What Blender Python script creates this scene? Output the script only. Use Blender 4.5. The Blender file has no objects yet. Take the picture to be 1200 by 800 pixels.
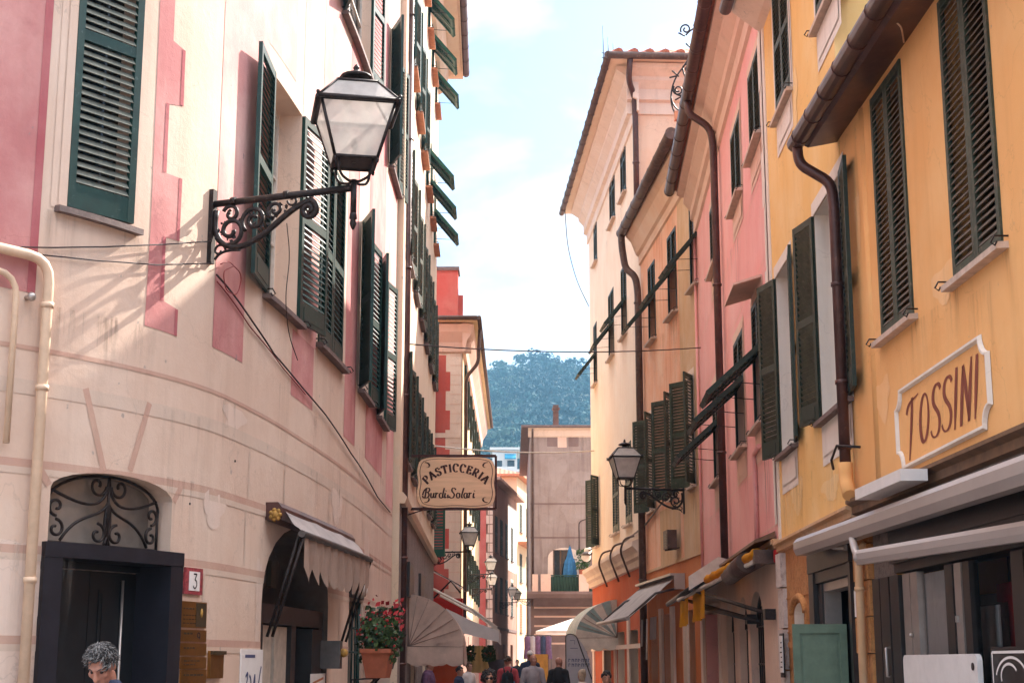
import bpy, bmesh, math, random
from mathutils import Vector, Matrix, noise, geometry
RND = random.Random(11)
PI = math.pi
sc = bpy.context.scene
COL = sc.collection
Z3 = Vector((0, 0, 1))

# ------------------------------------------------------------------ camera model (pixel -> ray helper used to place things on the walls)
FPX, YH, HC = 1800.0, 776.0, 1.62
PITCH = math.atan((YH - 400) / FPX)
CP, SP = math.cos(PITCH), math.sin(PITCH)
def ray(x, y):
    u = (x - 600) / FPX; v = (400 - y) / FPX
    return Vector((u, CP - v * SP, SP + v * CP))
def at_depth(x, y, Y):
    r = ray(x, y); k = Y / r.y
    return Vector((r.x * k, Y, HC + r.z * k))

# ------------------------------------------------------------------ materials
def new_mat(name):
    m = bpy.data.materials.new(name); m.use_nodes = True
    nt = m.node_tree; b = nt.nodes['Principled BSDF']
    return m, nt, b
def N(nt, t, **kw):
    n = nt.nodes.new(t)
    for k, v in kw.items():
        if k in n.inputs: n.inputs[k].default_value = v
        else: setattr(n, k, v)
    return n
def rgb(c): return (c[0], c[1], c[2], 1)
def mixc(nt, fac, a, b, blend='MIX'):
    n = nt.nodes.new('ShaderNodeMix'); n.data_type = 'RGBA'; n.blend_type = blend
    for sock, v in ((n.inputs[0], fac), (n.inputs[6], a), (n.inputs[7], b)):
        if isinstance(v, (tuple, list)): sock.default_value = rgb(v)
        elif isinstance(v, (int, float)): sock.default_value = v
        else: nt.links.new(v, sock)
    return n.outputs[2]
def ramp(nt, src, a, b):
    n = N(nt, 'ShaderNodeMapRange'); nt.links.new(src, n.inputs['Value'])
    n.inputs['From Min'].default_value = a; n.inputs['From Max'].default_value = b
    n.clamp = True
    return n.outputs[0]
def scaled_pos(nt, sx, sy, sz):
    g = N(nt, 'ShaderNodeNewGeometry'); mp = N(nt, 'ShaderNodeMapping')
    mp.inputs['Scale'].default_value = (sx, sy, sz); nt.links.new(g.outputs['Position'], mp.inputs['Vector'])
    return mp.outputs[0]
def noise_tex(nt, vec, scale, detail=5, rough=.6):
    n = N(nt, 'ShaderNodeTexNoise'); n.inputs['Scale'].default_value = scale
    n.inputs['Detail'].default_value = detail; n.inputs['Roughness'].default_value = rough
    nt.links.new(vec, n.inputs['Vector']); return n.outputs['Fac']
MC = {}
def plaster(name, c, worn=None, stain=(.16, .11, .08), amt=.5, streak=.35, bump=.25, rough=.9):
    """lime plaster: blotchy repaint, worn lighter patches, vertical rain streaks, fine grain"""
    m, nt, b = new_mat(name)
    worn = worn or tuple(min(1, x * 1.25 + .05) for x in c)
    p1 = scaled_pos(nt, 1, 1, 1); ps = scaled_pos(nt, 3.2, 3.2, .22)
    f1 = ramp(nt, noise_tex(nt, p1, .9, 6, .62), .42, .72)
    c1 = mixc(nt, f1, c, worn)
    f2 = ramp(nt, noise_tex(nt, ps, 1.3, 6, .65), .5, .82)
    mul = N(nt, 'ShaderNodeMath', operation='MULTIPLY'); nt.links.new(f2, mul.inputs[0]); mul.inputs[1].default_value = streak
    c2 = mixc(nt, mul.outputs[0], c1, stain)
    f3 = ramp(nt, noise_tex(nt, p1, 4.5, 5, .7), .56, .74)
    mul2 = N(nt, 'ShaderNodeMath', operation='MULTIPLY'); nt.links.new(f3, mul2.inputs[0]); mul2.inputs[1].default_value = amt * .4
    dark = tuple(x * .72 for x in c)
    c3 = mixc(nt, mul2.outputs[0], c2, dark)
    # hairline cracks and small chips
    vor = N(nt, 'ShaderNodeTexVoronoi', feature='DISTANCE_TO_EDGE'); vor.inputs['Scale'].default_value = .55
    warp = N(nt, 'ShaderNodeTexNoise'); warp.inputs['Scale'].default_value = 1.7; warp.inputs['Detail'].default_value = 6
    nt.links.new(p1, warp.inputs['Vector'])
    va = N(nt, 'ShaderNodeVectorMath', operation='MULTIPLY_ADD'); nt.links.new(warp.outputs['Color'], va.inputs[0]); va.inputs[1].default_value = (1.3, 1.3, 1.3); nt.links.new(p1, va.inputs[2])
    nt.links.new(va.outputs[0], vor.inputs['Vector'])
    crk = N(nt, 'ShaderNodeMapRange'); nt.links.new(vor.outputs['Distance'], crk.inputs['Value'])
    crk.inputs['From Min'].default_value = 0; crk.inputs['From Max'].default_value = .005; crk.inputs['To Min'].default_value = .22; crk.inputs['To Max'].default_value = 0; crk.clamp = True
    c3 = mixc(nt, crk.outputs[0], c3, tuple(x * .35 for x in c))
    chip = ramp(nt, noise_tex(nt, p1, 9, 3, .5), .735, .75)
    c3 = mixc(nt, chip, c3, tuple(x * .5 + .12 for x in c))
    nt.links.new(c3, b.inputs['Base Color']); b.inputs['Roughness'].default_value = rough
    b.inputs['Specular IOR Level'].default_value = .2
    bm = N(nt, 'ShaderNodeBump'); bm.inputs['Strength'].default_value = bump; bm.inputs['Distance'].default_value = .02
    g1 = noise_tex(nt, p1, 14, 8, .7); nt.links.new(g1, bm.inputs['Height']); nt.links.new(bm.outputs[0], b.inputs['Normal'])
    MC[name] = m; return m
def simple(name, c, rough=.6, metal=0, var=.25, scale=8, bump=0, spec=.4, wear=None, wear_amt=.0, stretch=(1, 1, 1)):
    m, nt, b = new_mat(name)
    p = scaled_pos(nt, *stretch)
    f = noise_tex(nt, p, scale, 5, .6)
    col = mixc(nt, ramp(nt, f, .3, .7), tuple(x * (1 - var) for x in c), tuple(min(1, x * (1 + var)) for x in c))
    if wear:
        f2 = ramp(nt, noise_tex(nt, p, scale * 2.7, 6, .7), .62 - wear_amt * .25, .7)
        col = mixc(nt, f2, col, wear)
    nt.links.new(col, b.inputs['Base Color']); b.inputs['Roughness'].default_value = rough
    b.inputs['Metallic'].default_value = metal; b.inputs['Specular IOR Level'].default_value = spec
    if bump:
        bm = N(nt, 'ShaderNodeBump'); bm.inputs['Strength'].default_value = bump; bm.inputs['Distance'].default_value = .01
        nt.links.new(noise_tex(nt, p, scale * 5, 6, .7), bm.inputs['Height']); nt.links.new(bm.outputs[0], b.inputs['Normal'])
    MC[name] = m; return m
def glassy(name, tint=(.8, .85, .85), fac=.35, rough=.03):
    """thin pane: mostly see-through with a fresnel reflection"""
    m, nt, b = new_mat(name)
    out = nt.nodes['Material Output']
    tr = N(nt, 'ShaderNodeBsdfTransparent'); tr.inputs[0].default_value = rgb(tint)
    b.inputs['Base Color'].default_value = (.02, .025, .03, 1); b.inputs['Roughness'].default_value = rough
    fr = N(nt, 'ShaderNodeFresnel'); fr.inputs[0].default_value = 1.5
    ad = N(nt, 'ShaderNodeMath', operation='ADD'); nt.links.new(fr.outputs[0], ad.inputs[0]); ad.inputs[1].default_value = fac; ad.use_clamp = True
    mx = N(nt, 'ShaderNodeMixShader'); nt.links.new(ad.outputs[0], mx.inputs[0]); nt.links.new(tr.outputs[0], mx.inputs[1]); nt.links.new(b.outputs[0], mx.inputs[2])
    nt.links.new(mx.outputs[0], out.inputs[0]); MC[name] = m; return m
def frosted(name, c=(.78, .76, .74)):
    m, nt, b = new_mat(name); out = nt.nodes['Material Output']
    tl = N(nt, 'ShaderNodeBsdfTranslucent'); tl.inputs[0].default_value = rgb(c)
    tp = N(nt, 'ShaderNodeBsdfTransparent'); tp.inputs[0].default_value = (.9, .9, .9, 1)
    b.inputs['Base Color'].default_value = rgb(c); b.inputs['Roughness'].default_value = .25
    m1 = N(nt, 'ShaderNodeMixShader'); m1.inputs[0].default_value = .5; nt.links.new(tl.outputs[0], m1.inputs[1]); nt.links.new(b.outputs[0], m1.inputs[2])
    p = scaled_pos(nt, 1, 1, 1); f = ramp(nt, noise_tex(nt, p, 6, 4, .6), .2, .9)
    mm = N(nt, 'ShaderNodeMath', operation='MULTIPLY'); nt.links.new(f, mm.inputs[0]); mm.inputs[1].default_value = .45
    m2 = N(nt, 'ShaderNodeMixShader'); nt.links.new(mm.outputs[0], m2.inputs[0]); nt.links.new(m1.outputs[0], m2.inputs[1]); nt.links.new(tp.outputs[0], m2.inputs[2])
    nt.links.new(m2.outputs[0], out.inputs[0]); MC[name] = m; return m
def cloth(name, c, var=.12, trans=.25):
    m, nt, b = new_mat(name); out = nt.nodes['Material Output']
    p = scaled_pos(nt, 1, 1, 1); f = noise_tex(nt, p, 3, 6, .65)
    col = mixc(nt, ramp(nt, f, .3, .75), tuple(x * (1 + var) for x in c), tuple(x * (1 - 2 * var) for x in c))
    nt.links.new(col, b.inputs['Base Color']); b.inputs['Roughness'].default_value = .9; b.inputs['Specular IOR Level'].default_value = .15
    bm = N(nt, 'ShaderNodeBump'); bm.inputs['Strength'].default_value = .3; bm.inputs['Distance'].default_value = .02
    nt.links.new(noise_tex(nt, p, 7, 3, .5), bm.inputs['Height']); nt.links.new(bm.outputs[0], b.inputs['Normal'])
    tl = N(nt, 'ShaderNodeBsdfTranslucent'); nt.links.new(col, tl.inputs[0])
    mx = N(nt, 'ShaderNodeMixShader'); mx.inputs[0].default_value = trans; nt.links.new(b.outputs[0], mx.inputs[1]); nt.links.new(tl.outputs[0], mx.inputs[2])
    nt.links.new(mx.outputs[0], out.inputs[0]); MC[name] = m; return m
def tiles(name, c=(.42, .14, .08)):
    m, nt, b = new_mat(name); p = scaled_pos(nt, 1, 1, 1)
    f = noise_tex(nt, p, 3, 6, .7); f2 = noise_tex(nt, p, 22, 2, .5)
    col = mixc(nt, ramp(nt, f, .3, .7), c, tuple(x * 1.5 for x in c)); col = mixc(nt, ramp(nt, f2, .5, .8), col, tuple(x * .4 for x in c))
    nt.links.new(col, b.inputs['Base Color']); b.inputs['Roughness'].default_value = .9
    w = N(nt, 'ShaderNodeTexWave'); w.inputs['Scale'].default_value = 1.2; nt.links.new(p, w.inputs['Vector'])
    bm = N(nt, 'ShaderNodeBump'); bm.inputs['Strength'].default_value = .6; bm.inputs['Distance'].default_value = .06
    nt.links.new(w.outputs['Fac'], bm.inputs['Height']); nt.links.new(bm.outputs[0], b.inputs['Normal']); MC[name] = m; return m
def brick(name, c1, c2, mortar, scale=2.2):
    m, nt, b = new_mat(name); p = scaled_pos(nt, 1, 1, 1)
    f = ramp(nt, noise_tex(nt, p, scale, 6, .7), .35, .7)
    col = mixc(nt, f, c1, c2); f2 = ramp(nt, noise_tex(nt, p, 16, 6, .75), .5, .7); col = mixc(nt, f2, col, mortar)
    nt.links.new(col, b.inputs['Base Color']); b.inputs['Roughness'].default_value = .95
    bm = N(nt, 'ShaderNodeBump'); bm.inputs['Strength'].default_value = .8; bm.inputs['Distance'].default_value = .03
    nt.links.new(noise_tex(nt, p, 18, 8, .7), bm.inputs['Height']); nt.links.new(bm.outputs[0], b.inputs['Normal']); MC[name] = m; return m

plaster('cream_plaster', (.66, .485, .385), (.73, .58, .48), stain=(.38, .24, .17), amt=.5, streak=.3)
plaster('pink_paint', (.50, .20, .195), (.66, .36, .33), amt=.7, streak=.2)
plaster('deep_pink_paint', (.40, .105, .12), (.5, .2, .2), streak=.15)
plaster('sunlit_faded_pink', (.64, .31, .29), (.76, .52, .46), stain=(.5, .22, .2), streak=.35)  # paler copy of the pink paint, sunlight and fading put into the colour
plaster('joint_pink', (.53, .33, .26), (.60, .42, .33), streak=.2)
plaster('joint_lavender', (.62, .475, .385), (.66, .53, .44), streak=.2)
plaster('ivory_plaster', (.76, .60, .44), (.80, .67, .53), stain=(.5, .3, .2), streak=.25)
plaster('ochre_plaster', (.82, .43, .165), (.85, .50, .22), stain=(.45, .2, .07), amt=.35, streak=.22, bump=.15)
plaster('yellow_plaster', (.84, .52, .19), (.87, .61, .29), stain=(.5, .25, .09), amt=.35, streak=.25, bump=.15)
plaster('rose_plaster', (.80, .375, .35), (.83, .48, .45), stain=(.5, .16, .12), amt=.35, streak=.25, bump=.15)
plaster('salmon_plaster', (.82, .41, .25), (.84, .56, .40), stain=(.62, .17, .07), amt=.8, streak=.8)
plaster('tan_plaster', (.62, .37, .20), (.68, .48, .32), stain=(.3, .15, .07), amt=.6, streak=.5)
plaster('cream_facade', (.78, .60, .46), (.81, .67, .54), stain=(.5, .32, .2), amt=.3, streak=.3)
plaster('peach_gable', (.74, .48, .34), (.78, .58, .45), stain=(.5, .3, .2), streak=.3)
plaster('orange_base', (.58, .17, .05), (.62, .24, .1), stain=(.3, .09, .04), streak=.4)
plaster('red_base', (.52, .10, .035), (.56, .15, .07), streak=.3)
plaster('trim_pale', (.74, .58, .48), (.8, .66, .57), streak=.25)
plaster('trim_white', (.76, .68, .60), (.8, .74, .68), streak=.2)
plaster('trim_rose', (.72, .48, .38), (.76, .56, .46), streak=.2)
plaster('red_quoin_wall', (.52, .10, .08), (.56, .17, .14), streak=.2)
plaster('gray_mauve', (.29, .22, .195), (.38, .31, .285), stain=(.15, .095, .085), amt=1.2, streak=.9)
plaster('mauve_dark', (.19, .125, .112), (.26, .185, .17), streak=.4)
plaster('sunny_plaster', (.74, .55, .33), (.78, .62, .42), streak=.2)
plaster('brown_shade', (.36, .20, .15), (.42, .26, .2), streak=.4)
plaster('repair_pale', (.71, .55, .46), (.74, .6, .52), streak=.2)
plaster('repair_ochre', (.86, .49, .22), (.87, .56, .3), streak=.2)
plaster('repair_yellow', (.86, .58, .26), (.88, .66, .36), streak=.2)
plaster('repair_rose', (.83, .43, .40), (.85, .5, .47), streak=.2)
plaster('repair_mauve', (.32, .25, .225), (.39, .32, .295), streak=.5)
brick('ochre_stone', (.46, .18, .05), (.60, .30, .11), (.22, .08, .03))
brick('white_stone', (.55, .46, .42), (.68, .6, .56), (.34, .27, .25))
brick('gray_stone', (.22, .17, .15), (.3, .24, .21), (.12, .09, .08))
simple('shutter_green', (.007, .036, .029), .45, var=.3, scale=5, wear=(.06, .1, .09), wear_amt=.1)
simple('slat_green', (.020, .062, .050), .5, var=.3, scale=6, wear=(.10, .12, .10), wear_amt=.25)
simple('slat_gray', (.13, .135, .11), .6, var=.3, scale=7, wear=(.05, .08, .065), wear_amt=.35)
simple('slat_olive', (.075, .08, .052), .6, var=.35, scale=6, wear=(.15, .12, .09), wear_amt=.35)
simple('shutter_bright', (.008, .065, .040), .5, var=.3, scale=5)
simple('shutter_dark', (.012, .026, .017), .55, var=.3, scale=5, wear=(.07, .06, .04), wear_amt=.2)
simple('shutter_olive', (.034, .048, .031), .6, var=.35, scale=6, wear=(.14, .11, .08), wear_amt=.35)
simple('shutter_weathered', (.13, .098, .072), .65, var=.4, scale=7, wear=(.05, .065, .05), wear_amt=.4)
simple('pane_dark', (.012, .014, .017), .08, var=.3, scale=3, spec=.6)
simple('void_dark', (.006, .006, .007), .8)
simple('frame_white', (.62, .56, .5), .5, var=.12, scale=10)
simple('frame_wood', (.16, .09, .05), .55, var=.3)
simple('slate', (.16, .11, .10), .7, var=.3, bump=.4)
simple('stone_sill', (.55, .42, .34), .8, var=.2, bump=.3)
simple('terracotta', (.52, .22, .12), .8, var=.2, bump=.2)
simple('copper_brown', (.085, .036, .030), .42, metal=.25, var=.35, scale=4, spec=.5, wear=(.16, .08, .06), wear_amt=.15)
simple('gutter_dark', (.10, .058, .045), .5, metal=.2, var=.35, scale=4, wear=(.2, .13, .1), wear_amt=.25)
simple('pipe_cream', (.66, .47, .33), .5, var=.12)
simple('iron', (.022, .015, .014), .5, metal=.5, var=.4, scale=12, spec=.5, wear=(.09, .06, .05), wear_amt=.25)
simple('iron_light', (.10, .085, .08), .5, metal=.4, var=.3)
simple('wire_dark', (.035, .02, .02), .7)
simple('wire_red', (.25, .03, .03), .6)
simple('door_navy', (.013, .012, .018), .5, var=.3, scale=5, bump=.1)
simple('door_black', (.010, .011, .013), .35, var=.3, spec=.5)
simple('shop_black', (.022, .018, .018), .4, var=.3, spec=.5)
simple('alu', (.45, .40, .37), .35, metal=.6, var=.12)
simple('awning_bar', (.40, .345, .32), .35, metal=.2, var=.08, scale=1.5)
simple('brass', (.36, .19, .055), .32, metal=.9, var=.2, scale=6)
simple('brass_dark', (.05, .03, .012), .6)
simple('white_board', (.78, .74, .72), .5, var=.05)
simple('ink', (.03, .02, .02), .7)
simple('ink_blue', (.06, .07, .16), .7)
simple('tile_red', (.30, .05, .06), .4, var=.6, scale=40)
simple('sign_cream', (.76, .50, .31), .55, var=.12, scale=3, stretch=(.6, .6, 5))
simple('sign_ink', (.05, .012, .008), .6)
simple('letter_brown', (.22, .055, .03), .75, var=.15)
simple('green_panel', (.13, .19, .135), .5, var=.15)
simple('white_plastic', (.74, .7, .68), .45, var=.06)
simple('red_plastic', (.5, .015, .02), .4)
simple('paper', (.62, .56, .5), .9, var=.12)
simple('interior', (.12, .09, .075), .9, var=.4, scale=2)
simple('interior_light', (.5, .43, .36), .8, var=.2)
simple('interior_red', (.3, .02, .02), .6)
simple('pebble_gold', (.40, .22, .05), .7, var=.3, scale=30)
simple('pot_clay', (.40, .12, .06), .8, var=.2)
simple('leaf', (.045, .085, .022), .6, var=.5, scale=20)
simple('leaf_dark', (.022, .05, .016), .6, var=.5, scale=20)
simple('petal', (.42, .025, .03), .6, var=.3, scale=20)
simple('hill_tree_a', (.016, .058, .058), .9, var=.5, scale=.35, bump=0)
simple('hill_tree_b', (.045, .088, .066), .9, var=.5, scale=.35)
simple('hill_tree_c', (.012, .045, .055), .9, var=.5, scale=.35)
simple('hill_ground', (.05, .075, .055), .95, var=.5, scale=.1)
simple('skin', (.46, .235, .16), .5, var=.12, scale=18)
simple('skin_red', (.46, .21, .145), .5, var=.12, scale=18)
simple('hair_silver', (.24, .23, .225), .5, var=.4, scale=60)
simple('hair_gray', (.035, .032, .032), .6, var=.7, scale=45, stretch=(1, 1, 1))
simple('hair_dark', (.018, .013, .012), .5, var=.4, scale=30)
simple('hair_brown', (.07, .035, .02), .5, var=.4, scale=30)
simple('hair_blond', (.48, .36, .25), .6, var=.25, scale=30)
simple('cloth_gray', (.36, .32, .34), .9, var=.15)
simple('cloth_black', (.018, .016, .018), .9, var=.3)
simple('cloth_red', (.42, .06, .07), .9, var=.15)
simple('cloth_white', (.72, .66, .64), .9, var=.1)
simple('cloth_navy', (.03, .04, .08), .9, var=.3)
simple('cloth_blue', (.03, .12, .25), .9, var=.3)
simple('cloth_purple', (.14, .07, .14), .9, var=.3)
simple('denim', (.06, .08, .13), .9, var=.3)
simple('eye_white', (.6, .55, .5), .3)
simple('board_orange', (.72, .36, .08), .7, var=.15)
simple('board_slate', (.07, .06, .07), .7, var=.2)
simple('wood_orange', (.5, .17, .05), .6, var=.25, scale=3)
simple('apartment_white', (.66, .64, .62), .8, var=.08, scale=.3)
simple('blue_awning', (.02, .22, .36), .8)
simple('parasol_blue', (.035, .15, .32), .85, var=.25)
simple('balcony_green', (.015, .05, .03), .6)
simple('chimney_brick', (.42, .16, .13), .9, var=.2, bump=.4)
simple('red_lamp', (.4, .01, .015), .4)
frosted('lamp_glass', (.66, .63, .6))
glassy('shop_glass', (.97, .97, .97), .0)
simple('fan_glass', (.27, .23, .20), .12, var=.4, scale=1.5, spec=.6)  # opaque fanlight pane, its grey reflection put into the base colour
cloth('canvas_tan', (.70, .54, .45)); cloth('canvas_gray', (.50, .44, .42)); cloth('canvas_white', (.74, .70, .70), .05)
cloth('canvas_taupe', (.46, .33, .27)); cloth('canvas_yellow', (.72, .33, .02), .1, .4); cloth('canvas_stripe_pale', (.74, .68, .6)); cloth('canvas_stripe_teal', (.34, .46, .45))
cloth('canvas_straw', (.72, .56, .25)); cloth('flag_white', (.55, .52, .55), .06); cloth('canvas_red', (.5, .035, .025)); cloth('canvas_black', (.025, .02, .02))
tiles('roof_tiles'); tiles('roof_slate', (.16, .12, .11))

def grime(name, c=(.10, .06, .04), amt=.55):
    m, nt, b = new_mat(name); out = nt.nodes['Material Output']
    b.inputs['Base Color'].default_value = rgb(c); b.inputs['Roughness'].default_value = .95; b.inputs['Specular IOR Level'].default_value = .1
    tr = N(nt, 'ShaderNodeBsdfTransparent'); p = scaled_pos(nt, 5, 5, .35)
    f = ramp(nt, noise_tex(nt, p, 2.2, 7, .7), .50, .85); mm = N(nt, 'ShaderNodeMath', operation='MULTIPLY'); nt.links.new(f, mm.inputs[0]); mm.inputs[1].default_value = amt
    # streaks thin out towards the sheet's own edges and foot (UV 0..1 across the stain)
    uv = N(nt, 'ShaderNodeUVMap'); sp = N(nt, 'ShaderNodeSeparateXYZ'); nt.links.new(uv.outputs[0], sp.inputs[0])
    sq = N(nt, 'ShaderNodeMath', operation='POWER'); nt.links.new(sp.outputs['Y'], sq.inputs[0]); sq.inputs[1].default_value = 1.4
    ed = N(nt, 'ShaderNodeMath', operation='PINGPONG'); nt.links.new(sp.outputs['X'], ed.inputs[0]); ed.inputs[1].default_value = .5
    e2 = ramp(nt, ed.outputs[0], .0, .22); m2 = N(nt, 'ShaderNodeMath', operation='MULTIPLY'); nt.links.new(sq.outputs[0], m2.inputs[0]); nt.links.new(e2, m2.inputs[1])
    m3 = N(nt, 'ShaderNodeMath', operation='MULTIPLY'); nt.links.new(mm.outputs[0], m3.inputs[0]); nt.links.new(m2.outputs[0], m3.inputs[1])
    mx = N(nt, 'ShaderNodeMixShader'); nt.links.new(m3.outputs[0], mx.inputs[0]); nt.links.new(tr.outputs[0], mx.inputs[1]); nt.links.new(b.outputs[0], mx.inputs[2]); nt.links.new(mx.outputs[0], out.inputs[0]); MC[name] = m
grime('grime', amt=.55); grime('bleach', (.72, .62, .54), .8); grime('rust', (.42, .10, .03), .7)
# ------------------------------------------------------------------ mesh builder
class MB:
    def __init__(s): s.v = []; s.f = []; s.m = []; s.sm = []; s.uv = {}
    def add(s, vs, fs, mi=0, smooth=False):
        o = len(s.v); s.v += [tuple(v) for v in vs]
        for f in fs: s.f.append(tuple(i + o for i in f)); s.m.append(mi); s.sm.append(smooth)
    def box(s, c, size, M=None, mi=0):
        x, y, z = (k / 2 for k in size); c = Vector(c)
        vs = [c + Vector((a * x, b * y, d * z)) for a in (-1, 1) for b in (-1, 1) for d in (-1, 1)]
        if M: vs = [M @ v for v in vs]
        s.add(vs, [(0, 1, 3, 2), (4, 6, 7, 5), (0, 4, 5, 1), (2, 3, 7, 6), (0, 2, 6, 4), (1, 5, 7, 3)], mi)
    def hexa(s, p, mi=0):
        """8 points: bottom loop 0-3, top loop 4-7"""
        s.add(p, [(3, 2, 1, 0), (4, 5, 6, 7), (0, 1, 5, 4), (1, 2, 6, 5), (2, 3, 7, 6), (3, 0, 4, 7)], mi)
    def prism(s, loop, vec, mi=0):
        n = len(loop); a = [Vector(p) for p in loop]; b = [p + Vector(vec) for p in a]
        s.add(a + b, [tuple(range(n - 1, -1, -1)), tuple(range(n, 2 * n))] + [(i, (i + 1) % n, n + (i + 1) % n, n + i) for i in range(n)], mi)
    def tube(s, path, r, k=8, mi=0, caps=True, smooth=True):
        P = [Vector(p) for p in path]; n = len(P)
        if n < 2: return
        rr = r if isinstance(r, (list, tuple)) else [r] * n
        up = None; vs = []
        for i in range(n):
            t = (P[min(i + 1, n - 1)] - P[max(i - 1, 0)])
            if t.length < 1e-9: t = Vector((0, 0, 1))
            t.normalize()
            if up is None:
                up = Vector((0, 0, 1)) if abs(t.z) < .9 else Vector((1, 0, 0))
            a = t.cross(up)
            if a.length < 1e-6: a = t.orthogonal()
            a.normalize(); b = a.cross(t).normalized(); up = b
            for j in range(k):
                an = 2 * PI * j / k
                vs.append(P[i] + a * (math.cos(an) * rr[i]) + b * (math.sin(an) * rr[i]))
        fs = [(i * k + j, i * k + (j + 1) % k, (i + 1) * k + (j + 1) % k, (i + 1) * k + j) for i in range(n - 1) for j in range(k)]
        s.add(vs, fs, mi, smooth)
        if caps:
            o = len(s.v) - len(vs)
            s.f.append(tuple(o + j for j in range(k - 1, -1, -1))); s.m.append(mi); s.sm.append(False)
            s.f.append(tuple(o + (n - 1) * k + j for j in range(k))); s.m.append(mi); s.sm.append(False)
    def lathe(s, prof, c=(0, 0, 0), k=16, mi=0, M=None, smooth=True):
        c = Vector(c); vs = []
        for r, z in prof:
            for j in range(k):
                an = 2 * PI * j / k; v = Vector((r * math.cos(an), r * math.sin(an), z)) + c
                vs.append(M @ v if M else v)
        n = len(prof)
        fs = [(i * k + j, i * k + (j + 1) % k, (i + 1) * k + (j + 1) % k, (i + 1) * k + j) for i in range(n - 1) for j in range(k)]
        s.add(vs, fs, mi, smooth)
    def ball(s, c, r, k=10, mi=0, M=None):
        r = r if isinstance(r, (tuple, list)) else (r, r, r)
        vs = []; fs = []; c = Vector(c); n = k // 2 + 1
        for i in range(n + 1):
            th = PI * i / n
            for j in range(k):
                ph = 2 * PI * j / k
                v = Vector((r[0] * math.sin(th) * math.cos(ph), r[1] * math.sin(th) * math.sin(ph), r[2] * math.cos(th)))
                if M: v = M @ v
                vs.append(c + v)
        for i in range(n):
            for j in range(k): fs.append((i * k + j, (i + 1) * k + j, (i + 1) * k + (j + 1) % k, i * k + (j + 1) % k))
        s.add(vs, fs, mi, True)
    def build(s, name, mats, parent=None, label=None, matrix=None):
        if not s.v: return None
        off = Vector((0, 0, 0))
        if parent is not None and matrix is None:
            off = parent.matrix_world.translation.copy() if parent.get('_w') is None else Vector(parent['_w'])
        me = bpy.data.meshes.new(name)
        me.from_pydata([(v[0] - off.x, v[1] - off.y, v[2] - off.z) for v in s.v], [], s.f)
        mats = mats if isinstance(mats, (list, tuple)) else [mats]
        for m in mats: me.materials.append(MC[m] if isinstance(m, str) else m)
        me.polygons.foreach_set('material_index', s.m); me.polygons.foreach_set('use_smooth', s.sm); me.update()
        if s.uv:
            L = me.uv_layers.new(name='UVMap')
            for k, q in s.uv.items():
                for li, c in zip(me.polygons[k].loop_indices, q): L.data[li].uv = c
        o = bpy.data.objects.new(name, me); COL.objects.link(o)
        if parent is not None: o.parent = parent; o['_w'] = tuple(off)
        if matrix is not None:
            o.matrix_basis = (Matrix.Translation(-Vector(parent['_w'])) @ matrix) if parent is not None else matrix
        if label: o['label'] = label
        return o
def build_each(mb, name, mats, parent):
    """one part per separate piece"""
    up = list(range(len(mb.v)))
    def find(i):
        while up[i] != i: up[i] = up[up[i]]; i = up[i]
        return i
    for f in mb.f:
        a = find(f[0])
        for i in f[1:]: up[find(i)] = a
    groups = {}
    for k, f in enumerate(mb.f): groups.setdefault(find(f[0]), []).append(k)
    for ks in groups.values():
        ids = sorted({i for k in ks for i in mb.f[k]}); re = {i: j for j, i in enumerate(ids)}
        q = MB(); q.v = [mb.v[i] for i in ids]; q.f = [tuple(re[i] for i in mb.f[k]) for k in ks]; q.m = [mb.m[k] for k in ks]; q.sm = [mb.sm[k] for k in ks]
        q.build(name, mats, parent)
def place(mesh, name, parent, W):
    """object with shared mesh data, world matrix W, under a parent whose frame is a pure translation"""
    o = bpy.data.objects.new(name, mesh); COL.objects.link(o); o.parent = parent
    o.matrix_basis = Matrix.Translation(-Vector(parent['_w'])) @ W
    return o
def thing(name, label, cat, loc, group=None):
    o = bpy.data.objects.new(name, None); COL.objects.link(o); o.empty_display_size = .2
    o.location = loc; o['_w'] = tuple(loc); o.matrix_world = Matrix.Translation(loc)
    o['label'] = label; o['category'] = cat
    if group: o['group'] = group
    return o
def tag(o, label, cat, group=None):
    o['label'] = label; o['category'] = cat
    if group: o['group'] = group
    return o
def single(mb, name, mats, label, cat, group=None):
    """a thing made of one mesh; its origin is put at the mesh's base centre"""
    n = len(mb.v); c = Vector((sum(v[0] for v in mb.v) / n, sum(v[1] for v in mb.v) / n, min(v[2] for v in mb.v)))
    mb.v = [(v[0] - c.x, v[1] - c.y, v[2] - c.z) for v in mb.v]
    o = mb.build(name, mats); o.location = c; return tag(o, label, cat, group)

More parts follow.
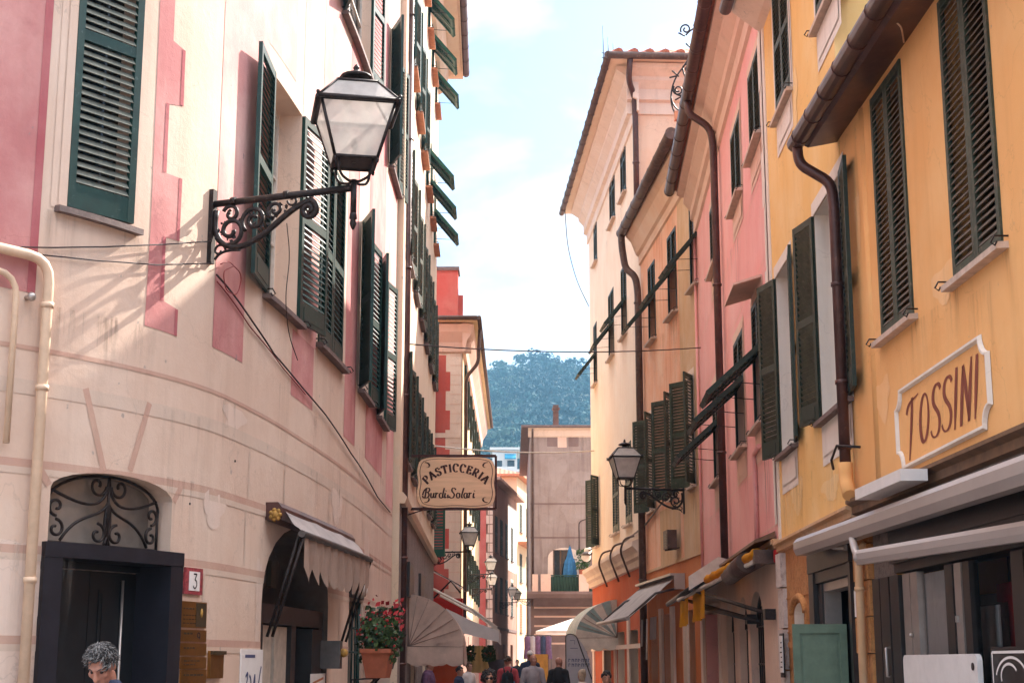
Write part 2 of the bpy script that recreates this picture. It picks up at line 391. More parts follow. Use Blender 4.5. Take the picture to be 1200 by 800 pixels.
# ------------------------------------------------------------------ facades: a wall line on the ground, s metres along it, z up, d out into the street
class Facade:
    def __init__(F, pts, side, curved=False):
        P = [Vector((p[0], p[1])) for p in pts]
        if curved:
            Q = []
            E = [P[0] * 2 - P[1]] + P + [P[-1] * 2 - P[-2]]
            for i in range(1, len(E) - 2):
                for k in range(12):
                    t = k / 12; a, b, c, d = E[i - 1], E[i], E[i + 1], E[i + 2]
                    Q.append(.5 * ((2 * b) + (c - a) * t + (2 * a - 5 * b + 4 * c - d) * t * t + (3 * b - a - 3 * c + d) * t ** 3))
            P = Q + [P[-1]]
        F.P = P; F.side = side; F.curved = curved
        F.cum = [0]
        for a, b in zip(P, P[1:]): F.cum.append(F.cum[-1] + (b - a).length)
        F.L = F.cum[-1]
        F.T = []
        for i in range(len(P)):
            t = (P[min(i + 1, len(P) - 1)] - P[max(i - 1, 0)]).normalized(); F.T.append(t)
    def fr(F, s):
        i = 0
        while i < len(F.P) - 2 and s > F.cum[i + 1]: i += 1
        a, b = F.P[i], F.P[i + 1]; L = F.cum[i + 1] - F.cum[i]; k = (s - F.cum[i]) / L
        p = a + (b - a) * k
        if F.curved:
            kk = min(1, max(0, k)); t = (F.T[i] * (1 - kk) + F.T[i + 1] * kk).normalized()
        else: t = (b - a).normalized()
        n = Vector((t.y, -t.x)) * F.side
        return p, t, n
    def map(F, s, z, d=0):
        p, t, n = F.fr(s); return Vector((p.x + n.x * d, p.y + n.y * d, z))
    def frame(F, s):
        p, t, n = F.fr(s); return Vector((t.x, t.y, 0)), Vector((n.x, n.y, 0))
    def px(F, x, y, d=0):
        r = ray(x, y); best = None; m = len(F.P) - 1
        for i in range(m):
            a, b = F.P[i], F.P[i + 1]
            if d:
                na = Vector((F.T[i].y, -F.T[i].x)) * F.side; nb = Vector((F.T[i + 1].y, -F.T[i + 1].x)) * F.side
                a = a + na * d; b = b + nb * d
            e = b - a; det = r.x * (-e.y) + e.x * r.y
            if abs(det) < 1e-9: continue
            t = (a.x * (-e.y) + e.x * a.y) / det; k = (r.x * a.y - r.y * a.x) / det
            lo = -1e9 if i == 0 else -1e-6; hi = 1e9 if i == m - 1 else 1 + 1e-6
            if t > 0 and lo <= k <= hi:
                if best is None or t < best[0]: best = (t, F.cum[i] + k * (F.cum[i + 1] - F.cum[i]))
        if best is None: raise ValueError('px misses facade %s %s' % (x, y))
        return best[1], HC + r.z * best[0]
def inside(poly, x, y):
    c = False; n = len(poly); j = n - 1
    for i in range(n):
        xi, yi = poly[i]; xj, yj = poly[j]
        if (yi > y) != (yj > y) and x < (xj - xi) * (y - yi) / (yj - yi) + xi: c = not c
        j = i
    return c
def sheet(mb, F, outline, holes=(), d=0, mi=0):
    """triangulated wall skin in (s, z) with real openings, laid along the facade at offset d"""
    vs, es = [], []
    def loop(p):
        o = len(vs); n = len(p)
        vs.extend(Vector((a, b)) for a, b in p); es.extend((o + i, o + (i + 1) % n) for i in range(n))
    loop(outline)
    s0 = min(p[0] for p in outline); s1 = max(p[0] for p in outline); z0 = min(p[1] for p in outline); z1 = max(p[1] for p in outline)
    hs = [h for h in holes if not (max(p[0] for p in h) < s0 or min(p[0] for p in h) > s1 or max(p[1] for p in h) < z0 or min(p[1] for p in h) > z1)]
    for h in hs: loop(h)
    if F.curved:
        k = math.ceil(s0 / .12)
        while k * .12 < s1:
            o = len(vs); vs.extend((Vector((k * .12, z0 - .01)), Vector((k * .12, z1 + .01)))); es.append((o, o + 1)); k += 1
    V, _, T, *_r = geometry.delaunay_2d_cdt(vs, es, [], 0, 1e-5)
    fs = []
    for t in T:
        cx = sum(V[i].x for i in t) / len(t); cy = sum(V[i].y for i in t) / len(t)
        if not inside(outline, cx, cy): continue
        if any(inside(h, cx, cy) for h in hs): continue
        fs.append(tuple(t) if F.side > 0 else tuple(reversed(t)))
    mb.add([F.map(v.x, v.y, d) for v in V], fs, mi)
def reveal(mb, F, hole, d0, d1, mi=0):
    n = len(hole)
    vs = [F.map(a, b, d0) for a, b in hole] + [F.map(a, b, d1) for a, b in hole]
    mb.add(vs, [(i, (i + 1) % n, n + (i + 1) % n, n + i) for i in range(n)], mi)
def strip(mb, F, s0, s1, prof, mi=0, step=.15, caps=True):
    """a moulding: closed profile [(d, z)...] run along the facade"""
    k = max(1, math.ceil((s1 - s0) / step)) if F.curved else 1
    n = len(prof); vs = []
    for i in range(k + 1):
        s = s0 + (s1 - s0) * i / k
        vs += [F.map(s, z, d) for d, z in prof]
    fs = [(i * n + j, i * n + (j + 1) % n, (i + 1) * n + (j + 1) % n, (i + 1) * n + j) for i in range(k) for j in range(n)]
    if caps: fs += [tuple(range(n)), tuple(k * n + j for j in range(n - 1, -1, -1))]
    mb.add(vs, fs, mi)
def rect(s0, s1, z0, z1): return [(s0, z0), (s1, z0), (s1, z1), (s0, z1)]
def arch(s0, s1, z0, zs, rise, n=12):
    """opening with a segmental or round head springing at zs"""
    c = (s0 + s1) / 2; w = (s1 - s0) / 2
    return [(s0, z0), (s1, z0)] + [(c + w * math.cos(PI * i / n), zs + rise * math.sin(PI * i / n)) for i in range(n + 1)]
def band(mb, F, pts, w, d, mi, holes=(), off=0):
    """painted line of width w along (s, z) points"""
    for (a, b), (c, e) in zip(pts, pts[1:]):
        v = Vector((c - a, e - b)); nn = Vector((-v.y, v.x)).normalized() * (w / 2)
        sheet(mb, F, [(a - nn.x, b - nn.y + off), (c - nn.x, e - nn.y + off), (c + nn.x, e + nn.y + off), (a + nn.x, b + nn.y + off)], holes, d, mi)

# ------------------------------------------------------------------ shutters (cached meshes, shared by the copies)
SH = {}
def shutter_mesh(w, h, panels, mat, tilt=1, sp=.062, slat=None, solid=0.0, st=.065, T=.038):
    key = (round(w, 2), round(h, 2), tuple((round(a, 2), round(b, 2)) for a, b in panels), mat, tilt, sp, slat, st, T)
    if key in SH: return SH[key]
    mb = MB()
    mb.box((st / 2, 0, h / 2), (st, T, h)); mb.box((w - st / 2, 0, h / 2), (st, T, h))
    zs = [0] + [q for p in panels for q in p] + [h]
    for i in range(0, len(zs), 2):
        a, b = zs[i], zs[i + 1]
        mb.box((w / 2, 0, (a + b) / 2), (w - 2 * st - .001, T * .9, b - a))
        if b - a > .2: mb.box((w / 2, 0, (a + b) / 2), (w - 2 * st - .09, T * 1.15, b - a - .09))
    for a, b in panels:
        n = max(2, int((b - a) / sp)); q = (b - a) / n
        for i in range(n):
            z = a + (i + .5) * q
            M = Matrix.Translation((w / 2, 0, z)) @ Matrix.Rotation(tilt * math.radians(-56), 4, 'X')
            mb.box((0, 0, 0), (w - 2 * st - .002, q * .9, .008), M, 1)
    o = mb.build('shutter', [mat, slat or mat]); me = o.data; bpy.data.objects.remove(o)
    SH[key] = me; return me
def shutter_matrix(F, s, z, d, sgn, phi):
    t, n = F.frame(s); u = t * sgn
    x = u * math.cos(phi) + n * math.sin(phi); y = Z3.cross(x)
    M = Matrix((x, y, Z3)).transposed().to_4x4(); M.translation = F.map(s, z, d)
    y0 = Z3.cross(u)
    return M, (1 if y0.dot(n) > 0 else -1)
class House:
    def __init__(B, label, F, s0, s1, z1, depth, mats, cat='house', group='houses along the street', name='town_house'):
        B.F, B.s0, B.s1, B.z1, B.depth = F, s0, s1, z1, depth
        B.holes = []; B.wall = MB(); B.mats = list(mats)
        B.root = thing(name, label, cat, F.map((s0 + s1) / 2, 0, 0), group)
        B.patches = []; B.revs = []
    def mi(B, m):
        if m not in B.mats: B.mats.append(m)
        return B.mats.index(m)
    def hole(B, poly, r=.2, mat=None): B.holes.append(poly); B.revs.append((poly, r, B.mi(mat) if mat else 0))
    def patch(B, outline, mat, d=.003, cut=True): B.patches.append((outline, B.mi(mat), d, cut))
    def finish(B, zbands=None, back=True):
        F, w = B.F, B.wall
        zb = zbands or [(0, B.z1, B.mats[0])]
        for a, b, m in zb: sheet(w, F, rect(B.s0, B.s1, a, b), B.holes, 0, B.mi(m))
        for poly, r, mi in B.revs: reveal(w, F, poly, 0, -r, mi)
        for o, mi, d, cut in B.patches: sheet(w, F, o, B.holes if cut else (), d, mi)
        a0, a1 = F.map(B.s0, 0), F.map(B.s1, 0); D = B.depth
        if F.curved:
            b0, b1 = Vector((-13, a0.y - 2, 0)), Vector((-13, a1.y, 0))
        else: b0, b1 = F.map(B.s0, 0, -D), F.map(B.s1, 0, -D)
        up = Vector((0, 0, B.z1)); side = B.mi(B.side_mat) if hasattr(B, 'side_mat') else 0
        for p, q in ((a0, b0), (b0, b1), (b1, a1)): w.add([p, q, q + up, p + up], [(0, 1, 2, 3)], side)
        w.build('wall', B.mats, B.root)
    # --- windows
    def window(B, s0, s1, z0, z1, kind='closed', ang=(160, 160), mat='shutter_green', slat=None, sill='slate', r=.18, pane='pane_dark', sp=.062,
               surround=None, flap=None, split=.5, solid=.22, leaves=2, sill_d=.09, leaf_w=None, hooks=False, apron=None, frame='frame_white', flip=False, blank=False):
        F = B.F; hp = rect(s0, s1, z0, z1); B.hole(hp, r, B.mi(surround) and surround if surround else None)
        w = MB(); sheet(w, F, rect(s0 - .02, s1 + .02, z0 - .02, z1 + .02), (), -r, 0)
        win = w.build('window', pane, B.root)
        if kind != 'closed':
            fm = MB(); dd = -r + .025
            def bar(a, b, c, e): fm.prism([F.map(a, c, dd), F.map(b, c, dd), F.map(b, e, dd), F.map(a, e, dd)], F.frame((a + b) / 2)[1] * .03)
            q = .05; mid = (s0 + s1) / 2
            bar(s0, s0 + q, z0, z1); bar(s1 - q, s1, z0, z1); bar(s0 + q, s1 - q, z1 - q, z1); bar(s0 + q, s1 - q, z0, z0 + q)
            bar(mid - .04, mid + .04, z0 + q, z1 - q)
            for k in (.36, .68): bar(s0 + q, mid - .04, z0 + (z1 - z0) * k - .015, z0 + (z1 - z0) * k + .015); bar(mid + .04, s1 - q, z0 + (z1 - z0) * k - .015, z0 + (z1 - z0) * k + .015)
            fm.build('frame', frame, win)
        if surround:
            t = .14
            B.patch([(s0 - t, z0 - .02), (s1 + t, z0 - .02), (s1 + t, z1 + t * 1.2), (s0 - t, z1 + t * 1.2)], surround, .006)
            B.patch([(s0 - t * .55, z0 - .02), (s1 + t * .55, z0 - .02), (s1 + t * .55, z1 + t * .6), (s0 - t * .55, z1 + t * .6)], surround, .014)
        if sill:
            sm = MB(); strip(sm, F, s0 - .1, s1 + .1, [(-.02, z0 - .055), (sill_d, z0 - .06), (sill_d, z0 - .012), (-.02, z0 - .004)])
            sm.build('sill', sill, win)
            if B.F.P[0].y < 34: 
                for a, b in ((s0 - .2, s0 + .12), (s1 - .12, s1 + .2)): B.stain(a, b, z0 - RND.uniform(.6, 1.3), z0 - .05)
        if apron:
            B.patch(rect(s0 - .04, s1 + .04, z0 - .5, z0 - .06), apron, .008); B.patch(rect(s0 + .05, s1 - .05, z0 - .4, z0 - .14), apron, .018)
        if slat is None: slat = {'shutter_green': 'slat_green', 'shutter_dark': 'slat_olive', 'shutter_bright': 'slat_green', 'shutter_olive': 'slat_olive'}.get(mat)
        h = z1 - z0 - .02; lw = leaf_w or (s1 - s0) / leaves - .004
        if blank: return win
        def panels(hh):
            if h < 1.3 or split is None: return [(.09, hh - .08)]
            m = hh * split
            return [(solid, m - .045), (m + .045, hh - .08)]
        if kind == 'closed' and not flap:
            dd = .0
            for k in range(leaves):
                if leaves == 1: hs, sg = s0 + .002, 1
                else: hs, sg = (s0 + .002, 1) if k == 0 else (s1 - .002, -1)
                M, tl = shutter_matrix(F, hs, z0 + .01, dd, sg, 0)
                place(shutter_mesh(lw, h, panels(h), mat, tl, sp, slat), 'shutter', win, M)
        elif kind == 'closed' and flap:
            out, hinge = flap            # flap angle from the wall, hinge height share
            zm = h * hinge
            for k in range(leaves):
                hs, sg = (s0 + .002, 1) if k == 0 else (s1 - .002, -1)
                M, tl = shutter_matrix(F, hs, z0 + .01 + zm, 0, sg, 0)
                place(shutter_mesh(lw, h - zm, [(.05, h - zm - .08)], mat, tl, sp, slat), 'shutter', win, M)
                t, n = F.frame(hs); x = t * sg; a = math.radians(out)
                zax = Z3 * math.cos(a) - n * math.sin(a); y = zax.cross(x)
                M2 = Matrix((x, y, zax)).transposed().to_4x4(); M2.translation = F.map(hs, z0 + zm, .02) - zax * (zm - .02)
                place(shutter_mesh(lw - .03, zm - .02, [(.08, zm - .1)], mat, tl, sp, slat, T=.075), 'shutter_flap', win, M2)
                st = MB(); p = F.map(hs, z0 + zm * .45, .01); q = F.map(hs, z0 + zm, .02) - zax * (zm * .75); st.tube([p, q], .007, 5); st.build('shutter_stay', 'iron', win)
            fr = MB()
            for a in (s0 + .02, s1 - .02): fr.prism([F.map(a - .02, z0, -.02), F.map(a + .02, z0, -.02), F.map(a + .02, z0 + zm, -.02), F.map(a - .02, z0 + zm, -.02)], F.frame(a)[1] * .04)
            build_each(fr, 'frame', mat, win)
        else:
            for k in range(2):
                if ang[k] is None: continue
                hs, sg = (s0, 1) if k == 0 else (s1, -1)
                M, tl = shutter_matrix(F, hs, z0 + .01, .02, sg, math.radians(ang[k]))
                if flip: tl = -tl
                place(shutter_mesh(lw, h, panels(h), mat, tl, sp, slat), 'shutter', win, M)
        if hooks:
            for s in (s0 - .1, s1 + .12):
                p = [F.map(s, z0 + .03, 0), F.map(s, z0 + .03, .1), F.map(s, z0 - .02, .13), F.map(s, z0 - .04, .1), F.map(s, z0 - .01, .085)]
                hk = MB(); hk.tube(p, .008, 5); hk.build('shutter_hook', 'iron', win)
        return win
    def pxwin(B, nb, fb, top, **kw):
        """near-bottom pixel, far-bottom pixel, a pixel on the top edge"""
        a, za = B.F.px(*nb); b, zb = B.F.px(*fb); _, zt = B.F.px(*top)
        return B.window(min(a, b), max(a, b), kw.pop('z0', (za + zb) / 2), kw.pop('z1', zt), **kw)
    def stain(B, s0, s1, z0, z1, mat='grime', d=.0055):
        """a dirt run on the wall skin, z1 its top; a curved wall gets it in strips"""
        w = B.wall; n = max(1, math.ceil((s1 - s0) / .15)) if B.F.curved else 1; mi = B.mi(mat)
        d += .0004 * (len(w.uv) % 9)
        for i in range(n):
            a, b = s0 + (s1 - s0) * i / n, s0 + (s1 - s0) * (i + 1) / n
            w.uv[len(w.f)] = [(i / n, 0), ((i + 1) / n, 0), ((i + 1) / n, 1), (i / n, 1)]
            w.add([B.F.map(a, z0, d), B.F.map(b, z0, d), B.F.map(b, z1, d), B.F.map(a, z1, d)], [(0, 1, 2, 3)], mi)
    def repairs(B, spots, mat, seed=1):
        """ragged replastered patches: (s, z, width, height)"""
        R = random.Random(seed)
        for s, z, w, h in spots:
            o = []
            for k in range(22): a = 2 * PI * k / 22; r = 1 + .22 * math.sin(3 * a + R.random()) + R.uniform(-.13, .13); o.append((s + w * r * math.cos(a), z + h * r * math.sin(a)))
            B.patch(o, mat, .0032 + .0003 * (len(B.patches) % 5))
    def runs(B, n, tops, seed, lo=.5, hi=1.8, mats=('grime', 'grime', 'bleach')):
        R = random.Random(seed)
        for _ in range(n):
            c = R.uniform(B.s0 + .4, B.s1 - .4); w = R.uniform(.12, .6); z = R.choice(tops) + R.uniform(-.05, .05)
            B.stain(max(B.s0, c - w), min(B.s1, c + w), z - R.uniform(lo, hi), z, R.choice(mats))
    def part(B, name, mb, mats): return mb.build(name, mats, B.root)
    def parts(B, name, mb, mats): build_each(mb, name, mats, B.root)
    def gutter(B, pts, r, mat='gutter_dark', ring=.9):
        g = MB(); P = [B.F.map(*p) for p in pts]; g.tube(P, r, 12)
        tot = sum((b - a).length for a, b in zip(P, P[1:])); a, b = P[0], P[-1]
        for i in range(int(tot / ring) + 1):
            c = a.lerp(b, i * ring / tot); v = (b - a).normalized() * .012; g.tube([c - v, c + v], r * 1.07, 12)
        return g.build('gutter', mat, B.root)
    def pipe(B, pts, r, mat='copper_brown', rings=(), world=False, name='downpipe'):
        P = [Vector(p) if world else B.F.map(*p) for p in pts]
        S = smooth_path(P, 4) if len(P) > 2 else P
        g = MB(); g.tube(S, r, 12)
        for s, z, d in rings:
            c = B.F.map(s, z, d); g.tube([c - Z3 * .02, c + Z3 * .02], r * 1.22, 12)
        return g.build(name, mat, B.root)
def smooth_path(P, k=4, tension=.18):
    """round the corners of a polyline"""
    out = [P[0]]
    for i in range(1, len(P) - 1):
        a, b, c = P[i - 1], P[i], P[i + 1]
        q = min((a - b).length, (c - b).length) * .45; q = min(q, tension)
        s, e = b + (a - b).normalized() * q, b + (c - b).normalized() * q
        for j in range(k + 1):
            t = j / k; out.append(s * (1 - t) ** 2 + b * 2 * t * (1 - t) + e * t * t)
    out.append(P[-1]); return out
def hip_roof(B, corners, ov, ze, rise, mats=('trim_pale', 'roof_tiles'), th=.14, scallop=()):
    """corners ccw ground quad (front-near, ...) -> eaves slab, hipped tile slopes; long axis along corners 0-1"""
    C = [Vector((c[0], c[1])) for c in corners]; ar = sum(C[i].x * C[(i + 1) % 4].y - C[(i + 1) % 4].x * C[i].y for i in range(4))
    if ar < 0: C = [C[1], C[0], C[3], C[2]]
    E = []
    for i in range(4):
        p, q, r = C[i - 1], C[i], C[(i + 1) % 4]
        n1 = Vector(((q - p).y, -(q - p).x)).normalized(); n2 = Vector(((r - q).y, -(r - q).x)).normalized()
        o1, o2 = (ov, ov) if not isinstance(ov, (list, tuple)) else (ov[i - 1], ov[i])
        # offset lines intersection
        a = p + n1 * o1; d1 = q - p; b = q + n2 * o2; d2 = r - q
        det = d1.x * (-d2.y) + d2.x * d1.y
        k = ((b.x - a.x) * (-d2.y) + d2.x * (b.y - a.y)) / det
        E.append(a + d1 * k)
    mb = MB(); lo = [Vector((e.x, e.y, ze)) for e in E]; hi = [v + Z3 * th for v in lo]
    m0 = (E[0] + E[3]) / 2; m1 = (E[1] + E[2]) / 2; L = (m1 - m0).length; W = min((E[0] - E[3]).length / 2, L * .45)
    k = W / L
    r0, r1 = m0.lerp(m1, k), m0.lerp(m1, 1 - k); R0, R1 = Vector((r0.x, r0.y, ze + th + rise)), Vector((r1.x, r1.y, ze + th + rise))
    mb.add(lo, [(3, 2, 1, 0)], 0)
    mb.add(lo + hi, [(i, (i + 1) % 4, 4 + (i + 1) % 4, 4 + i) for i in range(4)], 0)
    mb.add(hi + [R0, R1], [(0, 1, 5, 4), (1, 2, 5), (2, 3, 4, 5), (3, 0, 4)], 1)
    for i in scallop:   # visible pan-and-cover tile ends along an eave
        a, b = hi[i], hi[(i + 1) % 4]; L2 = (b - a).length; n = int(L2 / .42); inn = ((R0 + R1) / 2 - (a + b) / 2).normalized()
        for j in range(n):
            c = a.lerp(b, (j + .5) / n) + Z3 * .03; mb.tube([c - inn * .05, c + inn * .9], .13, 8, 1)
            c2 = a.lerp(b, (j + 1) / n); mb.tube([c2 - inn * .02, c2 + inn * .9], .07, 6, 1)
    mb.build('roof', mats, B.root); return E, hi, (R0, R1)

# ================================================================== THE STREET: ground and hill
g = MB(); g.add([(-900, -300, 0), (900, -300, 0), (900, 1200, 0), (-900, 1200, 0)], [(0, 1, 2, 3)])
brick('paving', (.26, .21, .18), (.32, .27, .24), (.18, .15, .13), .6)
go = g.build('street', 'paving'); go['kind'] = 'structure'

# ================================================================== pink frescoed house on the curve (near)
FA = Facade([(-6.2, 8.5), (-4.9, 9.75), (-3.64, 11.06), (-3.03, 11.9), (-2.61, 12.85), (-2.40, 14.0), (-2.27, 15.1), (-2.11, 17.0), (-2.01, 18.6), (-1.945, 20.6), (-1.905, 24.55)], 1, True)
A = House('pink frescoed corner house with a curved wall and painted joints', FA, .05, FA.L - .02, 15.0, 9, ['cream_plaster'])
SA = lambda x, y: FA.px(x, y)[0]
ZA = lambda x, y: FA.px(x, y)[1]
zW0 = .5 * (ZA(308, 342) + ZA(347, 378)); zW1 = ZA(312, 75)
zB = ZA(266, 415)
TOP = 14.6
def panel(xl, xr, y, mat='pink_paint', z0=None, z1=TOP, edge=True):
    a, b = SA(xl, y), SA(xr, y)
    A.patch(rect(a, b, z0 or zB, z1), mat)
    if edge: A.patch(rect(b - .045, b, z0 or zB, z1), 'deep_pink_paint', .006)
a0 = SA(50, 200)
A.patch(rect(.1, a0, ZA(45, 345), TOP), 'pink_paint'); A.patch(rect(a0 - .07, a0, ZA(45, 345), TOP), 'deep_pink_paint', .006)
q = [FA.px(x, y) for x, y in [(180, 2), (203, 2), (203, 48), (217, 60), (215, 125), (198, 122), (195, 203), (213, 210), (210, 283), (194, 278), (192, 353), (208, 363), (207, 394), (169, 381), (176, 270)]]
sl, sr1, sr2 = q[0][0], q[1][0], q[3][0]
q[0] = (sl, TOP); q[1] = (sr1, TOP)
A.patch(q, 'pink_paint')
for i in range(2, 13):
    u, v = q[i], q[i + 1] if i + 1 < len(q) else q[0]
    if i in (3, 5, 7, 9, 11): A.patch(rect(u[0] - .04, u[0], min(u[1], v[1]), max(u[1], v[1])), 'deep_pink_paint', .006)
panel(248, 284, 415, edge=False, z1=zW0 + .45); panel(340, 366, 470, edge=False, z1=zW0 - .1); panel(402, 415, 514); panel(427, 447, 555, edge=False)
A.patch(rect(SA(252, 300), SA(307, 330), zW0 + .45, TOP), 'sunlit_faded_pink'); A.patch(rect(SA(350, 300), SA(372, 330), zW0 - .1, TOP), 'sunlit_faded_pink')
A.patch(rect(SA(310, 60), SA(347, 100), zW1 + .25, TOP), 'sunlit_faded_pink'); A.patch(rect(SA(377, 200), SA(400, 220), zW1 + .25, TOP), 'sunlit_faded_pink')
A.patch(rect(SA(452, 555), FA.L - .1, zB - .3, TOP), 'sunlit_faded_pink')
# painted rustication joints
for pt, w, m in (((240, 455), .035, 'joint_pink'), ((160, 472), .06, 'joint_lavender'), ((250, 576), .06, 'joint_pink'), ((258, 664), .06, 'joint_pink'), ((270, 754), .06, 'joint_pink')):
    z = ZA(*pt); A.patch(rect(.1, FA.L - .1, z - w / 2, z + w / 2), m, .004)
    if w > .05: A.patch(rect(.1, FA.L - .1, z - w / 2 - .05, z - w / 2), 'joint_lavender', .004)
zj = [ZA(160, 472), ZA(250, 576), ZA(258, 664), ZA(270, 754)]
for p in (((100, 455), (121, 551)), ((175, 472), (152, 551)), ((44, 545), (57, 568)), ((212, 570), (203, 588))):
    a, b = FA.px(*p[0]), FA.px(*p[1]); v = Vector((b[0] - a[0], b[1] - a[1])); n = Vector((-v.y, v.x)).normalized() * .03
    A.patch([(a[0] - n.x, a[1] - n.y), (b[0] - n.x, b[1] - n.y), (b[0] + n.x, b[1] + n.y), (a[0] + n.x, a[1] + n.y)], 'joint_pink', .004)
for x, k in ((290, 0), (332, 0), (385, 0), (425, 0), (288, 1), (242, 2), (400, 2), (435, 1)):
    s = SA(x, 600); z0, z1 = zj[k + 1] + .05, zj[k] - .05; A.patch(rect(s - .02, s + .02, z0, z1), 'joint_lavender', .004)
# windows
A.pxwin((77, 243), (151, 262), (312, 75), z0=ZA(112, 253), z1=2 * ZA(115, 62) - ZA(112, 253) + .1, leaves=1, mat='shutter_green', split=.52, solid=.2, surround='cream_plaster', sp=.063, sill_d=.07, slat='slat_gray')
A.pxwin((311, 345), (347, 378), (312, 75), z0=zW0, z1=zW1, kind='open', flip=True, ang=(173, 172), leaf_w=.8, hooks=True, r=.3)
A.pxwin((372, 403), (400, 420), (312, 75), z0=zW0, z1=zW1, kind='closed', hooks=True)
A.pxwin((420, 470), (431, 480), (312, 75), z0=zW0, z1=zW1, kind='open', flip=True, ang=(160, 174), leaf_w=.6, mat='shutter_green', hooks=True)
A.pxwin((441, 500), (449, 510), (312, 75), z0=zW0, z1=zW1, kind='open', flip=True, ang=(165, 170), leaf_w=.6, mat='shutter_green')
A.pxwin((402, 20), (434, 60), (312, 75), z0=9.4, z1=11.7, kind='open', flip=True, ang=(160, 170), leaf_w=.6, hooks=True)
A.pxwin((456, 200), (465, 220), (312, 75), z0=9.2, z1=11.5, kind='open', flip=True, ang=(160, 170), leaf_w=.6, hooks=True)
A.pxwin((308, 342), (347, 378), (312, 75), z0=9.4, z1=11.7, kind='open', flip=True, ang=(165, 170), leaf_w=.6)
# doorway with fanlight
dS0, dS1 = SA(57, 610), SA(201, 610); dSpr = ZA(202, 588); dTop = ZA(125, 554)
A.hole(arch(dS0, dS1, 0, dSpr, dTop - dSpr), .42)
zl1, zl0 = ZA(128, 640), ZA(128, 657)
fr = MB()
def apanel(mb, s0, s1, z0, z1, d0, d1, mi=0):
    """box following the wall between offsets d0 < d1"""
    k = max(1, int((s1 - s0) / .15)) if FA.curved else 1
    strip(mb, FA, s0, s1, [(d0, z0), (d1, z0), (d1, z1), (d0, z1)], mi)
so0, so1 = SA(45, 700), SA(208, 700)
apanel(fr, so0, so1, zl0, zl1, -.3, .05)
apanel(fr, so0, so0 + .16, 0, zl0 - .001, -.3, .045); apanel(fr, so1 - .17, so1, 0, zl0 - .001, -.3, .045)
doorframe = fr.build('door_frame', 'door_navy', A.root)
dr = MB(); i0, i1 = so0 + .161, so1 - .171; mid = (i0 + i1) / 2
for a, b in ((i0, mid - .004), (mid + .004, i1)):
    apanel(dr, a, b, .02, zl0 - .06, -.34, -.29)
    for z0, z1 in ((.2, .95), (1.05, zl0 - .2)):
        apanel(dr, a + .1, b - .1, z0, z1, -.29, -.278); apanel(dr, a + .13, b - .13, z0 + .03, z1 - .03, -.278, -.27)
apanel(dr, i0, i1, zl0 - .055, zl0 - .001, -.34, -.26)
door = dr.build('door', 'door_black', A.root)
hd = MB(); c = FA.map(mid + .06, 1.05, -.25); hd.ball(c, .035); hd.tube([c, FA.map(mid + .06, 1.05, -.29)], .012, 6)
rs = FA.map(i1 - .22, .1, -.255); hd.tube([rs, FA.map(i1 - .22, zl0 - .12, -.255)], .012, 6)
hd.build('handle', 'alu', door)
fl = MB(); sheet(fl, FA, arch(dS0 + .01, dS1 - .01, zl1 - .02, dSpr, dTop - dSpr - .01), (), -.22, 0)
fan = fl.build('fanlight', 'fan_glass', A.root)
bk = MB(); sheet(bk, FA, rect(dS0 - .1, dS1 + .1, zl1 - .05, dTop + .1), (), -.4, 0); bk.build('fanlight_ceiling', 'paper', A.root)
def spiral(cx, cy, r0, r1, a0, a1, n=22):
    return [(cx + (r0 + (r1 - r0) * i / n) * math.cos(math.radians(a0 + (a1 - a0) * i / n)), cy + (r0 + (r1 - r0) * i / n) * math.sin(math.radians(a0 + (a1 - a0) * i / n))) for i in range(n + 1)]
def bez(a, b, c, d, n=14):
    return [tuple(a[k] * (1 - t) ** 3 + 3 * b[k] * t * (1 - t) ** 2 + 3 * c[k] * t * t * (1 - t) + d[k] * t ** 3 for k in (0, 1)) for t in [i / n for i in range(n + 1)]]
gr = MB(); fc = (dS0 + dS1) / 2; hw = (dS1 - dS0) / 2 - .05; zb = zl1; hh = dTop - zb
def fg(p2, r=.012): gr.tube([FA.map(fc + x * hw, zb + y * hh, -.1) for x, y in p2], r, 6)
for sx in (-1, 1):
    X = lambda L: [(sx * x, y) for x, y in L]
    fg(X(bez((0, .95), (.03, .55), (.28, .45), (.95, .72)))); fg(X(bez((.0, .62), (.12, .35), (.5, .5), (.78, .05))))
    fg(X(spiral(.2, .84, .16, .03, 180, 560))); fg(X(spiral(.17, .17, .15, .03, 90, 470)))
    fg(X(spiral(.86, .5, .13, .03, 270, 640))); fg(X(spiral(.86, .2, .13, .03, 90, 460)))
    fg(X([(.99, .02), (.99, .6)])); fg(X(bez((.0, .62), (-.1, .3), (-.02, .2), (.05, .03))))
fg([(0, .02), (0, .98)]); fg([(-1, .02), (1, .02)]); fg([(math.cos(PI * i / 20), .56 + .42 * math.sin(PI * i / 20)) for i in range(21)])
gr.build('grille', 'iron', fan)
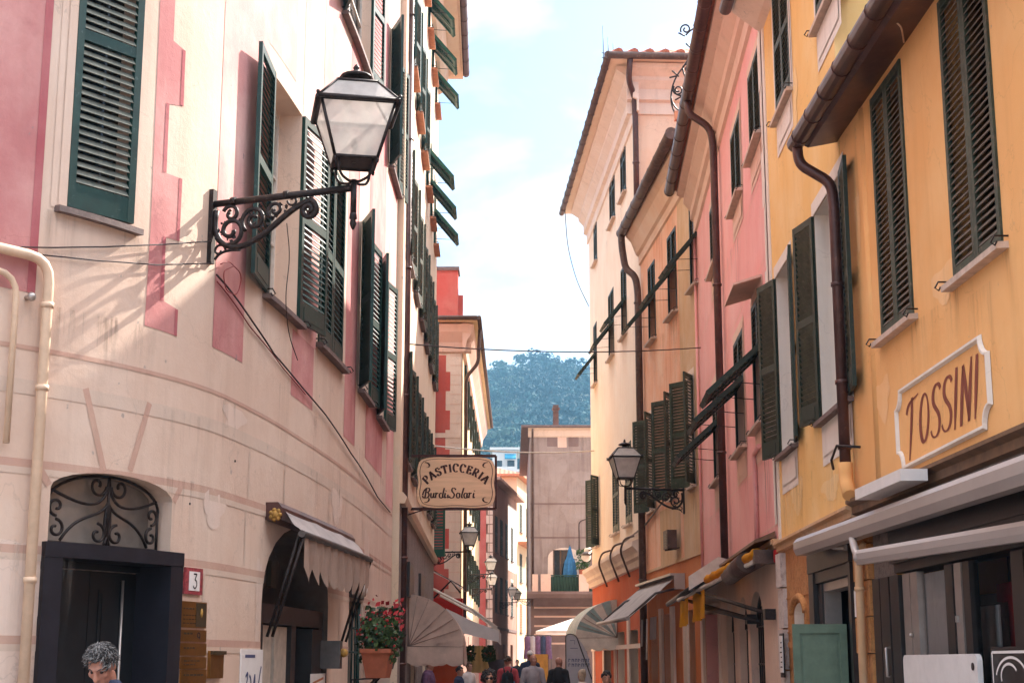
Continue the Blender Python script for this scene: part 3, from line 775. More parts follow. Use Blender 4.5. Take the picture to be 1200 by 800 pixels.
# cafe opening under the awning
cS0, cS1 = SA(306, 720), SA(384, 730); cz = ZA(332, 612)
A.hole(arch(cS0, cS1, 0, cz - .75, .75), .5, 'interior')
sf = MB()
strip(sf, FA, cS0 + .001, cS1 - .001, [(-.24, cz - .98), (-.05, cz - .98), (-.05, cz - .8), (-.24, cz - .8)])
for a, b in ((0, .1), (.48, .55), (.93, 1.0)):
    strip(sf, FA, cS0 + (cS1 - cS0) * a + .002, cS0 + (cS1 - cS0) * b - .002, [(-.23, 0), (-.06, 0), (-.06, cz - .981), (-.23, cz - .981)])
strip(sf, FA, cS1 - .75, cS1 - .25, [(-.2, 0), (-.02, 0), (-.02, cz - 1.0), (-.2, cz - 1.0)])
shopf = sf.build('shopfront', 'shop_black', A.root)
pn = MB()
for a, b in ((.11, .26), (.30, .47)): strip(pn, FA, cS0 + (cS1 - cS0) * a, cS0 + (cS1 - cS0) * b, [(-.15, .05), (-.1, .05), (-.1, cz - 1.0), (-.15, cz - 1.0)])
build_each(pn, 'door_panel', 'interior_light', shopf)
bk = MB(); sheet(bk, FA, rect(cS0 - .2, cS1 + .2, -.02, cz + .1), (), -.49, 0); bk.build('shop_interior', 'interior', shopf)
vt = MB(); strip(vt, FA, cS0 + .9, cS0 + 1.15, [(-.2, cz - .62), (-.15, cz - .62), (-.15, cz - .36), (-.2, cz - .36)]); vt.build('vent_panel', 'brass_dark', shopf)
# narrow green door with grille and the dark doorway behind the flowers
gS0, gS1 = SA(408, 760), SA(424, 765)
A.hole(rect(gS0, gS1, 0, ZA(416, 690) - .12), .15)
gd = MB(); sheet(gd, FA, rect(gS0 - .02, gS1 + .02, -.02, 2.7), (), -.14, 0); side_door = gd.build('side_door', 'pane_dark', A.root)
gi = MB()
for k in range(5):
    s = gS0 + (gS1 - gS0) * k / 4; gi.tube([FA.map(s, .02, -.05), FA.map(s, ZA(416, 690) - .14, -.05)], .025 if k in (0, 4) else .012, 6)
for z in (.9, 1.3, 1.75, 2.05): gi.tube([FA.map(gS0, z, -.05), FA.map(gS1, z, -.05)], .014, 6)
gi.build('grille', 'shutter_green', side_door)
hS0, hS1 = SA(437, 760), SA(457, 765)
A.hole(rect(hS0, hS1, 0, 2.3), .2); gd = MB(); sheet(gd, FA, rect(hS0 - .02, hS1 + .02, -.02, 2.32), (), -.19, 0); gd.build('back_door', 'void_dark', A.root)
A.repairs([(SA(308, 700) - .15, 2.2, .1, .4), (SA(250, 620), 2.9, .22, .16), (SA(395, 560), 3.4, .35, .2), (SA(430, 610), 3.0, .3, .4), (SA(20, 640), 2.0, .2, .5), (SA(275, 470), 3.75, .3, .1)], 'repair_pale', 3)
A.runs(16, [zj[0], zj[1], zj[2], zj[3], 3.9], 5, .4, 1.2); A.runs(8, [zB, zW0 + 1], 8, .5, 1.6)
A.runs(10, [.9, 1.3], 9, .9, 1.3)
A.finish()
# pipes
p0, p1 = SA(40, 600), SA(51, 318); zt = ZA(50, 306)
A.pipe([(p1, .0, .08), (p1, zt, .08), (p1 - 1.9, zt + .05, .08)], .04, 'pipe_cream', rings=[(p1, zt - .35, .08), (p1, 2.2, .08), (p1, 3.6, .08)], name='service_pipe')
s2 = SA(15, 330); z2 = ZA(12, 322); A.pipe([(s2, ZA(6, 520), .06), (s2, z2, .06), (s2 - 1.2, z2 + .03, .06)], .024, 'pipe_cream', name='service_pipe')
vb = MB(); c = FA.map(s2 + .12, z2 - .15, .07); vb.ball(c, .035); vb.tube([c, FA.map(s2 + .12, z2 - .15, 0)], .02, 6); vb.build('pipe_valve', 'alu', A.root)
sp = SA(464, 690)
A.pipe([(sp, 0, .1), (sp, 14.8, .1)], .075, 'copper_brown', rings=[(sp, z, .1) for z in (1.6, 3.3, 6.0, 8.2, 10.5, 12.8)])
A.pipe([(sp - .45, 4.2, .05), (sp - .45, 14.8, .05)], .025, 'pipe_cream', name='conduit')
rf = MB(); strip(rf, FA, .0, FA.L, [(-.2, 14.95), (.55, 14.95), (.6, 15.1), (-6, 17.5), (-6, 15.0)]); rf.build('roof', 'roof_tiles', A.root)
g = MB(); g.tube([FA.map(.02 + i * (FA.L - .04) / 40, 15.02, .62) for i in range(41)], .08, 8); g.build('gutter', 'gutter_dark', A.root)
for x, y in ((222, 590), (275, 540)):
    nl = MB(); nl.box(FA.map(*FA.px(x, y), .005), (.012, .012, .018)); nl.build('wall_fixing', 'iron_light', A.root)

# ================================================================== ivory house with flap shutters, further along the same side
FB = Facade([(-1.8, 24.6), (-2.02, 40)], 1)
B = House('tall ivory house whose green flap shutters stand out over the street', FB, .03, FB.L, 17.6, 9, ['ivory_plaster'])
for row, (z0, hgt) in enumerate(((15.75, 1.8), (12.0, 1.85), (8.45, 1.85), (4.95, 1.8))):
    for k, d in enumerate((26.3, 28.6, 30.9, 33.3, 35.7, 38.1)):
        s = d - 24.6 - .5
        fl = row == 0 or (row == 1 and k > 2)
        if fl: B.window(s, s + 1.0, z0, z0 + hgt, kind='closed', flap=(40, .5), mat='shutter_bright' if row < 2 else 'shutter_green', sill='terracotta', sill_d=.14, hooks=True, sp=.075)
        elif row == 1: B.window(s, s + 1.0, z0, z0 + hgt, kind='open', ang=(168, 170), leaf_w=.5, mat='shutter_green', sill='terracotta', sill_d=.14, hooks=True, sp=.075)
        else: B.window(s, s + 1.0, z0, z0 + hgt, kind='open', ang=(168, 172), leaf_w=.5, mat='shutter_olive' if row == 2 else 'shutter_dark', sill='slate', hooks=True, sp=.075)
for s in (4.2, 9.4, 13.2): B.hole(rect(s, s + 1.3, 0, 2.7), .3)
dm = MB()
for s in (4.2, 9.4, 13.2): sheet(dm, FB, rect(s - .02, s + 1.32, -.02, 2.72), (), -.29, 0)
build_each(dm, 'door_recess', 'void_dark', B.root)
B.runs(10, [16.8, 12, 8.4, 4.9], 3)
B.finish([(0, 4.2, 'gray_stone'), (4.2, 17.6, 'ivory_plaster')])
cm = MB(); strip(cm, FB, .03, FB.L, [(0, 4.12), (.08, 4.12), (.12, 4.22), (.05, 4.3), (0, 4.3)]); strip(cm, FB, .03, FB.L, [(0, 16.9), (.1, 16.95), (.2, 17.1), (.28, 17.45), (.6, 17.55), (.6, 17.6), (0, 17.6)])
build_each(cm, 'cornice', 'ivory_plaster', B.root)
hip_roof(B, [FB.map(0, 0)[:2], FB.map(FB.L, 0)[:2], FB.map(FB.L, 0, -9)[:2], FB.map(0, 0, -9)[:2]], .66, 17.62, 2.4, ('ivory_plaster', 'roof_tiles'))
B.gutter([(-.4, 17.75, .74), (FB.L + .6, 17.75, .74)], .1, 'copper_brown')
mb = MB(); strip(mb, FB, 2.5, 4.1, [(.0, 2.75), (.05, 2.75), (.05, 3.35), (.0, 3.35)]); strip(mb, FB, 7.0, 9.1, [(.0, 2.85), (.05, 2.85), (.05, 3.4), (.0, 3.4)])
build_each(mb, 'shop_fascia', 'shop_black', B.root)
# set-back house
FB2 = Facade([(-2.45, 40.05), (-2.42, 47.9)], 1)
B2 = House('narrow cream house set back beyond the ivory one', FB2, 0, FB2.L, 11.0, 8, ['ivory_plaster'])
for z0 in (4.6, 7.8):
    for s in (1.2, 4.6): B2.window(s, s + .9, z0, z0 + 1.7, kind='open', ang=(95 if s > 4 and z0 < 5 else 172, 172), leaf_w=.48, mat='shutter_bright', sp=.08)
B2.hole(rect(2, 5.5, 0, 2.6), .3); mm = MB(); sheet(mm, FB2, rect(1.98, 5.52, -.02, 2.62), (), -.29, 0); mm.build('door_recess', 'void_dark', B2.root)
B2.finish()
hip_roof(B2, [FB2.map(0, 0)[:2], FB2.map(FB2.L, 0)[:2], FB2.map(FB2.L, 0, -8)[:2], FB2.map(0, 0, -8)[:2]], .0, 11.02, 1.5, ('ivory_plaster', 'roof_tiles'))
# red house with pale corner stones
FC = Facade([(-9, 48), (-1.6, 48)], 1); FCs = Facade([(-1.6, 48.02), (-1.5, 70)], 1)
C = House('red house with pale painted corner stones and a brick chimney', FC, 0, FC.L, 12.2, 22, ['trim_pale'])
rp = [(.2, 2.6), (FC.L - .5, 2.6)]; z = 2.6; j = 0
while z < 11.2:
    x = FC.L - (.5 if j % 2 else .36); zz = min(11.2, z + .62); rp += [(x, z), (x, zz)]; z = zz; j += 1
rp += [(.2, 11.2)]
C.patch(rp, 'red_quoin_wall'); C.patch(rect(0, FC.L, 8.55, 8.7), 'trim_pale', .02); C.patch(rect(0, FC.L, 0, 2.6), 'red_base', .004)
k = 0; z = 2.8
while z < 11.2:
    C.patch(rect(FC.L - .36, FC.L - .01, z, z + .02), 'trim_rose', .012); z += .31
C.window(FC.L - 2.1, FC.L - 1.25, 4.3, 6.1, kind='closed', mat='shutter_bright', sp=.07)
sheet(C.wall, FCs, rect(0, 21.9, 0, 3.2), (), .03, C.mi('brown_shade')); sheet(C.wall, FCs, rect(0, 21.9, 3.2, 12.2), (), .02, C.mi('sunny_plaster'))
C.finish()
for s in (1.6, 4.6, 7.6, 10.6, 13.6, 16.6, 19.6):
    for z0 in (4.0, 6.9, 9.6):
        w = MB(); t, n = FCs.frame(s)
        w.prism([FCs.map(s, z0, .03), FCs.map(s + .9, z0, .03), FCs.map(s + .9, z0 + 1.6, .03), FCs.map(s, z0 + 1.6, .03)], n * .03); wn = w.build('window', 'shutter_dark', C.root)
        M, tl = shutter_matrix(FCs, s + .02, z0 + .01, .082, 1, 0); place(shutter_mesh(.86, 1.58, [(.2, .76), (.85, 1.5)], 'shutter_dark', tl, .08), 'shutter', wn, M)
cm = MB(); strip(cm, FC, 0, FC.L + .3, [(0, 11.25), (.08, 11.3), (.12, 11.6), (.3, 11.9), (.34, 12.15), (0, 12.2)]); strip(cm, FCs, -.3, 22, [(.025, 11.25), (.12, 11.3), (.16, 11.6), (.34, 11.9), (.38, 12.15), (.025, 12.2)]); build_each(cm, 'cornice', 'trim_rose', C.root)
E_, hi_, rr = hip_roof(C, [(-9, 48), (-1.6, 48), (-1.5, 70), (-9, 70)], .5, 12.2, 1.0, ('sunny_plaster', 'roof_slate'))
C.gutter([(-.3, 12.3, .56), (FC.L + .5, 12.3, .56)], .07)
gm = MB(); gm.tube([FCs.map(-.6, 12.3, .56), FCs.map(22.5, 12.3, .56)], .07, 8); gm.build('gutter', 'gutter_dark', C.root)
gm = MB(); P = smooth_path([FCs.map(.8, 12.2, .55), FCs.map(.8, 11.1, .5), FCs.map(.6, 10.6, .12), FCs.map(.6, 2.5, .12)]); gm.tube(P, .06, 8); gm.build('downpipe', 'gutter_dark', C.root)
ch = MB(); ch.box((-2.25, 49.2, 13.2), (.95, .8, 2.0)); ch.box((-2.25, 49.2, 14.25), (1.05, .9, .12), None, 1); ch.box((-1.7, 49.5, 13.0), (.16, .2, 1.0)); ch.build('chimney', ['red_quoin_wall', 'slate'], C.root)
an = MB(); an.tube([(-2.85, 49.2, 12.4), (-2.85, 49.2, 14.5)], .02, 5)
for z in (13.3, 13.7, 14.1): an.tube([(-3.0, 49.2, z), (-2.7, 49.2, z)], .012, 5)
an.build('antenna', 'iron', C.root)
# brown house closing the view on that side
FD = Facade([(-1.0, 80), (.26, 91)], 1); FDf = Facade([(-3.6, 79.97), (-1.0, 79.97)], 1)
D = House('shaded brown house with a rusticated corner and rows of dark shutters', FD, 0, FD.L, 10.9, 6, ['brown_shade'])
sheet(D.wall, FDf, rect(0, 2.25, 0, 10.6), (), .02, D.mi('red_quoin_wall'))
for k in range(22):
    for x in (2.26, 2.44): sheet(D.wall, FDf, rect(x + (.09 if k % 2 else 0) * (x < 2.4), 2.42 if x < 2.4 else 2.6, k * .48 + .03, k * .48 + .46), (), .03, D.mi('trim_rose'))
for s in (.9, 3.2, 5.6, 8.2):
    for z0 in (4.2, 7.3): D.window(s, s + 1.0, z0, z0 + 1.9, kind='closed', mat='shutter_dark', sp=.09, surround='trim_pale' if s > 8 else None)
for s in (1.2, 4.4, 8): D.hole(rect(s, s + 1.2, 0, 2.6), .25)
mm = MB(); [sheet(mm, FD, rect(s - .02, s + 1.22, -.02, 2.62), (), -.24, 0) for s in (1.2, 4.4, 8)]; build_each(mm, 'door_recess', 'void_dark', D.root)
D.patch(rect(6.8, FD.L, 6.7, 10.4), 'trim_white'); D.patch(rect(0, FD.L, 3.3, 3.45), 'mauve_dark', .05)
D.finish()
hip_roof(D, [FD.map(0, 0)[:2], FD.map(FD.L, 0)[:2], FD.map(FD.L, 0, -6)[:2], FD.map(0, 0, -6)[:2]], .45, 10.92, 1.2, ('brown_shade', 'roof_tiles'))
# sunlit end house
FE = Facade([(.3, 92.5), (2.6, 109)], 1)
Eh = House('sunlit pale house at the end of the alley', FE, 0, FE.L, 12.6, 8, ['sunny_plaster'])
for s in (1.2, 4.2, 7.4, 11): 
    for z0 in (3.4, 6.4, 9.4): Eh.window(s, s + 1, z0, z0 + 1.7, kind='closed', mat='wood_orange' if z0 < 5 else 'shutter_olive', sp=.09)
Eh.finish()
hip_roof(Eh, [FE.map(0, 0)[:2], FE.map(FE.L, 0)[:2], FE.map(FE.L, 0, -8)[:2], FE.map(0, 0, -8)[:2]], .4, 12.62, 1.4, ('terracotta', 'roof_tiles'))
bl = MB(); strip(bl, FE, .5, 5, [(0, 8.6), (.9, 8.6), (.9, 8.75), (0, 8.75)]); bl.build('balcony', 'terracotta', Eh.root)

# grey house facing down the street
FG = Facade([(.84, 70), (9.7, 70)], 1)
G = House('grey mauve house facing the camera with a balcony over its striped base', FG, 0, FG.L, 12.15, 18, ['gray_mauve'])
gx = lambda x, y: FG.px(x, y)
for (a, b, y0, y1) in ((641, 653, 508, 523), (666, 678, 508, 523)):
    s0, zz1 = gx(a, y0); s1, zz0 = gx(b, y1); G.patch(rect(s0, s1, zz0, zz1), 'mauve_dark', .004)
s0, zz1 = gx(653.5, 508); s1, zz0 = gx(664, 524); G.patch(rect(s0, s1, zz0, zz1), 'trim_rose', .004)
for y in (590, 629.5): z = gx(640, y)[1]; G.patch(rect(0, FG.L, z - .035, z + .035), 'mauve_dark', .01)
s0, za = gx(642, 640); s1, zb2 = gx(682, 690); zb2 = max(zb2, 4.4)
G.patch(arch(s0, s1, zb2, za - .5, .45), 'trim_pale', .006)
d0, dz1 = gx(648, 644); d1, _ = gx(666, 690); G.hole(rect(d0, d1, zb2 + .05, dz1), .2)
mm = MB(); sheet(mm, FG, rect(d0 - .02, d1 + .02, zb2, dz1 + .02), (), -.19, 0); bd = mm.build('balcony_door', 'pane_dark', G.root)
mm = MB(); 
for s in (d0 + .03, (d0 + d1) / 2, d1 - .03): mm.prism([FG.map(s - .03, zb2 + .06, -.16), FG.map(s + .03, zb2 + .06, -.16), FG.map(s + .03, dz1 - .01, -.16), FG.map(s - .03, dz1 - .01, -.16)], FG.frame(s)[1] * .04)
mm.build('frame', 'frame_wood', bd)
zs = gx(640, 697)[1]
for y in (703, 711.5, 722, 733, 743, 753.5): z = gx(645, y)[1]; G.patch(rect(.15, FG.L, z - .04, z + .04), 'trim_rose', .012)
G.patch(rect(0, FG.L, 0, zs), 'mauve_dark', .004)
G.runs(16, [12, 10.5, 9, 7.5, 6], 4, 1, 3.5, ('grime', 'bleach', 'grime')); G.repairs([(2.0, 8.4, .6, .5), (1.2, 10.2, .4, .7), (3.0, 6.9, .5, .4), (2.6, 9.9, .7, .3), (.7, 7.2, .25, .8)], 'repair_mauve', 8); G.finish()
G.pipe([(.1, 12.1, .35), (.1, 11.8, .3), (.1, 11.5, .08), (.1, 5, .08)], .05, 'gutter_dark'); G.pipe([(3.2, 11.6, .02), (3.2, 8.2, .02), (2.2, 7.9, .02), (2.2, 6.4, .02)], .018, 'wire_dark', name='conduit')
bl = MB(); b0 = gx(617, 695)[0]; strip(bl, FG, b0, FG.L, [(0, zs - .18), (1.1, zs - .18), (1.2, zs), (1.2, zs + .12), (0, zs + .12)])
strip(bl, FG, b0 + .3, FG.L, [(0, zs - .5), (.5, zs - .5), (.95, zs - .19), (0, zs - .19)]); bal = bl.build('balcony', 'mauve_dark', G.root)
ps = MB(); zr = gx(640, 674)[1]
for x in (639, 683): s = gx(x, 690)[0]; strip(ps, FG, s - .22, s + .22, [(.75, zs + .121), (1.15, zs + .121), (1.15, zr), (.75, zr)])
s = gx(625, 690)[0]; strip(ps, FG, s - .06, gx(630, 690)[0], [(.95, zs + .121), (1.1, zs + .121), (1.1, zr), (.95, zr)])
build_each(ps, 'parapet_pier', 'trim_rose', bal)
rl = MB(); s0, s1 = gx(643, 690)[0], gx(679, 690)[0]
rl.tube([FG.map(s0, zr - .05, 1.0), FG.map(s1, zr - .05, 1.0)], .03, 6)
k = 0
while s0 + k * .13 < s1: s = s0 + k * .13; rl.tube([FG.map(s, zs + .12, 1.0), FG.map(s, zr - .05, 1.0)], .02, 5); k += 1
s0, s1 = gx(687, 690)[0], gx(720, 690)[0]; rl.tube([FG.map(s0, zr - .05, 1.0), FG.map(s1, zr - .05, 1.0)], .03, 6)
k = 0
while s0 + k * .13 < s1: s = s0 + k * .13; rl.tube([FG.map(s, zs + .12, 1.0), FG.map(s, zr - .05, 1.0)], .02, 5); k += 1
rl.build('railing', 'balcony_green', bal)
nt_ = MB(); s0, s1 = gx(643, 690)[0], gx(679, 690)[0]; strip(nt_, FG, s0, s1, [(.9, zs + .13), (.92, zs + .13), (.92, zr - .1), (.9, zr - .1)]); strip(nt_, FG, gx(687, 690)[0], gx(720, 690)[0], [(.9, zs + .13), (.92, zs + .13), (.92, zr - .1), (.9, zr - .1)]); build_each(nt_, 'screen', 'balcony_green', bal)
cm = MB(); strip(cm, FG, -.1, FG.L, [(0, 11.75), (.06, 11.8), (.12, 12.05), (.35, 12.14), (0, 12.15)]); cm.build('cornice', 'trim_pale', G.root)
hip_roof(G, [(.84, 70), (9.7, 70), (9.7, 88), (.84, 88)], .42, 12.16, 1.1, ('slate', 'roof_tiles'), .1, ())
ch = MB(); cx, cz_ = gx(652, 485); ch.box((.84 + cx, 71.0, 12.7), (.26, .3, 1.0)); ch.box((.84 + cx, 71.0, 13.24), (.34, .38, .07)); ch.box((.84 + cx, 71.0, 13.34), (.26, .3, .12)); ch.build('chimney', 'gutter_dark', G.root)
# ================================================================== RIGHT-HAND SIDE
FT = Facade([(3.64, 3.5), (3.50, 10), (3.39, 15.15)], -1)
T = House('ochre shop house with tall weathered closed shutters and a brown eave', FT, 0, FT.L - .01, 6.95, 8, ['ochre_plaster'])
tz = FT.px(1200, 509)[1] * .5 + FT.px(1022, 582)[1] * .5
T1z0 = .5 * (FT.px(1035, 395)[1] + FT.px(1072, 372)[1]); T1z1 = 6.86
T.pxwin((1072, 372), (1035, 395), (1059, 55), z0=T1z0, z1=T1z1, mat='shutter_olive', slat='shutter_weathered', sill='stone_sill', split=None, sp=.058, hooks=True)
T2z0 = .5 * (FT.px(1119, 315)[1] + FT.px(1176, 280)[1])
T.pxwin((1176, 280), (1119, 315), (1059, 55), z0=T1z0, z1=T1z1, mat='shutter_olive', slat='shutter_weathered', sill='stone_sill', split=None, sp=.058, hooks=True)
# shop windows
ts = lambda x, y: FT.px(x, y)[0]
zsh = tz - .22
w0, w1 = ts(1200, 700) - 3.4, ts(1052, 700)
T.hole(rect(w0, w1, .35, zsh), .3)
T.repairs([(FT.L - 1.2, 4.0, .25, .2), (FT.L - 3.2, 4.6, .3, .15), (FT.L - .6, 5.9, .12, .3)], 'repair_ochre', 4); T.runs(7, [6.8, T1z0 - .1, tz + 1.2], 6, .6, 1.6); T.finish([(0, tz, 'gray_stone'), (tz, 6.95, 'ochre_plaster')])
FY = Facade([(3.39, 15.17), (3.48, 20.06)], -1)
Y = House('yellow house with green shutters folded back beside the brown downpipe', FY, 0, FY.L, 10.5, 8, ['yellow_plaster'])
ys = lambda x, y: FY.px(x, y)
yz = .5 * (ys(1006, 595)[1] + ys(917, 637)[1])
Yz0 = .25 * (ys(1000, 462)[1] + ys(968, 487)[1] + ys(937, 516)[1] + ys(922, 533)[1]); Yz1 = ys(963, 236)[1] - .02
Y.pxwin((998, 465), (964, 490), (959, 229), z0=Yz0, z1=Yz1, kind='open', ang=(174, 167), leaf_w=.56, surround='trim_white', apron='trim_white', hooks=True, r=.22, mat='shutter_dark')
Y.pxwin((934, 520), (917, 537), (959, 229), z0=Yz0, z1=Yz1, kind='open', ang=(172, 165), leaf_w=.56, surround='trim_white', apron='trim_white', hooks=True, r=.22, mat='shutter_dark')
uz0 = .5 * (ys(928, 108)[1] + ys(910, 140)[1])
Y.pxwin((928, 108), (911, 140), (959, 229), z0=uz0, z1=uz0 + 1.9, kind='closed', mat='shutter_dark', surround='trim_white', sill='stone_sill', apron='trim_white', hooks=True)
Y.pxwin((985, 5), (958, 30), (959, 229), z0=uz0, z1=uz0 + 1.9, kind='closed', mat='shutter_dark', surround='trim_white', sill='stone_sill', apron='trim_white', hooks=True)
ds0, ds1 = ys(1003, 700)[0], ys(953, 700)[0]
Y.hole(rect(ds0, ds1, 0, yz - .2), .3)
n0, nz1 = ys(945, 712); n1, nz0 = ys(932, 752)
Y.hole(arch(n0, n1, nz0 - .02, nz1 - .05, .13), .12, 'trim_white')
bk0, bk1 = ys(951, 700)[0], ys(914, 700)[0]
Y.repairs([(1.2, yz + .35, .5, .12), (3.4, yz + .5, .4, .2), (2.6, 8.3, .3, .4)], 'repair_yellow', 5); Y.runs(8, [10.3, Yz0 - .5, yz + .9], 6, .5, 1.5); Y.finish([(0, yz, 'ochre_stone'), (yz, 10.5, 'yellow_plaster')])
FP = Facade([(3.48, 20.09), (4.02, 32.38)], -1)
P = House('rose pink house with dark shutters and flap panels above arched doors', FP, 0, FP.L, 11.75, 8, ['rose_plaster'])
psx = lambda x, y: FP.px(x, y)
pz0 = sum(psx(*q)[1] for q in ((880, 185), (893, 165), (859, 243), (870, 230), (834, 320), (842, 303))) / 6
pz1 = (psx(892, 42)[1] + psx(870, 118)[1] + psx(842, 212)[1]) / 3
qz0 = sum(psx(*q)[1] for q in ((898, 500), (886, 510), (875, 524), (864, 530), (846, 556), (838, 560))) / 6
qz1 = psx(875, 374)[1]
for a, b in (((893, 165), (880, 185)), ((870, 230), (859, 243)), ((842, 303), (834, 320))):
    P.window(*sorted((psx(*a)[0], psx(*b)[0])), pz0, pz1, kind='closed', mat='shutter_dark', surround='trim_rose', sill='stone_sill', sill_d=.12, apron='trim_rose', hooks=True, sp=.07)
for a, b in (((898, 500), (886, 510)), ((875, 524), (864, 530)), ((846, 556), (838, 560))):
    P.window(*sorted((psx(*a)[0], psx(*b)[0])), qz0, qz1, kind='closed', flap=(48, .58), mat='shutter_dark', surround='trim_rose', sill='stone_sill', sill_d=.12, apron='trim_rose', hooks=True, sp=.07)
for z in (3.4, 4.4, 5.6, 7.1, 8.3, 9.5): P.patch(rect(0, FP.L, z, z + .012), 'trim_rose', .003)
P.patch(rect(.02, .22, 3.4, 11.3), 'trim_white', .02)
for k in range(9): P.patch(rect(.02, .34 if k % 2 else .22, 3.5 + k * .85, 4.3 + k * .85), 'trim_white', .026)
s_, z_ = psx(895, 470); P.patch(rect(s_ - .05, s_ + .05, z_ - .55, z_ + .15), 'trim_white', .006)
for x0, x1 in ((896, 880), (877, 867), (861, 852)):
    a, b = psx(x0, 760)[0], psx(x1, 760)[0]; P.hole(arch(min(a, b), max(a, b), 0, 2.15, .5), .35, 'cream_plaster')
a, b = psx(845, 760)[0], psx(826, 760)[0]; P.hole(rect(a, b, 0, 2.6), .35, 'cream_plaster')
P.repairs([(1.2, 4.0, .4, .3), (6.5, 6.8, .5, .3), (3.2, 9.4, .3, .5)], 'repair_rose', 6); P.runs(16, [10.7, pz0 - .5, qz0 - .5, 7.4], 7, .8, 2.4); P.finish([(0, 3.15, 'cream_plaster'), (3.15, 11.75, 'rose_plaster')])
FO = Facade([(4.02, 32.41), (3.47, 40.2)], -1)
O = House('orange house with stained plaster and tall folded shutters', FO, 0, FO.L, 13.0, 8, ['salmon_plaster'])
os_ = lambda x, y: FO.px(x, y)
oz0 = (os_(815, 336)[1] + os_(789, 370)[1] + os_(765, 398)[1]) / 3; oz1 = (os_(820, 236)[1] + os_(794, 254)[1] + os_(769, 292)[1]) / 3
for a, b in (((820, 330), (810, 338)), ((794, 365), (784, 374)), ((769, 395), (761, 402))):
    O.window(*sorted((os_(*a)[0], os_(*b)[0])), oz0, oz1, kind='closed', flap=(40, .55), mat='shutter_dark', slat='shutter_olive', sill='stone_sill', sill_d=.14, hooks=True, sp=.075)
lz0 = (os_(764, 600)[1] + os_(814, 566)[1]) / 2; lz1 = (os_(764, 492)[1] + os_(789, 462)[1] + os_(813, 432)[1]) / 3
for a, b in ((767, 761), (791, 785.5), (815, 809)):
    O.window(*sorted((os_(a, 560)[0], os_(b, 570)[0])), lz0, lz1, kind='open', ang=(150, 146), leaf_w=.56, mat='shutter_olive', sill='stone_sill', hooks=True, surround='trim_pale', sp=.07)
ob = os_(790, 650)[1]
for x0, x1 in ((815, 800), (790, 779), (771, 763)):
    a, b = os_(x0, 760)[0], os_(x1, 760)[0]; O.hole(rect(min(a, b), max(a, b), 0, 2.75), .35)
O.patch(rect(0, 2.2, 3.9, 12.6), 'tan_plaster'); O.patch(rect(2.6, 5.4, 3.9, lz0 - .15), 'tan_plaster', .005)
O.side_mat = 'peach_gable'
O.runs(14, [12.1, oz0 - .1, lz0 - .1, 9], 7, .8, 2.6, ('rust', 'grime', 'bleach')); O.finish([(0, 3.9, 'orange_base'), (3.9, 13.0, 'salmon_plaster')])
FK = Facade([(3.47, 40.23), (2.77, 53.5)], -1)
K = House('tall cream house with a tiled hip roof and a red painted base', FK, 0, FK.L, 17.7, 9, ['cream_facade'])
ks = lambda x, y: FK.px(x, y)
def krow(L, z0, z1, **kw):
    for a, b in L: K.window(*sorted((ks(*a)[0], ks(*b)[0])), z0, z1, mat='shutter_dark', slat='shutter_olive', sill='stone_sill', sill_d=.12, hooks=True, sp=.075, **kw)
kz = [(ks(728, 232)[1] + ks(717, 262)[1] + ks(698, 314)[1]) / 3, (ks(732, 395)[1] + ks(717, 415)[1] + ks(698, 452)[1]) / 3, (ks(737, 612)[1] + ks(722, 627)[1]) / 2]
krow([((734, 228), (728, 240)), ((721, 255), (715, 265)), ((700, 310), (696.5, 316))], kz[0], kz[0] + 2.1, kind='closed')
krow([((735, 393), (729, 398)), ((720, 412), (714, 418)), ((700, 450), (696.5, 455))], kz[1], kz[1] + 2.1, kind='closed', flap=(38, .5))
krow([((741, 608), (734, 614)), ((726, 624), (719, 630))], kz[2], kz[2] + 2.3, kind='closed')
krow([((702, 638), (699, 642))], kz[2], kz[2] + 2.3, kind='open', ang=(150, 150), leaf_w=.55)
for z in (5.0, 7.6, 7.9, 11.8): K.patch(rect(0, FK.L, z, z + .03), 'trim_pale', .004)
kc = (ks(752, 655)[1] + ks(697, 687)[1]) / 2
for x0, x1 in ((748, 738), (732, 724), (716, 709)):
    a, b = ks(x0, 770)[0], ks(x1, 770)[0]; K.hole(rect(min(a, b), max(a, b), 0, 2.5), .35)
K.side_mat = 'peach_gable'
K.runs(14, [16.2, kz[0] - .1, kz[1] - .1, kz[2] - .1], 7, .8, 2.2); K.finish([(0, kc, 'red_base'), (kc, 17.7, 'cream_facade')])

# ------------------------------------------------------------------ right-hand ground floors, eaves, gutters, pipes
def back(B, name, rects, d, mat):
    m = MB(); [sheet(m, B.F, rect(*r), (), d, 0) for r in rects]; return m.build(name, mat, B.root)
def fbox(mb, F, s0, s1, z0, z1, d0, d1, mi=0): strip(mb, F, s0, s1, [(d0, z0), (d1, z0), (d1, z1), (d0, z1)], mi)
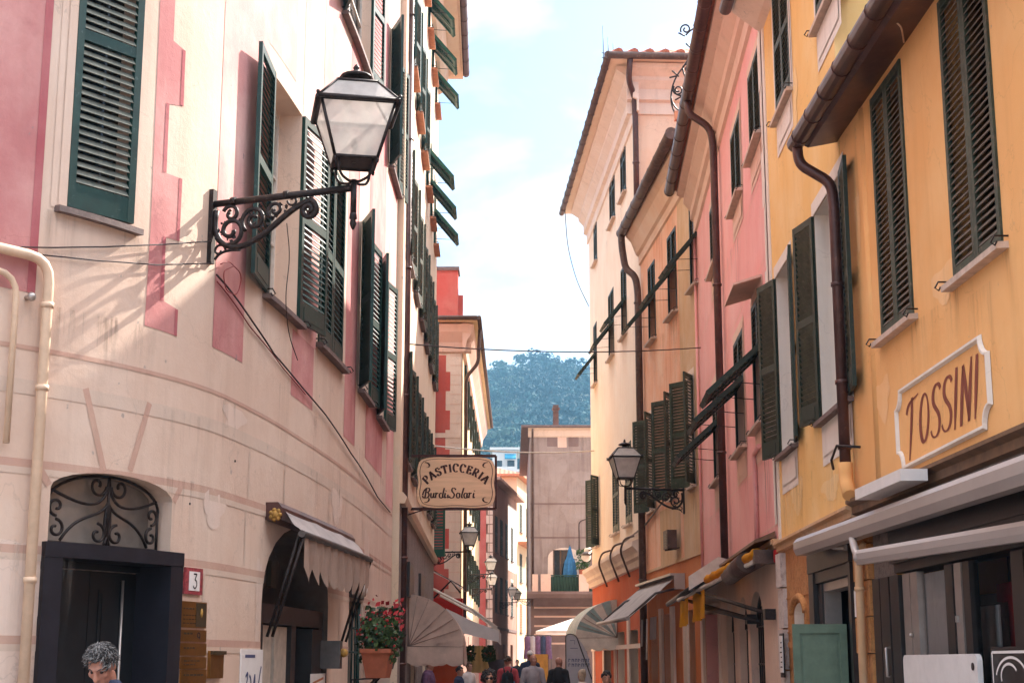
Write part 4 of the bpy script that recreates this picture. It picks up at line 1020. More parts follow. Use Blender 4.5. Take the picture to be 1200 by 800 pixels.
# --- ochre shop house
m = MB(); strip(m, FT, 0, FT.L - .02, [(0, tz - .12), (.05, tz - .1), (.05, tz - .03), (.11, tz), (.11, tz + .03), (0, tz + .05)]); T.part('moulding', m, 'frame_wood')
m = MB(); strip(m, FT, -.2, FT.L + .12, [(-.2, 6.97), (.3, 6.87), (.36, 6.9), (.36, 6.98), (-4, 8.7), (-8, 7.0)]); T.part('roof', m, 'copper_brown')
T.gutter([(-.2, 6.93, .47), (FT.L + .2, 6.93, .42)], .088, 'copper_brown', .62)
spx = FT.L - .10
T.pipe([(FT.L + .1, 6.90, .42), (FT.L + .09, 6.68, .41), (spx, 6.42, .13), (spx, 6.2, .11), (spx, tz + .35, .11)], .056, 'copper_brown', rings=[(spx, 5.35, .11), (spx, 4.35, .11), (spx, tz + .55, .11)])
m = MB(); P_ = smooth_path([FT.map(spx, tz + .4, .11), FT.map(spx, tz + .22, .11), FT.map(spx - .16, tz + .06, .12)]); m.tube(P_, .07, 10); T.part('pipe_elbow', m, 'ochre_plaster')
m = MB(); m.tube([FT.map(spx - .25, tz + .52, .02), FT.map(spx - .05, tz + .56, .2), FT.map(spx + .2, tz + .45, .2), FT.map(spx + .35, tz + .38, .15)], .014, 6); T.part('pipe_bracket', m, 'iron')
m = MB(); fbox(m, FT, ts(1104, 545), ts(1045, 560), tz - .1, tz - .005, .12, .34); T.part('roller_cover', m, 'white_plastic')
# bead of plaster at the shop house's corner
m = MB(); sc0 = ts(1031, 400); m.tube([FT.map(sc0 + .25, tz + .05, -.045), FT.map(sc0 + .25, 6.9, -.045)], .075, 12); T.part('corner_bead', m, 'ochre_plaster')
p0_, p1_ = ts(1026, 700), ts(1008, 700)
m = MB()
k = 0; z = 0
while z < zsh - .1: hgt = .34; fbox(m, FT, p0_, FT.L - .02, z + .01, min(z + hgt, zsh), .0, .05 + .012 * (k % 2)); z += hgt; k += 1
T.part('stone_pilaster', m, 'ochre_stone')
T.pipe([(p0_ + .1, 0, .12), (p0_ + .1, zsh - .3, .12), (p0_ + .06, zsh - .2, .05)], .042, 'tan_plaster', rings=[(p0_ + .1, 2.3, .12)], name='drain_pipe')
m = MB(); fz = zsh - .45
fbox(m, FT, w0, w1, fz, zsh - .003, -.2, .06); fbox(m, FT, w0, w1, fz - .08, fz - .003, -.24, .02); fbox(m, FT, w0, w1, fz + .12, fz + .15, .061, .08); fbox(m, FT, w0, w1, fz + .28, fz + .31, .061, .08)
for a, b in ((1028, 1036), (1037, 1047), (1048, 1058)): fbox(m, FT, ts(b, 700), ts(a, 700), 0, fz - .1, -.06, .03 + .006 * (a % 3))
fbox(m, FT, ts(1120, 700), ts(1111, 700), .35, fz - .1, -.06, .02); fbox(m, FT, ts(1139, 700), ts(1131, 700), .35, fz - .1, -.06, .012); fbox(m, FT, ts(1205, 700), ts(1190, 700), .35, fz - .1, -.06, .02); fbox(m, FT, w0, w0 + .3, .35, fz - .1, -.06, .02)
fbox(m, FT, w0, w1, .36, .8, -.06, .02)
shopT = T.part('shopfront', m, 'shop_black')
m = MB()
for a, b in ((1060, 1068), (1069, 1077), (1121, 1129)): fbox(m, FT, ts(b, 700), ts(a, 700), .8, fz - .1, -.05, .012)
build_each(m, 'shop_frame', 'alu', shopT)
m = MB(); sheet(m, FT, rect(w0, ts(1078, 700), .8, fz - .09), (), -.025, 0); m.build('shop_window', 'shop_glass', shopT)
m = MB(); s_ = ts(1072, 745); m.tube([FT.map(s_, 1.85, .012), FT.map(s_, 1.85, .05)], .018, 8); m.box(FT.map(ts(1125, 720), 1.95, .025), (.02, .03, .05)); m.tube([FT.map(ts(1048, 720), 1.75, .05), FT.map(ts(1048, 720), 1.75, .09), FT.map(ts(1048, 720), 1.5, .09), FT.map(ts(1048, 720), 1.5, .05)], .012, 6); build_each(m, 'handle', 'alu', shopT)
m = MB(); fbox(m, FT, p0_ + .3, p0_ + .42, 2.05, 2.3, .07, .1); T.part('switch_box', m, 'white_plastic')
back(T, 'shop_interior', [(w0 - .3, w1 + .3, -.02, 3.2)], -1.1, 'interior')
td = lambda x, d: FT.px(x, 700, d)[0]
m = MB(); vs = []                       # pale pleated sheet standing in for the sunlit wall's reflection in the glass
for i in range(25):
    u = i / 24; s = td(1109, -.06) + (td(1080, -.06) - td(1109, -.06)) * u
    for z in (.85, 1.6, fz - .12): vs.append(FT.map(s, z, -.06 + .012 * math.sin(i * 1.9)))
m.add(vs, [(i * 3 + j, i * 3 + j + 1, i * 3 + j + 4, i * 3 + j + 3) for i in range(24) for j in range(2)], 0, True); T.part('reflection_sheet', m, 'white_board')
m = MB(); z1_ = FT.px(1175, 675)[1]; fbox(m, FT, td(1189, -.3), td(1168, -.3), z1_ - .14, z1_, -.36, -.3); fbox(m, FT, td(1189, -.3), td(1181, -.3), 1.5, z1_ - .141, -.36, -.3); T.part('display_shelf', m, 'interior_red')
m = MB(); fbox(m, FT, td(1170, -.2), td(1141, -.2), 1.2, FT.px(1155, 706)[1], -.21, -.2); T.part('display_sheet', m, 'white_board')
m = MB(); fbox(m, FT, td(1189, -.5), td(1140, -.5), .9, fz - .3, -.62, -.5); T.part('display_case', m, 'gutter_dark')
# --- yellow house
m = MB(); strip(m, FY, 0, FY.L, [(0, yz - .1), (.05, yz - .08), (.05, yz - .02), (.1, yz), (.1, yz + .03), (0, yz + .05)]); Y.part('moulding', m, 'tan_plaster')
m = MB(); fbox(m, FY, ds0, ds1, yz - .5, yz - .22, -.2, .06); fbox(m, FY, ds0, ds1, yz - .62, yz - .503, -.12, .03)
fbox(m, FY, ds1 - .3, ds1, 0, yz - .503, -.2, .05); fbox(m, FY, ds0, ds0 + .12, 0, yz - .503, -.2, .05); fbox(m, FY, ds1 - .55, ds1 - .33, 0, yz - .63, -.16, -.0); dfr = Y.part('door_frame', m, 'shop_black')
m = MB(); fbox(m, FY, ds1 - .62, ds1 - .56, 0, yz - .63, -.2, -.02); fbox(m, FY, ds0 + .13, ds1 - .62, yz - .72, yz - .63, -.2, -.02); m.build('inner_frame', 'alu', dfr)
back(Y, 'doorway', [(ds0 - .02, ds1 + .02, -.02, yz)], -.29, 'void_dark')
m = MB(); p0 = FY.map(ds0 + .38, 0, .04); t_, n_ = FY.frame(ds0)
gz = 2.0
for dx, w_, y0, z0_, z1_, th in ((.0, .54, 0, .1, gz, .035), (.0, .07, .0351, .1, gz, .018), (.47, .07, .0351, .1, gz, .018), (.07, .4, .0351, gz - .09, gz, .0175), (.1, .34, .0351, .3, gz - .13, .01)):
    a = p0 + n_ * dx - t_ * y0; m.prism([a + Z3 * z0_, a + n_ * w_ + Z3 * z0_, a + n_ * w_ + Z3 * z1_, a + Z3 * z1_], t_ * -th)
Y.part('door_leaf', m, 'green_panel')
m = MB(); z = .3; k = 0
while z < yz - .35:
    fbox(m, FY, bk0, bk1, z, z + .015, .0, .012, 0); z += .42
strip(m, FY, n0 - .1, n0 - .02, [(0, nz0), (.035, nz0), (.035, nz1), (0, nz1)]); strip(m, FY, n1 + .02, n1 + .1, [(0, nz0), (.035, nz0), (.035, nz1), (0, nz1)])
A_ = arch(n0 - .06, n1 + .06, nz0, nz1 - .05, .2)[2:]; m.tube([FY.map(a, b, .02) for a, b in A_], .045, 6); fbox(m, FY, n0 - .12, n1 + .12, nz0 - .06, nz0, 0, .07)
Y.part('niche_surround', m, 'ochre_stone')
back(Y, 'niche_back', [(n0 - .02, n1 + .02, nz0 - .05, nz1 + .12)], -.11, 'trim_white')
m = MB(); z = 0; k = 0
while z < yz - .15: fbox(m, FY, FY.L - .42, FY.L - .01, z + .01, min(z + .5, yz - .12), 0, .05 + .02 * (k % 2)); z += .51; k += 1
Y.part('corner_stones', m, 'white_stone')
m = MB(); s_ = FY.L; strip(m, FY, s_ - .16, s_ - .01, [(0, yz), (.02, yz), (.02, 10.2), (0, 10.2)]); Y.part('corner_strip', m, 'trim_white')
m = MB(); strip(m, FY, -.1, FY.L, [(0, 10.2), (.1, 10.25), (.4, 10.5), (.4, 10.6), (-4, 12.0), (-8, 10.6), (-8, 10.5), (0, 10.5)]); Y.part('roof', m, ['trim_pale'])
Y.gutter([(-.1, 10.55, .5), (FY.L, 10.55, .5)], .09, 'copper_brown')
# --- rose house
back(P, 'door_recess', [(0.3, FP.L - .1, -.02, 3.0)], -.33, 'void_dark')
m = MB()
for x0, x1 in ((896, 880), (877, 867), (861, 852)):
    a, b = sorted((psx(x0, 760)[0], psx(x1, 760)[0]))
    for k in range(7): s = a + (b - a) * (k + .5) / 7; m.tube([FP.map(s, .05, -.12), FP.map(s, 2.45, -.12)], .014, 5)
    m.tube([FP.map(x, y, -.12) for x, y in arch(a, b, 0, 2.15, .5)[2:]], .03, 6)
    for z in (.9, 1.6, 2.15): m.tube([FP.map(a, z, -.12), FP.map(b, z, -.12)], .016, 5)
P.part('door_grille', m, 'iron')
m = MB(); a, b = sorted((psx(845, 760)[0], psx(826, 760)[0]))
fbox(m, FP, a, a + .14, 0, 2.59, -.2, .04); fbox(m, FP, b - .14, b, 0, 2.59, -.2, .04); fbox(m, FP, a - .1, b + .1, 2.6, 2.7, -.1, .14); P.parts('shop_surround', m, 'trim_pale')
m = MB(); fbox(m, FP, 0, FP.L, 3.08, 3.14, 0, .05); fbox(m, FP, 0, FP.L, 3.14, 3.2, 0, .09); P.parts('moulding', m, 'tan_plaster')
qa, qb = sorted((psx(898, 500)[0], psx(886, 510)[0])); m = MB(); strip(m, FP, qa - .05, qb + .05, [(0, qz1 + .16), (.4, qz1 + .04), (.4, qz1 + .07), (0, qz1 + .2)]); P.part('window_hood', m, 'trim_rose')
m = MB(); strip(m, FP, -.02, FP.L + .02, [(0, 10.75), (.05, 10.78), (.05, 11.05), (.12, 11.1), (.12, 11.3), (.26, 11.48), (.26, 11.6), (.4, 11.66), (.4, 11.76), (0, 11.76)]); P.part('cornice', m, 'trim_rose')
m = MB(); strip(m, FP, -.02, FP.L + .02, [(-.1, 11.77), (.48, 11.77), (.48, 11.84), (-4, 13.4), (-8, 11.8)]); P.part('roof', m, 'roof_tiles')
P.gutter([(-.3, 11.76, .56), (FP.L + .05, 11.76, .56)], .11, 'copper_brown')
s_ = psx(852.5, 500)[0]
P.pipe([(s_, 11.66, .56), (s_, 11.42, .54), (s_, 11.15, .16), (s_, 10.8, .11), (s_, 3.2, .11)], .068, 'copper_brown', rings=[(s_, 8.2, .11), (s_, 5.2, .11)])
P.pipe([(FP.L - .12, 3.0, .05), (FP.L - .12, 10.7, .05)], .03, 'rose_plaster', name='conduit')
P.pipe([(2.2, 3.3, .04), (2.2, 4.35, .04), (2.2, 4.6, .05), (1.5, 4.62, .05)], .035, 'rose_plaster', name='conduit')
# --- orange house
back(O, 'door_recess', [(.1, FO.L - .1, -.02, 3.0)], -.33, 'void_dark')
m = MB(); strip(m, FO, -.02, FO.L + .02, [(0, 12.1), (.05, 12.13), (.05, 12.35), (.12, 12.4), (.25, 12.75), (.38, 12.9), (.38, 13.0), (0, 13.0)]); O.part('cornice', m, 'peach_gable')
m = MB(); strip(m, FO, -.02, FO.L + .02, [(-.1, 13.01), (.45, 13.01), (.45, 13.08), (-3.5, 14.3), (-8, 13.05)]); O.part('roof', m, 'roof_tiles')
O.gutter([(-.2, 13.02, .53), (FO.L + .1, 13.02, .5)], .13, 'gutter_dark')
O.pipe([(FO.L - .05, 13.0, .52), (FO.L - .02, 12.6, .5), (FO.L - .05, 12.0, .42), (FO.L - .25, 11.75, .18), (FO.L - .3, 11.3, .13), (FO.L - .3, 0, .13)], .095, 'gutter_dark', rings=[(FO.L - .3, 11, .13), (FO.L - .3, 7, .13), (FO.L - .3, 3.7, .13)])
m = MB()
for a, b in ((.05, .3), (1.9, 2.3), (3.6, 4.0), (5.2, 5.6)): fbox(m, FO, a, b, 0, 2.9, 0, .06)
O.parts('pilaster', m, 'trim_pale')
m = MB(); fbox(m, FO, 0, FO.L, 3.86, 3.92, 0, .03); O.part('moulding', m, 'tan_plaster')
# --- cream house
back(K, 'door_recess', [(.1, FK.L - .1, -.02, 2.8)], -.33, 'void_dark')
FKn = Facade([FK.map(0, 0)[:2], FK.map(0, 0, -9)[:2]], 1)
def cornice_prof(z): return [(0, z - 1.3), (.05, z - 1.28), (.05, z - .95), (.16, z - .9), (.16, z - .6), (.34, z - .4), (.34, z - .3), (.6, z - .12), (.6, z), (0, z)]
m = MB(); strip(m, FK, -.3, FK.L + .3, cornice_prof(17.72)); strip(m, FKn, -.3, 9, cornice_prof(17.70)); K.parts('cornice', m, 'trim_pale')
E_, hi_, rr = hip_roof(K, [FK.map(0, 0)[:2], FK.map(FK.L, 0)[:2], FK.map(FK.L, 0, -9)[:2], FK.map(0, 0, -9)[:2]], .82, 17.74, 2.6, ('cream_facade', 'roof_tiles'), .12, (1,))
m = MB(); zg = 17.78
m.tube([FK.map(-.9, zg, .9), FK.map(FK.L + .9, zg, .9)], .1, 10); a, b = FK.map(-.9, zg, .9), FK.map(-.9, zg, -9); m.tube([a, b], .1, 10)
for i in range(17): c = FK.map(-.9 + i * .9, zg, .9); t_ = FK.frame(0)[0] * .012; m.tube([c - t_, c + t_], .116, 10)
K.part('gutter', m, 'gutter_dark')
K.pipe([(-.86, 17.7, .3), (-.5, 17.2, .3), (-.12, 16.9, .1), (-.08, 16.4, .08), (-.08, 12.7, .08)], .08, 'copper_brown', rings=[(-.08, 15, .08)])
m = MB(); strip(m, FK, -.02, FK.L + .05, [(0, kc - .12), (.1, kc - .1), (.12, kc + .05), (.2, kc + .12), (.2, kc + .22), (.34, kc + .38), (.34, kc + .5), (0, kc + .62)]); K.parts('cornice', m, 'trim_pale')
m = MB()
for a in (.02, 3.3, 6.5, 9.6, 12.6): fbox(m, FK, a, a + .45, 0, 2.85, 0, .05)
fbox(m, FK, .02, FK.L, 2.0, 2.12, .051, .07); K.parts('pilaster', m, 'trim_pale')
m = MB()
for s in (1.5, 4, 7): P_ = [FK.map(s, kc + .75, .1), FK.map(s + .3, kc + .7, .32), FK.map(s + .7, kc + .4, .4), FK.map(s + .8, kc - .3, .12)]; m.tube(smooth_path(P_), .03, 6)
P_ = [FK.map(4, kc + .78, .06), FK.map(0, kc + .85, .06), FO.map(FO.L - .6, kc + .9, .06), FO.map(4.6, kc + 1.2, .06), FO.map(3.6, kc + 1.25, .06)]; m.tube(P_, .025, 6); K.parts('conduit', m, 'gutter_dark')
an = MB(); c = at_depth(707, 62, 40.5); c = Vector((c.x, c.y, 18.0))
for dx, h_ in ((0, 1.15), (.14, .8), (.28, .62), (.42, .45), (.56, .35)): an.tube([c + Vector((dx, 0, 0)), c + Vector((dx, 0, h_))], .012, 5)
for h_ in (.2, .34): an.tube([c + Vector((-.05, 0, h_)), c + Vector((.65, 0, h_ - .1))], .01, 5)
K.part('antenna', an, 'iron')

# ================================================================== LETTERING (hand-drawn strokes: nib-width ribbons laid a few mm proud of the panel)
def ribbon(mb, pts, wf, fmap, mi=0):
    n = len(pts); L, R = [], []
    for i, p in enumerate(pts):
        a = pts[max(0, i - 1)]; b = pts[min(n - 1, i + 1)]; dx, dy = b[0] - a[0], b[1] - a[1]; l = math.hypot(dx, dy) or 1
        w = wf(dx / l, dy / l, i / max(1, n - 1)) / 2
        L.append((p[0] - dy / l * w, p[1] + dx / l * w)); R.append((p[0] + dy / l * w, p[1] - dx / l * w))
    vs = [fmap(*q) for q in L + R]; mb.add(vs, [(i, i + 1, n + i + 1, n + i) for i in range(n - 1)], mi)
def arc(cx, cy, rx, ry, a0, a1, n=18): return [(cx + rx * math.cos(math.radians(a0 + (a1 - a0) * i / n)), cy + ry * math.sin(math.radians(a0 + (a1 - a0) * i / n))) for i in range(n + 1)]
def cub(*p): return bez(*p)
SERIF = {   # upright high-contrast capitals, box 0..w x 0..1
 'P': (.62, [[(.14, 0), (.14, 1)], [(.14, .97)] + arc(.34, .74, .24, .24, 90, -90) + [(.14, .5)]], [(.02, .3, 0), (.02, .22, 1)]),
 'A': (.78, [[(.05, 0), (.4, 1)], [(.38, 1), (.7, 0)], [(.18, .33), (.56, .33)]], [(-.04, .18, 0), (.54, .84, 0)]),
 'S': (.58, [[(.5, .7), (.5, .86)] , arc(.29, .74, .2, .24, 40, 180, 8) + cub((.09, .74), (.1, .5), (.5, .56), (.5, .27))[1:] + arc(.29, .27, .21, .26, 0, -150, 10), [(.07, .1), (.07, .3)]], []),
 'T': (.7, [[(.35, 0), (.35, 1)], [(.04, .97), (.66, .97)], [(.05, .98), (.05, .74)], [(.65, .98), (.65, .74)]], [(.2, .5, 0)]),
 'I': (.34, [[(.17, 0), (.17, 1)]], [(.03, .31, 0), (.03, .31, 1)]),
 'C': (.68, [arc(.36, .5, .29, .49, 50, 310, 24), [(.6, .66), (.6, .94)]], []),
 'E': (.62, [[(.14, 0), (.14, 1)], [(.14, .97), (.52, .97)], [(.14, .52), (.42, .52)], [(.14, .03), (.54, .03)], [(.52, .98), (.52, .74)], [(.54, .02), (.56, .28)], [(.42, .4), (.42, .64)]], [(.02, .2, 0), (.02, .2, 1)]),
 'R': (.72, [[(.14, 0), (.14, 1)], [(.14, .97)] + arc(.32, .74, .23, .23, 90, -90) + [(.14, .51)], [(.32, .51), (.6, 0)]], [(.02, .3, 0), (.02, .2, 1), (.52, .74, 0)]),
}
def serif_text(mb, word, fmap, size, place_fn, thick=.17, thin=.06, gap=.1):
    """place_fn(offset along the line) -> (origin x, y, rotation)"""
    tot = sum(SERIF[c][0] + gap for c in word) - gap; off = -tot / 2
    for c in word:
        w, strokes, serifs = SERIF[c]; ox, oy, rot = place_fn((off + w / 2) * size); cs, sn = math.cos(rot), math.sin(rot)
        f = lambda x, y: fmap(ox + ((x - w / 2) * cs - y * sn) * size, oy + ((x - w / 2) * sn + y * cs) * size)
        for st in strokes: ribbon(mb, st, lambda dx, dy, t: thin + (thick - thin) * abs(dy) ** 1.3, f)
        for a, b, y in serifs: ribbon(mb, [(a, y + (.025 if y == 0 else -.025)), (b, y + (.025 if y == 0 else -.025))], lambda *k: .05, f)
        off += w + gap
SCRIPT = {  # slanted brush lettering; x-height .5
 'B': (.62, [cub((.12, .0), (.18, .4), (.24, .8), (.28, 1.0)), cub((-.1, .28), (-.05, .75), (.3, 1.1), (.5, .98)) + cub((.5, .98), (.72, .82), (.5, .55), (.26, .55))[1:], cub((.26, .55), (.62, .58), (.6, .1), (.3, .02)) + cub((.3, .02), (.05, -.05), (-.1, .05), (-.12, .22))[1:]]),
 'u': (.4, [cub((.06, .5), (.0, .2), (.02, .0), (.14, .02)) + cub((.14, .02), (.26, .05), (.3, .3), (.34, .5))[1:], cub((.34, .5), (.26, .1), (.3, -.02), (.42, .08))]),
 'r': (.34, [cub((.1, .5), (.06, .3), (.04, .15), (.02, 0)), cub((.06, .3), (.12, .45), (.2, .55), (.3, .44)), cub((.0, .42), (.05, .48), (.08, .52), (.12, .5))]),
 'd': (.42, [arc(.18, .24, .17, .25, 60, 400, 20), cub((.5, 1.0), (.42, .6), (.3, .2), (.36, .06)) + [(.46, .08)]]),
 'i': (.22, [cub((.12, .5), (.06, .2), (.02, .0), (.12, .02)) + [(.22, .1)], [(.17, .68), (.2, .74)]]),
 'S': (.6, [cub((.62, .8), (.55, 1.08), (.2, 1.05), (.24, .74)) + cub((.24, .74), (.28, .5), (.56, .5), (.46, .2))[1:] + cub((.46, .2), (.38, -.08), (.02, -.06), (-.02, .18))[1:]]),
 'o': (.4, [arc(.2, .25, .16, .25, 70, 430, 20), cub((.25, .48), (.32, .4), (.36, .42), (.42, .46))]),
 'l': (.24, [cub((.3, 1.0), (.2, .6), (.02, .1), (.12, .02)) + [(.22, .08)]]),
 'a': (.42, [arc(.18, .24, .16, .25, 60, 400, 20), cub((.36, .5), (.3, .2), (.26, .0), (.36, .03)) + [(.44, .1)]]),
 '&': (.3, [cub((.28, .1), (.1, .3), (.05, .42), (.16, .44)) + cub((.16, .44), (.26, .4), (.02, .2), (.06, .06))[1:] + cub((.06, .06), (.12, -.02), (.22, .02), (.28, .22))[1:]]),
}
def script_text(mb, word, fmap, ox, oy, size, w=.09, gap=.03, small=('&',)):
    x = 0
    for c in word:
        if c == ' ': x += .12; continue
        k = .7 if c in small else 1
        adv, strokes = SCRIPT[c]
        for st in strokes: ribbon(mb, st, lambda dx, dy, t: w * (.55 + .75 * abs(dy)), lambda a, b: fmap(ox + (x + a * k + .0) * size, oy + b * k * size))
        x += (adv + gap) * k
    return x * size
NOUV = {   # tall art-nouveau capitals of the shop name, sheared by the sign painter
 'T': (.62, [cub((.3, 1.0), (.3, .7), (.26, .3), (.2, -.12)), cub((.02, .74), (.1, .98), (.3, .92), (.62, 1.0))]),
 'O': (.5, [arc(.24, .5, .2, .42, 80, 440, 26)]),
 'S': (.44, [cub((.42, .84), (.36, 1.02), (.06, .98), (.08, .74)) + cub((.08, .74), (.1, .54), (.42, .5), (.4, .26))[1:] + cub((.4, .26), (.38, .0), (.06, .0), (.0, .2))[1:]]),
 'I': (.2, [cub((.12, 1.02), (.1, .7), (.08, .3), (.06, .0))]),
 'N': (.5, [cub((.06, 0), (.08, .3), (.1, .8), (.12, .98)), cub((.12, .98), (.2, .7), (.34, .3), (.38, .02)), cub((.38, .02), (.4, .4), (.44, .8), (.46, 1.04))]),
}

# ------------------------------------------------------------------ shop sign painted on the ochre wall
a0_, _ = FT.px(1163, 450); a1_, _ = FT.px(1053, 505); z_lo = .5 * (FT.px(1158, 503)[1] + FT.px(1059, 553)[1]); z_hi = .5 * (FT.px(1155, 388)[1] + FT.px(1056, 456)[1])
sg = thing('wall_sign', 'framed ochre shop sign lettered TOSSINI on the shop wall', 'sign', FT.map((a0_ + a1_) / 2, z_lo, 0))
Wd, Hd = a1_ - a0_, z_hi - z_lo
zc_ = [FT.px(1158, 503)[1], FT.px(1059, 553)[1], FT.px(1155, 388)[1], FT.px(1056, 456)[1]]
def SM(s, z, d):
    """the frame follows the sign painter's slightly skewed outline"""
    u = (s - a0_) / Wd; v = (z - z_lo) / Hd; b, t = zc_[0] + (zc_[1] - zc_[0]) * u, zc_[2] + (zc_[3] - zc_[2]) * u
    return FT.map(s, b + (t - b) * v, d)
def notch(ins):
    c = .16 - ins * .4; x0, x1, y0, y1 = a0_ + ins, a1_ - ins, z_lo + ins, z_hi - ins; o = []
    for cx, cy, st in ((x0, y0, 90), (x1, y0, 180), (x1, y1, 270), (x0, y1, 0)):
        seg = [(cx + c * math.cos(math.radians(st - 90 * k / 6)), cy + c * math.sin(math.radians(st - 90 * k / 6))) for k in range(7)]
        o += seg
    return o
m = MB(); L_ = notch(.02); m.add([SM(a, b, .006) for a, b in L_], [tuple(range(len(L_)))]); m.build('panel', 'ochre_plaster', sg)
m = MB(); o_ = notch(0.0); i_ = notch(.05); vs = [SM(a, b, .004) for a, b in o_] + [SM(a, b, .035) for a, b in notch(.015)] + [SM(a, b, .035) for a, b in notch(.035)] + [SM(a, b, .007) for a, b in i_]
n_ = len(o_); m.add(vs, [(r * n_ + i, r * n_ + (i + 1) % n_, (r + 1) * n_ + (i + 1) % n_, (r + 1) * n_ + i) for r in range(3) for i in range(n_)]); m.build('frame', 'trim_white', sg)
m = MB(); hgt = Hd * .64; x = .0; tot = sum(NOUV[c][0] + .07 for c in 'TOSSINI'); kx = (Wd * .8) / tot
for c in 'TOSSINI':
    w_, strokes = NOUV[c]
    for st in strokes: ribbon(m, st, lambda dx, dy, t: .13 * (.35 + .65 * abs(dy)) * (.5 + .5 * math.sin(PI * min(1, t * 1.0 + .12)) ** .6), (lambda x: lambda a, b: SM(a1_ - Wd * .09 - (x + a + b * .16) * kx, z_lo + Hd * .17 + b * hgt, .0095))(x))
    x += w_ + .07
m.build('lettering', 'letter_brown', sg)

# ------------------------------------------------------------------ pasticceria sign hanging on its bracket
sd = 26.2
c0 = at_depth(482, 534, sd); c1 = at_depth(581, 596, sd)
zt_, zb_ = c0.z, c1.z; xr = c1.x; xw = FB.map(sd - 24.6, 0, 0).x
ps = thing('hanging_sign', 'cream bracket sign lettered PASTICCERIA Burdi & Solari above the alley', 'sign', (xw, sd, zb_))
m = MB()
for z in (zt_, zb_): m.box(((xw + xr) / 2, sd, z), (xr - xw, .035, .045))
m.box((xr, sd, (zt_ + zb_) / 2), (.04, .035, zt_ - zb_)); m.box((xw + .02, sd, (zt_ + zb_) / 2), (.04, .08, zt_ - zb_ + .3)); m.tube([(xw + .05, sd, zb_ - .1), (xw + .3, sd, zb_ - .02)], .012, 6)
m.build('bracket', 'sign_ink', ps)
pl0 = at_depth(490, 536, sd); pl1 = at_depth(579.5, 594.5, sd); cx_, cz_ = (pl0.x + pl1.x) / 2, (pl0.z + pl1.z) / 2; pw, ph = (pl1.x - pl0.x) / 2, (pl0.z - pl1.z) / 2
def pshape(k):
    o = []
    for i in range(72):
        a = 2 * PI * i / 72; x, y = math.cos(a), math.sin(a); e = 9
        r = (abs(x) ** e + abs(y) ** e) ** (-1 / e); x, y = x * r, y * r
        wob = 1 - .035 * math.cos(2 * PI * min(1, abs(x if abs(y) > abs(x) else y) / .9)) * .5
        o.append((x * wob * k, y * wob * k))
    return o
m = MB(); lp = [(cx_ + x * pw, sd - .025, cz_ + y * ph) for x, y in pshape(1)]; m.prism(lp, (0, .05, 0)); m.build('panel', 'sign_cream', ps)
m = MB()
for yd, sg_ in ((-.0285, 1), (.0285, -1)):
    fm = lambda x, y: (cx_ + x * pw * sg_, sd + yd, cz_ + y * ph)
    b_ = pshape(.93); b_.append(b_[0]); ribbon(m, b_, lambda *k: .018, fm)
    asp = pw / ph; fa = lambda x, y: (cx_ + x * sg_, sd + yd * 1.02, cz_ + y)
    R_ = ph * 1.55; cyc = ph * .42 - R_
    serif_text(m, 'PASTICCERIA', fa, ph * .33, lambda o: (R_ * math.sin(o / R_), cyc + R_ * math.cos(o / R_), -o / R_), .27, .09, .1)
    script_text(m, 'Burdi&Solari', fa, -pw * .84, -ph * .62, ph * .40, .125, .062)
    for sx in (-1, 1):
        for sy in (-1, 1):
            for q in range(3):
                ribbon(m, cub((sx * .82, sy * .8), (sx * (.74 - .05 * q), sy * .8), (sx * (.7 - .02 * q), sy * (.72 - .08 * q)), (sx * (.72 + .03 * q), sy * (.6 + .0 * q))), lambda dx, dy, t: .03 * (1 - .7 * t), fm)
m.build('lettering', 'sign_ink', ps)

